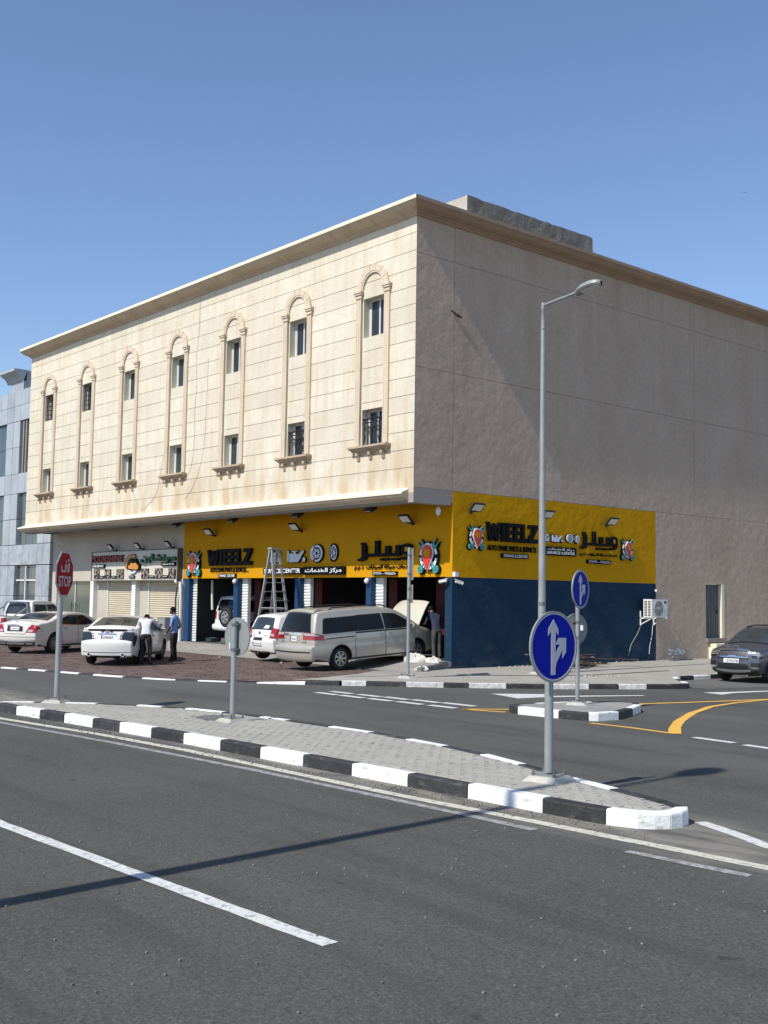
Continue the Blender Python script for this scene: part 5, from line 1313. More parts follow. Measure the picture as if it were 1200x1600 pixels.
def arrow_face(t, pl, fr, r):
    q = MB(); q.ring(fr.p(0, 0, 0), fr.u, fr.v, fr.w, r * .925, r * .985, 0, 6.2832, .003, 48, z0=-.003); part('border', q, m_swhite, pl)
    q = MB(); q.disc(fr.p(0, 0, -.003), fr.u, fr.v, fr.w, r * .93, .0045, 48); part('blue_face', q, m_sblue, pl)
    # straight arrow and the branch to the right, as two joined outlines
    main = [(-.13, -.80), (.06, -.80), (.06, .44), (.18, .32), (.18, .50), (-.035, .78), (-.26, .50), (-.26, .32), (-.13, .44)]
    br = [(.06, -.60), (.10, -.46), (.355, -.10), (.36, -.34), (.52, -.16), (.52, .25), (.20, .25), (.06, .06), (.245, .055), (.06, -.20)]
    for poly in (main, br):
        q = MB(); fr.prism(q, [(x * r, y * r) for x, y in poly], .0015, .003); part('white_arrow', q, m_swhite, pl)

# big blue sign near the island tip
t = thing('road_sign', 'large round blue sign with white straight on and right arrows on the island tip', 'road sign', (-8.40, 9.66, 0.147), 0, None)
footing(t, .40, .11, .25); pole(t, 1.78, .05, .1)
fr = sframe(0, (0, 0, 1.49), .07); pl = disc_plate(t, fr, .395, m_sblue); arrow_face(t, pl, fr, .392); clamps(t, fr, (.2, -.2))
# smaller one with a bare backed sign on the small island
t = thing('road_sign', 'smaller round blue arrow sign on the small island in front of the navy wall', 'road sign', (-14.19, 17.15, 0.146))
footing(t, .36, .10, .5); pole(t, 2.52, .042, .1)
fr = sframe(14, (0, 0, 2.24), .065); pl = disc_plate(t, fr, .375, m_sblue); arrow_face(t, pl, fr, .372); clamps(t, fr, (.2, -.2))
fr = sframe(172, (0, 0, 1.46), .065); pl = disc_plate(t, fr, .30, m_swhite); clamps(t, fr, (.15, -.15))
q = MB(); q.box(.10, .15, -.03, .0, 1.44, 1.54); part('inspection_label', q, m_letter_w, t)
# sign seen from behind on the long island
t = thing('road_sign', 'round sign seen from its bare grey back on the long island', 'road sign', (-15.28, 9.93, 0.147))
footing(t, .36, .10, .1); pole(t, 1.60, .045, .1)
fr = sframe(97, (0, 0, 1.35), .07); pl = disc_plate(t, fr, .302, m_swhite); clamps(t, fr, (.2, -.2))
q = MB(); q.box(-.055, -.03, -.06, -.045, 1.15, 1.25); part('inspection_label', q, m_letter_w, t)
# stop sign
t = thing('stop_sign', 'red octagonal STOP sign with Arabic lettering at the left end of the island', 'stop sign', (-19.64, 8.93, 0.147))
footing(t, .36, .10, .6); pole(t, 2.72, .05, .1)
fr = sframe(44, (0, 0, 2.36), .07); r = .455
octo = [(r * math.cos(math.pi / 8 + k * math.pi / 4), r * math.sin(math.pi / 8 + k * math.pi / 4)) for k in range(8)]
q = MB(); fr.prism(q, octo, -.014, .010); pl = part('sign_plate', q, m_alu, t)
q = MB(); fr.prism(q, [(x * .985, y * .985) for x, y in octo], -.003, .0035); part('border', q, m_swhite, pl)
q = MB(); fr.prism(q, [(x * .92, y * .92) for x, y in octo], .001, .0025); part('red_face', q, m_sred, pl)
text_part(fr, 'STOP', -.30, -.235, .60, .20, .004, .002, m_swhite, pl, bold=.012, name='stop_lettering', world=False)
text_part(fr, arabic('قف'), -.20, .03, .42, .25, .004, .002, m_swhite, pl, bold=.02, name='arabic_lettering', world=False)
for o in list(pl.children):
    pass
clamps(t, fr, (.2, -.2))
# tall post with two plates seen edge on
t = thing('road_sign', 'tall sign post with two plates seen edge on at the pavement corner', 'road sign', (-21.58, 19.33, 0.112))
footing(t, .36, .10, .2); pole(t, 3.36, .045, .1)
for z0, z1, w in ((2.52, 3.34, .80), (1.93, 2.40, .70)):
    fr = sframe(52, (0, 0, (z0 + z1) / 2), .075)
    q = MB(); q.obox(fr.p(0, 0, 0), fr.u * w / 2, fr.v * (z1 - z0) / 2, fr.w * .008); pl = part('sign_plate', q, m_alu, t)
    q = MB(); q.obox(fr.p(0, 0, .010), fr.u * w * .47, fr.v * (z1 - z0) * .47, fr.w * .002); part('sign_face', q, m_swhite, pl)
    clamps(t, fr, ((z1 - z0) * .3, -(z1 - z0) * .3))

def lamp_post(loc, label, arm_dir, arm_len, h, group='street lamps'):
    t = thing('street_lamp', label, 'street lamp', loc, 0, group)
    footing(t, .50, .10, .2)
    d = Vector((arm_dir[0], arm_dir[1], 0)).normalized()
    q = MB(); q.tube([(0, 0, .1), (0, 0, h * .4), (0, 0, h - .75)], [.115, .095, .068], 12, cap=False); part('pole', q, m_galv, t, smooth=True)
    q = MB(); q.lathe([(.066, h - .78), (.085, h - .77), (.085, h - .74), (.06, h - .73), (.055, h - .2), (.062, h - .19), (.062, h - .15), (.05, h - .14), (.05, h), (0, h + .01)], (0, 0, 0), (0, 0, 1), 12); part('pole_top', q, m_galv, t, smooth=True)
    e = d * arm_len + Vector((0, 0, h - .08 + arm_len * .085))
    q = MB(); q.tube([Vector((0, 0, h - .08)), e], .042, 10); part('arm', q, m_galv, t, smooth=True)
    ax = (d + Vector((0, 0, .13))).normalized(); sx = Vector((-d.y, d.x, 0)); up = sx.cross(ax) * -1
    if up.z < 0: up = -up
    prof = [(0.0, .08, .06), (.08, .13, .11), (.25, .19, .16), (.52, .21, .17), (.72, .19, .14), (.84, .13, .09), (.90, .04, .03)]
    top, bot = MB(), MB(); rt, rb = [], []
    for l, w, hh in prof:
        c = e - ax * .12 + ax * l
        rt.append([tuple(c + sx * w * math.cos(a) + up * hh * math.sin(a)) for a in [math.pi * k / 10 for k in range(11)]])
        rb.append([tuple(c + sx * w * .96 * math.cos(a) - up * .08 * math.sin(a) - up * .012) for a in [math.pi * k / 8 for k in range(9)]])
    top.grid(rt); bot.grid(rb)
    hd = part('lamp_head', top, m_galv, t, smooth=True, angle=2)
    part('reflector_housing', bot, m_alu, hd, smooth=True, angle=2)
    q = MB(); rg = [[tuple(e - ax * .12 + ax * l + sx * w * .75 * s_ - up * (.093 if 0 < k < 4 else .072)) for k, s_ in enumerate((-1, -.6, 0, .6, 1))] for l, w, hh in prof[2:6]]
    q.grid(rg); part('lens', q, m_lamp_glass, hd)
    q = MB(); q.obox(e - ax * .02 - up * .05, ax * .09, sx * .06, up * .04); part('clamp', q, m_clamp, hd)
    return t
lp = lamp_post((-21.0, 23.83, 0.112), 'tall grey street lamp on the pavement in front of the right wall', (1, -.05), 1.40, 10.56)
fr = sframe(-48, (0, 0, 1.9), .108)
text_part(fr, '530', -.08, .0, .16, .10, .0, .001, m_letter, lp, name='number_lettering', world=False)
lamp_post((-7.50, 0.05, 0.15), 'street lamp on the near pavement whose long shadow crosses the road', (-.05, 1), 2.0, 10.55)

# ================================================================== LADDER
t = thing('step_ladder', 'tall aluminium step ladder standing open before the yellow front', 'ladder', (-31.55, 22.05, 0.215))
m_lad = material('ladder_aluminium', (0.42, 0.43, 0.43), rough=0.45, metal=0.45, vscale=3, var=.06)
topz = 3.56; hw_t, hw_b = .14, .30
for sg, nm in ((-1, 'front_frame'), (1, 'rear_frame')):
    xb = sg * .74; xt = sg * .05
    q = MB()
    for y in (-1, 1): q.bar((xt, y * hw_t, topz), (xb, y * hw_b, 0), .05, .085, (0, 1, 0))
    f_ = part(nm, q, m_lad, t)
    for k in range(11):
        z = .28 + k * .305; u = 1 - z / topz; x = xt + (xb - xt) * u; w = hw_t + (hw_b - hw_t) * u
        q = MB(); q.box(x - .045, x + .045, -w, w, z - .015, z + .015)
        if sg < 0 and k < 9:
            for y in (-1, 1): q.bar((x, y * (w - .11), z), (x - sg * -.0, y * (w - .005), z - .13), .02, .012)
        part('rung', q, m_lad, f_)
q = MB(); q.box(-.12, .12, -.21, .21, topz - .01, topz + .045); part('top_cap', q, m_lad, t)
for y in (-.23, .23):
    q = MB(); q.bar((-.43, y, 1.55), (.43, y, 1.55), .02, .03); part('spreader', q, m_lad, t)
# ================================================================== VEHICLES
def car_paint(name, col, flake=.0):
    mt = material(name, col, rough=0.32, vscale=1.2, var=0.025, coat=0.6, metal=flake, spec=0.5)
    return mt
m_pwhite = car_paint('white_car_paint', (0.74, 0.73, 0.69))
m_pivory = car_paint('pearl_white_car_paint', (0.66, 0.64, 0.58))
m_pgold = car_paint('champagne_car_paint', (0.455, 0.43, 0.37), .3)
m_pgrey = car_paint('grey_car_paint', (0.085, 0.092, 0.105), .45)
m_tint = material('tinted_car_glass', (0.012, 0.014, 0.016), rough=0.08, spec=0.18, var=.3, vscale=1)
m_tint2 = material('grey_car_glass', (0.035, 0.042, 0.046), rough=0.05, spec=0.5, var=.4, vscale=1.5)
m_trim = material('black_car_trim', (0.012, 0.012, 0.013), rough=0.5) if 'black_car_trim' not in MATS else MATS['black_car_trim']
m_ctrim = m_trim
m_tyre = material('tyre_rubber', (0.014, 0.014, 0.014), rough=0.8, bump=.2, bscale=30)
m_rim = material('alloy_rim', (0.42, 0.42, 0.42), rough=0.32, metal=0.75, var=.05)
m_chrome = material('chrome', (0.66, 0.67, 0.68), rough=0.12, metal=0.95, var=.02)
m_tail = material('red_tail_lamp', (0.30, 0.008, 0.010), rough=0.12, spec=0.8, var=.2, vscale=5)
m_tailw = material('clear_tail_lamp', (0.42, 0.36, 0.36), rough=0.15, spec=0.8, var=.15, vscale=8)
m_smoke = material('smoked_lamp', (0.020, 0.020, 0.022), rough=0.12, spec=0.8)
m_head = material('headlamp_lens', (0.22, 0.23, 0.24), rough=0.08, spec=0.9, var=.5, vscale=14)
m_plate = material('plate_white', (0.66, 0.66, 0.65), rough=0.5, var=.03)
m_maroon = material('plate_maroon', (0.14, 0.012, 0.03), rough=0.5)
m_bayd = material('engine_bay', (0.012, 0.012, 0.012), rough=0.8)
m_gap = material('panel_gap', (0.02, 0.02, 0.02), rough=0.8)

class Car:
    """body = side shells + strip across the silhouette; features are patches laid on that surface"""
    def __init__(s, name, label, group, loc, head, scale, paint, top, wheels, rw, W, belt, zb, tumble=.30, pitch=0.0, rnd=.085, plan=(.13, .16), arch=None, cat='car', track=None, it=2):
        s.t = thing(name, label, cat, loc, math.radians(head), group, scale)
        if pitch: s.t.rotation_euler = (0, -math.radians(pitch), math.radians(head))
        s.paint, s.W, s.belt, s.zb, s.tumble, s.plan, s.R0 = paint, W, belt, zb, tumble, plan, rnd
        s.xr, s.xf = wheels; s.rw = rw; s.ra = arch or rw + .055
        xs = [p[0] for p in top]; s.x0, s.x1 = min(xs), max(xs)
        # smooth the top line (Chaikin keeps doubled points sharp)
        pts = [tuple(p) for p in top]
        for _ in range(it):
            q = [pts[0]]
            for a, b in zip(pts, pts[1:]):
                q += [tuple(a[i] * .75 + b[i] * .25 for i in range(3)), tuple(a[i] * .25 + b[i] * .75 for i in range(3))]
            q.append(pts[-1]); pts = q
        fine = []
        for a, b in zip(pts, pts[1:]):
            n = max(1, int(math.hypot(a[0] - b[0], a[1] - b[1]) / .11))
            fine += [tuple(a[i] + (b[i] - a[i]) * k / n for i in range(3)) for k in range(n)]
        fine.append(pts[-1])
        s.ntop = len(fine)
        bot = []
        def arc(cx):
            dz = zb - rw; h = math.sqrt(max(.01, s.ra ** 2 - dz ** 2)); a0 = math.atan2(dz, h); a1 = math.pi - a0
            return [(cx + s.ra * math.cos(a0 + (a1 - a0) * k / 16), rw + s.ra * math.sin(a0 + (a1 - a0) * k / 16), 0.0) for k in range(17)]
        bot += arc(s.xf)
        mid = [(s.xf - s.ra - (s.xf - s.xr - 2 * s.ra) * k / 6, zb, 0) for k in range(1, 6)]
        bot += mid + arc(s.xr)
        raw = fine + bot; s.loop = []
        for p in raw:
            if not s.loop or math.hypot(p[0] - s.loop[-1][0], p[1] - s.loop[-1][1]) > .012: s.loop.append(p)
            elif len(s.loop) < 1: pass
        s.ntop = min(s.ntop, sum(1 for _ in s.loop))
        # recount the top part after de-duplication
        last = fine[-1]; s.ntop = min(range(len(s.loop)), key=lambda i: math.hypot(s.loop[i][0] - last[0], s.loop[i][1] - last[1])) + 1
        n = len(s.loop); s.nrm = []
        for i in range(n):
            a, b, c = s.loop[i - 1], s.loop[i], s.loop[(i + 1) % n]
            d1 = Vector((b[0] - a[0], b[1] - a[1])).normalized(); d2 = Vector((c[0] - b[0], c[1] - b[1])).normalized(); d = d1 + d2
            if d.length < .05: d = d1
            d.normalize(); s.nrm.append((-d.y, d.x))
        s.Rr = [s.R0 if i < s.ntop else .022 for i in range(n)]
        for i in range(s.ntop):
            for w in (1, 2, 3, 4):
                a, b = s.nrm[(i - w) % n], s.nrm[(i + w) % n]
                ang = -math.atan2(a[0] * b[1] - a[1] * b[0], a[0] * b[0] + a[1] * b[1])
                arc_ = sum(math.hypot(s.loop[(j + 1) % n][0] - s.loop[j % n][0], s.loop[(j + 1) % n][1] - s.loop[j % n][1]) for j in range(i - w, i + w))
                if ang > .15: s.Rr[i] = max(.012, min(s.Rr[i], .8 * arc_ / ang))
        dist_ = lambda i, j: math.hypot(s.loop[i % n][0] - s.loop[j % n][0], s.loop[i % n][1] - s.loop[j % n][1])
        def limit():
            for _ in range(3):
                for i in list(range(n)) + list(range(n - 1, -1, -1)):
                    s.Rr[i] = min(s.Rr[i], s.Rr[i - 1] + .55 * dist_(i, i - 1), s.Rr[(i + 1) % n] + .55 * dist_(i, i + 1))
        limit()
        def crossing():
            r = [s.ins(i) for i in range(n)]; o = lambda a, b, c: (b[0] - a[0]) * (c[1] - a[1]) - (b[1] - a[1]) * (c[0] - a[0]); out = []
            for i in range(n):
                for j in range(i + 2, min(i + 14, n + i - 1)):
                    a, b, c, d = r[i], r[(i + 1) % n], r[j % n], r[(j + 1) % n]
                    if o(a, b, c) * o(a, b, d) <= 0 and o(c, d, a) * o(c, d, b) <= 0: out.append((i, j))
            return out
        for _ in range(12):
            bad = crossing()
            if not bad: break
            for i, j in bad:
                for k in range(i - 1, j + 3): s.Rr[k % n] *= .6
            limit()
        s.body()
    def y0(s, x, z):
        L = (s.x1 - s.x0) / 2; xm = (s.x1 + s.x0) / 2; t = (x - xm) / L
        k = max(0.0, (abs(t) - .50) / .50); y = s.W * (1 - (s.plan[1] if t > 0 else s.plan[0]) * k * k)
        if z > s.belt:
            y -= .018 + (z - s.belt) * s.tumble + .10 * max(0, z - s.belt - .35)
        else:
            h = s.belt - s.zb; u = (z - s.zb) / h
            y -= .055 * max(0, .45 - u) ** 2 / .2 + .030 * max(0, u - .55) ** 2 / .2
            y -= .012 * math.exp(-((u - .62) / .05) ** 2)
        return y
    def ins(s, i):
        i %= len(s.loop); p = s.loop[i]; return (p[0] - s.nrm[i][0] * s.Rr[i], p[1] - s.nrm[i][1] * s.Rr[i])
    def body(s):
        n = len(s.loop); ring = [s.ins(i) for i in range(n)]
        mb = MB()
        # side shells
        pts = [Vector(p) for p in ring]
        x = s.x0
        while x < s.x1:
            z = .18
            while z < 2:
                if in_poly(x, z, ring) and min((p - Vector((x, z))).length_squared for p in pts[:n]) > .0018: pts.append(Vector((x, z)))
                z += .075
            x += .095
        res = delaunay_2d_cdt(pts, [(i, (i + 1) % n) for i in range(n)], [], 1, 1e-6)
        co = [Vector((v[0], 0, v[1])) for v in res[0]]; fs = [tuple(f) for f in res[2]]
        for sg in (1, -1): mb.add([(c.x, sg * s.y0(c.x, c.z), c.z) for c in co], fs)
        # rounded edge and strip
        for i in range(n):
            a, b = i, (i + 1) % n
            mb.cur = 1 if (i >= s.ntop - 1) else 0
            us = [-2, -1.75, -1.5, -1.25, -1, -.8, -.55, -.28, 0, .28, .55, .8, 1, 1.25, 1.5, 1.75, 2]
            ra = [s.surf(a, u) for u in us]; rb = [s.surf(b, u) for u in us]
            mb.grid([ra, rb])
        mb.cur = 0
        part('body', mb, [s.paint, m_gap], s.t, smooth=True, weld=True, angle=1.2)
    def surf(s, i, u, off=0.0, depth_in=0.0):
        """point on the skin: i index along the silhouette (may be fractional), |u|<=1 across, 1..2 the rounded edge, >2 down the side"""
        n = len(s.loop); k = int(math.floor(i)) % n; f = i - math.floor(i); k2 = (k + 1) % n
        lerp = lambda a, b: a + (b - a) * f
        px, pz, c = (lerp(s.loop[k][j], s.loop[k2][j]) for j in range(3))
        nx, nz = lerp(s.nrm[k][0], s.nrm[k2][0]), lerp(s.nrm[k][1], s.nrm[k2][1]); l = math.hypot(nx, nz) or 1; nx /= l; nz /= l
        R = lerp(s.Rr[k], s.Rr[k2]); ix, iz = px - nx * R, pz - nz * R
        Y = s.y0(ix, iz); sg = 1 if u >= 0 else -1; a = abs(u)
        if a <= 1:
            b = c * (1 - a * a) + off
            return (px + nx * b, sg * a * (Y - R), pz + nz * b)
        if a <= 2:
            th = (a - 1) * math.pi / 2
            return (ix + nx * (R * math.cos(th) + off * math.cos(th)), sg * (Y - R + R * math.sin(th) + off * math.sin(th)), iz + nz * (R * math.cos(th) + off * math.cos(th)))
        d = a - 2; qx, qz = ix - nx * d, iz - nz * d
        return (qx, sg * (s.y0(qx, qz) + off), qz)
    def idx(s, where, val):
        """index on the silhouette: 'rear' / 'front' by height, 'top' by x"""
        T = s.loop[:s.ntop]
        if where == 'rear':
            for i in range(len(T) - 1):
                if T[i][1] <= val <= T[i + 1][1]: return i + (val - T[i][1]) / max(1e-6, T[i + 1][1] - T[i][1])
        if where == 'front':
            for i in range(len(T) - 1, 0, -1):
                if T[i][1] <= val <= T[i - 1][1]: return i - (val - T[i][1]) / max(1e-6, T[i - 1][1] - T[i][1])
        best = None
        for i in range(len(T) - 1):
            if T[i][0] <= val <= T[i + 1][0]:
                z = T[i][1]
                if best is None or z > best[0]: best = (z, i + (val - T[i][0]) / max(1e-6, T[i + 1][0] - T[i][0]))
        return best[1] if best else 0
    def patch(s, name, i0, i1, ua, ub, mt, off=.006, nu=10, parent=None, ni=None, smooth=True):
        """ua, ub: (at i0, at i1) bounds across"""
        ni = ni or max(2, int(abs(i1 - i0) * 1.5)); rows = []
        ua = ua if isinstance(ua, tuple) else (ua, ua); ub = ub if isinstance(ub, tuple) else (ub, ub)
        for k in range(ni + 1):
            f = k / ni; i = i0 + (i1 - i0) * f; a = ua[0] + (ua[1] - ua[0]) * f; b = ub[0] + (ub[1] - ub[0]) * f
            rows.append([s.surf(i, a + (b - a) * j / nu, off) for j in range(nu + 1)])
        mb = MB(); mb.grid(rows); return part(name, mb, mt, parent or s.t, smooth=smooth, angle=2)
    def side(s, name, poly, mt, sg=-1, off=.006, parent=None, step=.15):
        bm = bmesh.new(); bm.faces.new([bm.verts.new((x, 0, z)) for x, z in poly]); bmesh.ops.triangulate(bm, faces=bm.faces)
        xs = [p[0] for p in poly]; zs = [p[1] for p in poly]
        x = min(xs) + step
        while x < max(xs):
            bmesh.ops.bisect_plane(bm, geom=bm.verts[:] + bm.edges[:] + bm.faces[:], plane_co=(x, 0, 0), plane_no=(1, 0, 0)); x += step
        z = min(zs) + .085
        while z < max(zs):
            bmesh.ops.bisect_plane(bm, geom=bm.verts[:] + bm.edges[:] + bm.faces[:], plane_co=(0, 0, z), plane_no=(0, 0, 1)); z += .085
        bm.verts.index_update()
        mb = MB(); mb.add([(v.co.x, sg * (s.y0(v.co.x, v.co.z) + off), v.co.z) for v in bm.verts], [tuple(v.index for v in f.verts) for f in bm.faces]); bm.free()
        return part(name, mb, mt, parent or s.t, smooth=True, angle=2)
    def line(s, name, pts, w, mt, sg=-1, off=.004, parent=None):
        rows = []; P = []
        for a, b in zip(pts, pts[1:]):
            n = max(1, int(math.hypot(a[0] - b[0], a[1] - b[1]) / .1)); P += [(a[0] + (b[0] - a[0]) * k / n, a[1] + (b[1] - a[1]) * k / n) for k in range(n)]
        P.append(pts[-1])
        for i, (x, z) in enumerate(P):
            a, b = P[max(0, i - 1)], P[min(len(P) - 1, i + 1)]; d = Vector((b[0] - a[0], b[1] - a[1])).normalized()
            rows.append([(x + q * -d.y * w / 2, sg * (s.y0(x + q * -d.y * w / 2, z + q * d.x * w / 2) + off), z + q * d.x * w / 2) for q in (-1, 1)])
        mb = MB(); mb.grid(rows); return part(name, mb, mt, parent or s.t, smooth=True)
    def door(s, poly, sg, handle=None, hm=None):
        cx = sum(p[0] for p in poly) / len(poly); cz = sum(p[1] for p in poly) / len(poly)
        s.side('door_gap', [(x + (.011 if x > cx else -.011), z + (.011 if z > cz else -.011)) for x, z in poly], m_gap, sg, .0025)
        d = s.side('door', poly, s.paint, sg, .0055)
        if handle:
            x, z = handle; y = sg * (s.y0(x, z) + .02); q = MB(); q.obox((x, y + sg * .012, z), (.095, 0, 0), (0, .012, 0), (0, 0, .015)); q.obox((x, y - sg * .006, z), (.06, 0, 0), (0, .008, 0), (0, 0, .026)); part('handle', q, hm or s.paint, d)
        return d
    def window(s, poly, sg, mt=None, trim=True):
        cx = sum(p[0] for p in poly) / len(poly); cz = sum(p[1] for p in poly) / len(poly)
        if trim:
            s.side('window_trim', [(x + (x - cx) / max(.01, math.hypot(x - cx, z - cz)) * .028, z + (z - cz) / max(.01, math.hypot(x - cx, z - cz)) * .028) for x, z in poly], m_ctrim, sg, .0075)
        return s.side('side_window', poly, mt or m_tint, sg, .010)
    def wheels(s, rim='five', width=.21, spokes=8, mt=None):
        proto = {}
        for x in (s.xr, s.xf):
            for sg in (-1, 1):
                y = sg * (s.y0(x, s.rw + .1) - .035)
                w = link('wheel', None, s.t); w.location = (x, y, s.rw); w.empty_display_size = .1
                r = s.rw; rr = r * .64; ax = (0, sg, 0)
                q = MB(); q.lathe([(rr, -width), (r * .93, -width), (r * .99, -width + .03), (r, -width * .5), (r * .99, -.035), (r * .94, -.008), (r * .80, .0), (rr + .01, -.006), (rr, -.02), (rr - .01, -width * .8)], (0, 0, 0), ax, 28); part('tyre', q, m_tyre, w, smooth=True, angle=.9)
                q = MB(); q.lathe([(rr * 1.0, -.012), (rr * .90, -.016), (rr * .88, -.06), (0, -.075)], (0, 0, 0), ax, 24)
                part('dark_backing_disc', q, m_gap, w, smooth=True)  # dark disc closes the wheel behind the spokes
                q = MB(); q.ring((0, 0, 0), (1, 0, 0), (0, 0, 1), ax, rr * .90, rr * 1.01, 0, 6.2832, -.004, 28, z0=-.04)
                for k in range(spokes):
                    an = 2 * math.pi * k / spokes; e = Vector((math.cos(an), 0, math.sin(an))); tt = Vector((-math.sin(an), 0, math.cos(an)))
                    a_, b_ = e * rr * .14, e * rr * .93; w0, w1 = rr * .11, rr * (.17 if spokes < 9 else .10); o_ = Vector((0, sg, 0))
                    vs = [a_ - tt * w0 - o_ * .008, a_ + tt * w0 - o_ * .008, b_ + tt * w1 - o_ * .014, b_ - tt * w1 - o_ * .014, a_ - tt * w0 - o_ * .04, a_ + tt * w0 - o_ * .04, b_ + tt * w1 - o_ * .04, b_ - tt * w1 - o_ * .04]
                    q.add(vs, [(0, 1, 2, 3), (7, 6, 5, 4), (0, 4, 5, 1), (1, 5, 6, 2), (2, 6, 7, 3), (3, 7, 4, 0)])
                q.lathe([(rr * .22, -.03), (rr * .22, -.004), (0, -.001)], (0, 0, 0), ax, 14)
                part('rim', q, mt or m_rim, w)
    def mirror(s, x, z, sg, mt=None, size=(.10, .09, .075)):
        y = sg * (s.y0(x, z) + .11); q = MB(); q.sphere((x, y, z + .02), size[0] * .7, size[1] * 1.1, size[2], 12, 8); q.bar((x + .03, sg * (s.y0(x, z) - .02), z - .03), (x, y, z - .01), .05, .03)
        m_ = part('mirror', q, mt or s.paint, s.t, smooth=True)
        q = MB(); q.obox((x - size[0] * .62, y, z + .02), (.006, 0, 0), (0, size[1] * .85, 0), (0, 0, size[2] * .75)); part('mirror_glass', q, m_chrome, m_)
    def plate(s, where, z, w, h, body=None, cx=0.0, maroon=True, off=.012, lines=2):
        i = s.idx(where, z); a = Vector(s.surf(i, 0, off)); sx = -1 if where == 'rear' else 1
        b = Vector(s.surf(i + (.3 if where == 'rear' else -.3), 0, off)); v = (b - a).normalized(); u = Vector((0, sx, 0)); n = u.cross(v)
        fr = Frame(a + u * cx, u, v, n)
        q = MB(); q.obox(fr.p(0, 0, .004), fr.u * w / 2, fr.v * h / 2, fr.w * .008); p = part('number_plate', q, m_plate, s.t)
        if maroon:
            q = MB(); q.obox(fr.p(-w * .44, 0, .0135), fr.u * w * .06, fr.v * h * .5, fr.w * .001); part('plate_band', q, m_maroon, p)
        if body: text_part(fr, body, -w * .30, -h * .38, w * .74, h * .62, .0135, .001, m_letter, p, bold=.012, name='plate_lettering', world=False)
        else:
            for k in range(6):
                q = MB(); q.obox(fr.p(-w * .22 + k * w * .105, -h * .05, .0135), fr.u * w * .022, fr.v * h * .17, fr.w * .001); part('plate_mark', q, m_clamp, p)
        return fr
    def box(s, name, c, sx, sy, sz, mt, parent=None):
        q = MB(); q.obox(c, (sx, 0, 0), (0, sy, 0), (0, 0, sz)); return part(name, q, mt, parent or s.t)
    def sill(s):
        for sg in (-1, 1): s.line('sill_trim', [(s.xr + s.ra + .03, s.zb + .05), (s.xf - s.ra - .03, s.zb + .05)], .05, m_ctrim, sg, .003)

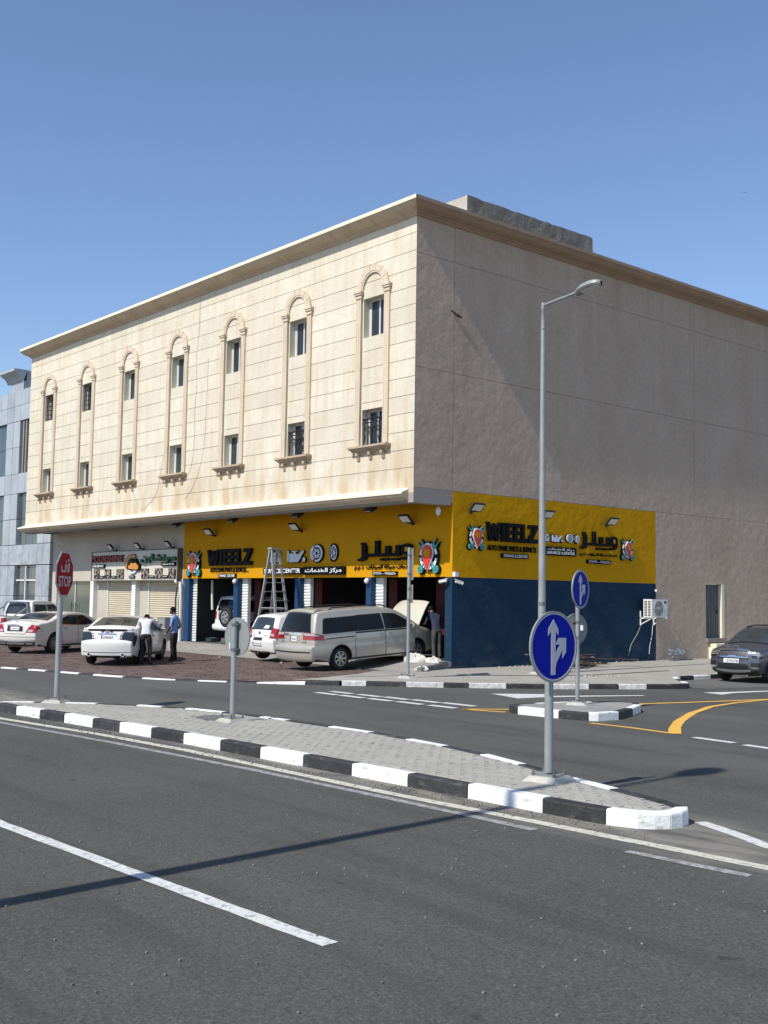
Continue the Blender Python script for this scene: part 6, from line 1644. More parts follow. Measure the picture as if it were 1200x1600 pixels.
# ---------------------------------------------------------------- white saloon with smoked tail lamps
def altima():
    top = [(-2.20, .27, .0), (-2.30, .29, .06), (-2.32, .31, .07), (-2.33, .40, .08), (-2.36, .56, .085), (-2.365, .68, .085), (-2.35, .73, .085), (-2.35, .73, .085), (-2.28, .745, .085), (-2.28, .745, .085), (-2.245, .92, .08), (-2.22, 1.05, .07), (-2.22, 1.05, .07), (-2.245, 1.10, .07), (-2.24, 1.125, .07), (-2.18, 1.13, .07), (-2.05, 1.115, .05), (-1.75, 1.13, .04), (-1.35, 1.24, .05), (-.95, 1.375, .05), (-.62, 1.435, .035), (-.1, 1.465, .03), (.30, 1.445, .03), (.62, 1.36, .06), (1.0, 1.17, .09), (1.30, 1.02, .09), (1.42, .98, .06), (1.9, .88, .05), (2.2, .76, .12), (2.33, .62, .17), (2.36, .45, .18), (2.30, .28, .14), (2.1, .22, 0)]
    c = Car('white_saloon', 'white saloon with smoked black tail lamps, two men standing at its right side', None, (-31.95, 16.80, 0.055), 137.0, .965, m_pwhite, top, (-1.39, 1.385), .325, .895, .97, .235)
    i0, i1 = c.idx('top', -1.62), c.idx('top', -.78)
    c.patch('rear_window', i0, i1, (-.93, -.84), (.93, .84), m_tint, .008, 12)
    c.patch('windscreen', c.idx('top', .55), c.idx('top', 1.28), (-.88, -.93), (.88, .93), m_tint, .008, 12)
    for sg in (-1, 1):
        c.window([(-1.18, 1.035), (-.30, 1.02), (-.34, 1.32), (-.72, 1.33), (-1.0, 1.21)], sg)
        c.window([(-.22, 1.02), (.92, 1.0), (.55, 1.22), (.22, 1.335), (-.26, 1.345)], sg)
        c.door([(-1.08, .90), (-.98, 1.0), (-.28, .99), (-.28, .32), (-.90, .32), (-.98, .62)], sg, (-.80, .87))
        c.door([(-.24, .99), (1.0, .97), (1.02, .62), (.92, .32), (-.24, .32)], sg, (-.08, .86))
        a, b = c.idx('rear', .74), c.idx('rear', 1.02)
        c.patch('tail_lamp', a, b, (sg * .56, sg * .72), (sg * 2.12, sg * 2.22), m_smoke, .014, 12)
        c.mirror(.82, .98, sg)
        c.patch('headlamp', c.idx('front', .62), c.idx('front', .74), (sg * .45, sg * .6), (sg * 2.2, sg * 2.3), m_head, .008, 8)
        q = MB(); y = sg * .52; q.lathe([(.052, -.1), (.058, .0), (.045, .0), (.04, -.1)], (-2.405, y, .335), (-1, 0, .05), 14); part('exhaust_tip', q, m_chrome, c.t, smooth=True)
        q = MB(); q.lathe([(.044, -.01), (0, -.012)], (-2.40, y, .335), (-1, 0, .05), 14); part('exhaust_hole', q, m_gap, c.t)
    c.patch('boot_gap', c.idx('rear', .735), c.idx('rear', .752), -.52, .52, m_gap, .004)
    for sg in (-1, 1): c.patch('boot_gap', c.idx('rear', .75), c.idx('rear', 1.05), (sg * .52, sg * .70), (sg * .535, sg * .715), m_gap, .004, 2)
    c.patch('spoiler_edge', c.idx('rear', 1.06), c.idx('rear', 1.105), -.82, .82, m_ctrim, .006)
    c.patch('bumper_line', c.idx('rear', .40), c.idx('rear', .42), -1.2, 1.2, m_gap, .004)
    c.patch('plate_recess', c.idx('rear', .765), c.idx('rear', .915), -.36, .36, m_pwhite, .004)
    c.patch('boot_trim', c.idx('rear', .925), c.idx('rear', .962), -.40, .40, m_chrome, .016)
    c.plate('rear', .83, .34, .155, '479078')
    i = c.idx('rear', 1.0)
    q = MB(); a = Vector(c.surf(i, 0, .012)); q.ring(a, (0, 1, 0), (0, 0, 1), (-1, 0, 0), .035, .055, 0, 6.2832, .01, 16); q.obox(a, (.008, 0, 0), (0, .062, 0), (0, 0, .012)); part('emblem', q, m_chrome, c.t)
    for u in (-.19, .19): c.patch('wing_sticker', c.idx('rear', .985), c.idx('rear', 1.02), (u - .03, u - .08), (u + .04, u + .08), m_tail, .008, 4)
    for u, z, w in ((.62, .94, .10), (.58, .87, .14), (-.62, .90, .12), (-.60, .86, .10)): c.patch('badge', c.idx('rear', z), c.idx('rear', z + .022), u - w / 2, u + w / 2, m_clamp, .008, 3)
    for u, z in ((.56, .79), (-.60, .79)): c.patch('bar_code_sticker', c.idx('rear', z - .02), c.idx('rear', z + .025), u - .06, u + .06, m_ctrim, .008, 3)
    c.patch('rear_diffuser', c.idx('rear', .28), c.idx('rear', .325), -.8, .8, m_ctrim, .005)
    c.wheels(spokes=5, mt=material('dark_alloy_rim', (0.10, 0.10, 0.10), rough=.35, metal=.6)); c.sill()
    return c
# ---------------------------------------------------------------- pearl white limousine
def limousine():
    top = [(-2.45, .27, .0), (-2.54, .29, .08), (-2.55, .44, .09), (-2.55, .44, .09), (-2.61, .50, .10), (-2.62, .66, .10), (-2.61, .78, .10), (-2.56, .95, .14), (-2.50, 1.05, .12), (-2.40, 1.10, .09), (-2.2, 1.12, .06), (-1.95, 1.145, .05), (-1.55, 1.24, .06), (-1.15, 1.385, .05), (-.85, 1.45, .04), (-.2, 1.485, .03), (.35, 1.465, .03), (.75, 1.37, .06), (1.15, 1.18, .09), (1.42, 1.06, .09), (1.55, 1.02, .06), (2.1, .93, .05), (2.45, .82, .12), (2.58, .68, .17), (2.60, .45, .18), (2.55, .28, .14), (2.35, .22, 0)]
    c = Car('white_limousine', 'pearl white long saloon parked second from the left with red tail lamps', None, (-38.9, 17.7, 0.055), 120.4, .955, m_pivory, top, (-1.585, 1.58), .355, .95, 1.0, .24, tumble=.34)
    c.patch('rear_window', c.idx('top', -1.82), c.idx('top', -1.02), (-.93, -.84), (.93, .84), m_tint, .008, 12)
    c.patch('windscreen', c.idx('top', .65), c.idx('top', 1.40), (-.88, -.93), (.88, .93), m_tint, .008, 12)
    for sg in (-1, 1):
        c.window([(-1.42, 1.075), (-1.05, 1.055), (-1.08, 1.25), (-1.25, 1.20)], sg)
        c.window([(-1.0, 1.055), (-.18, 1.045), (-.20, 1.365), (-.62, 1.355), (-1.0, 1.27)], sg)
        c.window([(-.11, 1.045), (1.05, 1.02), (.62, 1.24), (.30, 1.355), (-.13, 1.37)], sg)
        c.line('chrome_strip', [(-1.46, 1.035), (0, 1.02), (1.1, 1.0)], .022, m_chrome, sg, .012)
        c.door([(-1.22, .92), (-1.12, 1.02), (-.16, 1.005), (-.16, .33), (-1.05, .33), (-1.16, .64)], sg, (-.98, .90), m_chrome)
        c.door([(-.12, 1.0), (1.12, .985), (1.14, .62), (1.04, .33), (-.12, .33)], sg, (.06, .88), m_chrome)
        a, b = c.idx('rear', .76), c.idx('rear', 1.03)
        c.patch('tail_lamp', a, b, (sg * .60, sg * .86), (sg * 1.55, sg * 2.30), m_tail, .010, 12)
        c.patch('lamp_glint', c.idx('rear', .78), c.idx('rear', .86), (sg * .68, sg * .74), (sg * .92, sg * .98), m_tailw, .014, 4)
        c.patch('exhaust_trim', c.idx('rear', .345), c.idx('rear', .405), (sg * .58), (sg * .92), m_chrome, .014, 6)
        c.mirror(.95, 1.0, sg)
        c.patch('headlamp', c.idx('front', .66), c.idx('front', .82), (sg * .5, sg * .6), (sg * 2.2, sg * 2.3), m_head, .008, 8)
    c.patch('bumper_insert', c.idx('rear', .30), c.idx('rear', .43), -1.3, 1.3, m_ctrim, .006, 14)
    c.patch('bumper_chrome', c.idx('rear', .345), c.idx('rear', .40), -.50, .50, m_chrome, .014)
    c.patch('bumper_line', c.idx('rear', .60), c.idx('rear', .613), -1.8, 1.8, m_gap, .003, 16)
    c.patch('plate_recess', c.idx('rear', .785), c.idx('rear', .955), -.44, .44, m_ctrim, .004)
    c.patch('boot_chrome', c.idx('rear', .965), c.idx('rear', .985), -.52, .52, m_chrome, .014)
    c.plate('rear', .87, .42, .125)
    c.patch('boot_gap', c.idx('rear', .70), c.idx('rear', .712), -.58, .58, m_gap, .004)
    for sg in (-1, 1): c.patch('boot_gap', c.idx('rear', .71), c.idx('rear', 1.08), (sg * .58, sg * .86), (sg * .592, sg * .874), m_gap, .004, 2)
    q = MB(); a = Vector(c.surf(c.idx('rear', 1.05), 0, .012)); q.ring(a, (0, 1, 0), (.5, 0, .85), (-.85, 0, .5), .034, .042, 0, 6.2832, .008, 16)
    for k in range(3): an = math.pi / 2 + k * 2.094; q.bar(a, a + Vector((0, math.cos(an), 0)) * .036 + Vector((.5, 0, .85)) * math.sin(an) * .036, .008, .008)
    part('emblem', q, m_chrome, c.t)
    q = MB(); q.sphere((-.95, 0, 1.485), .07, .03, .035, 8, 6); part('roof_antenna', q, m_pivory, c.t, smooth=True)
    c.wheels(spokes=10, mt=material('grey_alloy_rim', (0.22, 0.22, 0.22), rough=.3, metal=.7)); c.sill()
    return c
# ---------------------------------------------------------------- champagne minivan with its bonnet up
def minivan():
    top = [(-2.40, .30, .0), (-2.50, .32, .06), (-2.54, .42, .08), (-2.56, .60, .085), (-2.55, .70, .085), (-2.52, .735, .085), (-2.52, .735, .085), (-2.45, .75, .08), (-2.45, .75, .08), (-2.44, .95, .08), (-2.41, 1.12, .10), (-2.32, 1.42, .10), (-2.22, 1.66, .08), (-2.12, 1.715, .06), (-1.85, 1.735, .035), (-1.0, 1.755, .03), (0, 1.75, .03), (.55, 1.70, .03), (.95, 1.55, .06), (1.45, 1.24, .09), (1.68, 1.09, .09), (1.80, 1.05, .05), (2.1, .97, .05), (2.36, .84, .10), (2.48, .68, .15), (2.50, .45, .16), (2.45, .30, .12), (2.25, .25, 0)]
    c = Car('champagne_minivan', 'champagne minivan with its bonnet raised, half inside the last workshop door', None, (-26.0, 21.38, 0.175), 90.8, .985, m_pgold, top, (-1.5, 1.5), .335, .965, 1.06, .26, tumble=.24, pitch=3.3, plan=(.10, .16))
    c.patch('rear_window', c.idx('rear', 1.14), c.idx('rear', 1.62), (-.90, -.80), (.90, .80), m_tint, .010, 12)
    c.patch('window_seal', c.idx('rear', 1.115), c.idx('rear', 1.64), (-.93, -.83), (.93, .83), m_ctrim, .006, 12)
    c.patch('rear_wiper', c.idx('rear', 1.14), c.idx('rear', 1.165), -.05, .42, m_ctrim, .025, 4)
    c.patch('rear_spoiler', c.idx('rear', 1.65), c.idx('top', -1.9), -.94, .94, m_pgold, .03, 10)
    c.patch('windscreen', c.idx('top', .85), c.idx('top', 1.62), (-.86, -.93), (.86, .93), m_tint, .008, 12)
    for sg in (-1, 1):
        c.window([(-2.12, 1.09), (-1.02, 1.10), (-1.02, 1.53), (-1.95, 1.51), (-2.03, 1.47)], sg)
        c.window([(-.82, 1.10), (.16, 1.10), (.10, 1.55), (-.82, 1.54)], sg)
        c.window([(.24, 1.10), (1.42, 1.09), (1.05, 1.33), (.70, 1.50), (.20, 1.55)], sg)
        c.line('window_pillar', [(-.92, 1.09), (-.92, 1.54)], .14, m_tint, sg, .009)
        c.door([(-.92, 1.06), (.19, 1.06), (.19, .34), (-.92, .34), (-.98, .7)], sg, (.03, .97), m_pgold)
        c.door([(.22, 1.06), (1.42, 1.05), (1.36, .34), (.22, .34)], sg, (.40, .97), m_pgold)
        c.line('slide_rail', [(-2.05, .93), (-1.5, .945), (-.98, .95)], .03, m_ctrim, sg, .010)
        c.line('body_moulding', [(-.94, .62), (1.05, .62)], .05, m_pgold, sg, .014)
        a, b = c.idx('rear', .93), c.idx('rear', 1.115)
        c.patch('tail_lamp', a, b, (sg * .55, sg * .60), (sg * 2.26, sg * 2.24), m_tail, .014, 14)
        c.patch('clear_lamp', c.idx('rear', 1.04), c.idx('rear', 1.10), sg * .62, (sg * 2.05, sg * 2.1), m_tailw, .018, 12)
        c.mirror(1.20, 1.10, sg, size=(.11, .12, .10))
        q = MB(); pts = [(x, sg * (c.y0(x, 1.66) - .10), z) for x, z in ((-1.75, 1.72), (-1.6, 1.80), (-.6, 1.815), (.3, 1.80), (.45, 1.735))]; q.tube(pts, .020, 8); part('roof_rail', q, m_ctrim, c.t, smooth=True)
        c.patch('headlamp', c.idx('front', .70), c.idx('front', .86), (sg * .5, sg * .6), (sg * 2.2, sg * 2.3), m_head, .008, 8)
    c.patch('tailgate_gap', c.idx('rear', .745), c.idx('rear', .76), -.70, .70, m_gap, .004)
    for sg in (-1, 1): c.patch('tailgate_gap', c.idx('rear', .76), c.idx('rear', .93), sg * .70, sg * .714, m_gap, .004, 2)
    c.patch('bumper_step', c.idx('rear', .56), c.idx('rear', .60), -1.3, 1.3, m_gap, .003, 14)
    c.patch('plate_garnish', c.idx('rear', 1.03), c.idx('rear', 1.09), -.52, .52, m_chrome, .016)
    c.patch('plate_recess', c.idx('rear', .86), c.idx('rear', 1.02), -.40, .40, material('recess_shade_paint', (0.36, .335, .29), rough=.4), .004)
    c.plate('rear', .94, .30, .155, None, 0.06)
    c.patch('badge', c.idx('rear', .84), c.idx('rear', .865), .5, .70, m_clamp, .006, 3); c.patch('badge', c.idx('rear', .84), c.idx('rear', .865), -.70, -.5, m_clamp, .006, 3)
    q = MB(); a = Vector(c.surf(c.idx('rear', 1.12), 0, .012)); q.obox(a, (.008, 0, 0), (0, .012, 0), (0, 0, .035)); q.bar(a + Vector((0, -.03, -.03)), a + Vector((0, -.03, .035)), .008, .012); q.bar(a + Vector((0, .03, -.03)), a + Vector((0, .03, .035)), .008, .012); part('emblem', q, m_chrome, c.t)
    # engine bay under the raised bonnet
    c.patch('engine_bay', c.idx('top', 1.80), c.idx('top', 2.34), -.82, .82, m_bayd, .004, 10)
    ang = math.radians(52); rows = []; h0 = Vector((1.72, 0, 1.10))
    ax = Vector((math.cos(ang), 0, math.sin(ang))); nn = Vector((-math.sin(ang), 0, math.cos(ang)))
    for k in range(9):
        l = k / 8 * .92; w = .76 - .10 * (k / 8) ** 3; bul = .07 * math.sin(math.pi * .5 * k / 8) ; rows.append([tuple(h0 + ax * l + Vector((0, w * u, 0)) + nn * (.05 * (1 - u * u) + bul * 1.0 - (.10 * (k / 8) ** 4)) - nn * (.03 * (abs(u) > .95))) for u in [-1, -.97, -.75, -.5, -.25, 0, .25, .5, .75, .97, 1]])
    q = MB(); q.grid(rows); rows2 = [[tuple(Vector(p) - nn * .028) for p in r] for r in rows]; q.grid(rows2)
    rim_ = [r[0] for r in rows] + rows[-1][1:] + [r[-1] for r in reversed(rows[:-1])]; rim2 = [tuple(Vector(p) - nn * .028) for p in rim_]; q.grid([rim_, rim2])
    part('bonnet', q, car_paint('bonnet_sunlit_paint', (0.55, 0.52, 0.42)), c.t, smooth=True, angle=.8)  # body paint made paler and creamier: sunlight put into the colour
    q = MB(); q.tube([(2.25, .6, .9), tuple(h0 + ax * .7 + Vector((0, .55, 0)))], .01, 6); part('bonnet_stay', q, m_iron, c.t)
    for x, y, z, a, b, d in ((2.0, .2, .93, .16, .22, .08), (2.1, -.4, .92, .12, .14, .09), (1.95, -.05, .95, .1, .1, .06)): c.box('engine_part', (x, y, z), a, b, d, m_clamp)
    c.wheels(spokes=7); c.sill()
    return c
# ---------------------------------------------------------------- small white hatchback
def hatchback():
    top = [(-1.74, .28, .0), (-1.80, .31, .06), (-1.83, .44, .09), (-1.845, .62, .09), (-1.83, .72, .09), (-1.83, .72, .09), (-1.74, .75, .09), (-1.74, .75, .09), (-1.71, .95, .10), (-1.66, 1.08, .10), (-1.52, 1.36, .09), (-1.46, 1.46, .07), (-1.36, 1.50, .05), (-.9, 1.53, .03), (-.2, 1.535, .03), (.25, 1.50, .03), (.6, 1.36, .06), (1.0, 1.12, .09), (1.18, 1.0, .08), (1.3, .96, .05), (1.6, .85, .08), (1.78, .68, .14), (1.82, .45, .15), (1.76, .28, .1), (1.6, .22, 0)]
    c = Car('white_hatchback', 'small white hatchback with tall red tail lamps half hidden by the minivan', None, (-29.6, 21.95, 0.21), 90.4, .95, m_pwhite, top, (-1.23, 1.23), .30, .845, .97, .235, tumble=.26, pitch=3.6, plan=(.10, .16))
    c.patch('window_seal', c.idx('rear', 1.02), c.idx('rear', 1.41), (-.90, -.80), (.90, .80), m_ctrim, .006, 12)
    c.patch('rear_window', c.idx('rear', 1.035), c.idx('rear', 1.39), (-.86, -.77), (.86, .77), m_tint2, .010, 12)
    c.patch('paper_behind_glass', c.idx('rear', 1.06), c.idx('rear', 1.16), (-.22, -.34), (-.58, -.64), m_plate, .013, 3)
    c.patch('windscreen', c.idx('top', .5), c.idx('top', 1.12), (-.86, -.93), (.86, .93), m_tint, .008, 12)
    for sg in (-1, 1):
        c.window([(-1.30, 1.06), (-.55, 1.02), (-.55, 1.36), (-1.05, 1.36), (-1.22, 1.26)], sg); c.window([(-.48, 1.02), (.72, 1.0), (.40, 1.24), (.12, 1.36), (-.48, 1.37)], sg)
        c.door([(-.52, 1.0), (.80, .98), (.76, .32), (-.52, .32)], sg, (-.36, .87))
        c.patch('tail_lamp', c.idx('rear', .77), c.idx('rear', 1.10), (sg * .72, sg * .86), (sg * 1.75, sg * 2.05), m_tail, .014, 10)
        c.patch('clear_lamp', c.idx('rear', .84), c.idx('rear', .92), (sg * .80), (sg * 1.0), m_tailw, .018, 4)
        c.mirror(.62, .98, sg)
        c.patch('headlamp', c.idx('front', .66), c.idx('front', .80), (sg * .5, sg * .6), (sg * 2.2, sg * 2.3), m_head, .008, 8)
    c.patch('tailgate_gap', c.idx('rear', .735), c.idx('rear', .747), -.72, .72, m_gap, .004)
    c.patch('plate_garnish', c.idx('rear', .70), c.idx('rear', .722), -.34, .34, m_ctrim, .012)
    c.patch('bumper_line', c.idx('rear', .335), c.idx('rear', .36), -.8, .8, m_gap, .004)
    c.plate('rear', .60, .46, .115, None, 0)
    c.patch('badge', c.idx('rear', .84), c.idx('rear', .86), .40, .56, m_clamp, .006, 3); c.patch('badge', c.idx('rear', .84), c.idx('rear', .86), -.56, -.38, m_clamp, .006, 3)
    q = MB(); a = Vector(c.surf(c.idx('rear', .93), 0, .012)); q.ring(a, (0, 1, 0), (0, 0, 1), (-1, 0, 0), .03, .045, 0, 6.2832, .01, 14); q.obox(a + Vector((0, 0, .01)), (.006, 0, 0), (0, .010, 0), (0, 0, .03)); part('emblem', q, m_ctrim, c.t)
    c.patch('lower_valance', c.idx('rear', .285), c.idx('rear', .33), -.85, .85, m_ctrim, .004)
    q = MB(); q.lathe([(.03, -.1), (.035, .0), (0, 0)], (-1.86, .1, .26), (-1, 0, -.2), 10); part('exhaust_tip', q, m_chrome, c.t)
    c.wheels(spokes=7); c.sill()
    return c
# ---------------------------------------------------------------- grey crossover facing the camera
def crossover():
    top = [(-2.0, .34, .0), (-2.08, .38, .08), (-2.13, .55, .11), (-2.12, .80, .11), (-2.06, .98, .10), (-1.90, 1.28, .09), (-1.75, 1.50, .07), (-1.6, 1.56, .05), (-1.0, 1.605, .03), (-.2, 1.62, .03), (.2, 1.59, .03), (.55, 1.46, .06), (.9, 1.24, .09), (1.1, 1.10, .09), (1.22, 1.065, .05), (1.6, 1.01, .045), (1.88, .965, .07), (1.98, .92, .12), (2.02, .80, .14), (2.05, .62, .15), (2.06, .45, .15), (2.0, .32, .13), (1.85, .26, 0)]
    c = Car('grey_crossover', 'dark grey crossover with chrome edged grille parked facing the road at the right edge', None, (-17.12, 29.15, 0.010), -88.7, .925, m_pgrey, top, (-1.30, 1.31), .34, .90, 1.03, .27, tumble=.26, plan=(.10, .11))
    F = lambda z: c.idx('front', z)
    c.patch('windscreen', c.idx('top', .32), c.idx('top', 1.10), (-.88, -.94), (.88, .94), m_tint2, .008, 14)
    c.patch('cowl', c.idx('top', 1.08), c.idx('top', 1.17), -.94, .94, m_ctrim, .007, 10)
    c.patch('rear_window', c.idx('rear', 1.05), c.idx('rear', 1.45), (-.88, -.80), (.88, .80), m_tint, .008, 12)
    c.patch('bonnet_gap', F(.925), F(.935), -1.3, 1.3, m_gap, .004, 14)
    for sg in (-1, 1):
        c.window([(-1.75, 1.10), (-1.15, 1.08), (-1.15, 1.40), (-1.5, 1.37)], sg); c.window([(-1.08, 1.08), (-.22, 1.07), (-.22, 1.43), (-1.08, 1.42)], sg); c.window([(-.15, 1.07), (.92, 1.06), (.58, 1.28), (.25, 1.42), (-.15, 1.44)], sg)
        c.door([(-1.05, 1.05), (-.19, 1.05), (-.19, .36), (-.88, .36), (-.98, .7)], sg, (-.88, .92)); c.door([(-.16, 1.05), (.98, 1.03), (.92, .36), (-.16, .36)], sg, (-.02, .92))
        c.mirror(.72, 1.06, sg, size=(.11, .12, .085))
        c.line('arch_trim', [(1.31 + .44 * math.cos(a), .34 + .44 * math.sin(a)) for a in [math.pi * k / 14 for k in range(15)]], .07, m_ctrim, sg, .004)
        c.line('arch_trim', [(-1.30 + .44 * math.cos(a), .34 + .44 * math.sin(a)) for a in [math.pi * k / 14 for k in range(15)]], .07, m_ctrim, sg, .004)
        c.patch('headlamp', F(.80), F(.885), (sg * .66, sg * .60), (sg * 2.10, sg * 2.30), m_head, .010, 12)
        c.patch('lamp_housing', F(.735), F(.80), (sg * .82, sg * .78), (sg * 2.02, sg * 2.12), m_smoke, .010, 12)
        c.patch('projector_lens', F(.75), F(.79), sg * 1.18, sg * 1.42, m_chrome, .016, 4)
        c.patch('fog_recess', F(.50), F(.60), (sg * .80, sg * .78), (sg * 1.75, sg * 1.75), m_ctrim, .006, 10)
        c.patch('bumper_fin', F(.425), F(.485), (sg * .90, sg * .72), (sg * 1.7, sg * 1.12), m_chrome, .016, 8)
        q = MB(); pts = [(x, sg * (c.y0(x, 1.5) - .10), z) for x, z in ((-1.5, 1.57), (-1.3, 1.645), (-.3, 1.655), (.2, 1.60))]; q.tube(pts, .02, 8); part('roof_rail', q, m_ctrim, c.t, smooth=True)
    c.patch('grille', F(.745), F(.895), (-.66, -.70), (.66, .70), m_ctrim, .006, 14)
    c.patch('lower_grille_slot', F(.675), F(.715), (-.64, -.70), (.64, .70), m_ctrim, .006, 14)
    for z in (.775, .80, .825, .85): c.patch('grille_bar', F(z - .004), F(z + .004), -.62, .62, m_clamp, .012, 16)
    for k in range(9): u = -.56 + k * .14; c.patch('grille_bar', F(.755), F(.88), (u, u + .05), (u + .012, u + .062), m_clamp, .011, 2)
    c.patch('grille_chrome', F(.885), F(.92), (-.62, -.70), (.62, .70), m_chrome, .018, 14)
    c.patch('grille_chrome', F(.715), F(.748), -.62, .62, m_chrome, .018, 14)
    c.patch('grille_chrome_centre', F(.715), F(.775), (-.24, -.16), (.24, .16), m_chrome, .022, 8)
    for sg in (-1, 1): c.patch('grille_chrome', F(.725), F(.90), (sg * .61, sg * .68), (sg * .655, sg * .74), m_chrome, .018, 3); c.patch('grille_chrome', F(.83), F(.86), (sg * .66), (sg * 1.05, sg * 1.1), m_chrome, .020, 6)
    c.patch('lower_grille', F(.44), F(.555), (-.70, -.66), (.70, .66), m_ctrim, .006, 14)
    for z in (.47, .50, .53): c.patch('grille_bar', F(z - .005), F(z + .004), -.62, .62, m_gap, .012, 12)
    c.patch('skid_plate', F(.375), F(.425), -.78, .78, m_chrome, .020, 14)
    c.patch('lower_lip', F(.30), F(.375), -1.2, 1.2, m_ctrim, .006, 14)
    c.plate('front', .625, .50, .125, '070578', 0, False)
    q = MB(); a = Vector(c.surf(F(.95), 0, .012)); q.ring(a, (0, .09, 0), (-.02, 0, .045), (1, 0, 0), .8, 1.0, 0, 6.2832, .008, 16); part('emblem', q, m_chrome, c.t)
    c.wheels(spokes=6); c.sill()
    return c
# ---------------------------------------------------------------- white pick-up behind
def pickup():
    top = [(-2.60, .45, .0), (-2.64, .50, .04), (-2.66, .62, .06), (-2.63, .70, .05), (-2.60, .72, .04), (-2.60, 1.0, .03), (-2.58, 1.08, .02), (-2.50, 1.09, .0), (-1.0, 1.09, .0), (-.98, 1.09, .0), (-.97, 1.12, .0), (-.90, 1.45, .04), (-.82, 1.72, .04), (-.70, 1.77, .03), (-.2, 1.79, .03), (.35, 1.76, .03), (.70, 1.62, .06), (1.05, 1.30, .08), (1.2, 1.17, .08), (1.32, 1.13, .05), (2.0, 1.04, .05), (2.4, .92, .10), (2.52, .75, .14), (2.54, .5, .14), (2.48, .38, .1), (2.3, .34, 0)]
    c = Car('white_pickup', 'white double cab pickup behind the long saloon at the far left', None, (-47.6, 20.4, 0.085), 112.8, .97, m_pwhite, top, (-1.5, 1.55), .37, .89, 1.10, .42, tumble=.24, plan=(.03, .12), rnd=.05, arch=.44)
    c.patch('cab_rear_window', c.idx('top', -.962) + .5, c.idx('top', -.80), (-.93, -.88), (.93, .88), m_tint2, .008, 12)
    c.patch('bed_dark_patch', c.idx('top', -2.5), c.idx('top', -1.02), -.92, .92, m_bayd, .004, 10)  # flat dark patch laid over the bed top
    c.patch('windscreen', c.idx('top', .62), c.idx('top', 1.2), (-.88, -.93), (.88, .93), m_tint2, .008, 12)
    for sg in (-1, 1):
        c.window([(-.78, 1.17), (-.02, 1.17), (-.02, 1.60), (-.70, 1.60)], sg, m_tint2); c.window([(.08, 1.17), (1.0, 1.17), (.62, 1.50), (.48, 1.60), (.08, 1.60)], sg, m_tint2)
        c.door([(-.84, 1.12), (.03, 1.12), (.03, .5), (-.84, .5)], sg, (-.70, 1.02), m_chrome); c.door([(.06, 1.12), (1.1, 1.12), (1.06, .5), (.06, .5)], sg, (.2, 1.02), m_chrome)
        c.patch('tail_lamp', c.idx('rear', .76), c.idx('rear', 1.04), sg * .84, sg * 2.10, m_tail, .012, 8)
        c.mirror(.9, 1.18, sg, m_chrome, size=(.1, .13, .12))
        q = MB(); q.tube([(-1.1, sg * .72, 1.08), (-1.08, sg * .70, 1.5), (-1.05, sg * .60, 1.70), (-1.05, 0, 1.72)], .035, 8); part('sports_bar', q, m_chrome, c.t, smooth=True)
        q = MB(); q.tube([(-1.07, sg * .70, 1.5), (-1.9, sg * .76, 1.12)], .025, 8); part('sports_bar', q, m_chrome, c.t, smooth=True)
    c.patch('rear_bumper', c.idx('rear', .5), c.idx('rear', .68), -1.4, 1.4, m_chrome, .03, 12)
    c.patch('tailgate_handle', c.idx('rear', .93), c.idx('rear', .99), -.16, .16, m_ctrim, .01, 4)
    c.wheels(spokes=6); c.sill()
    return c
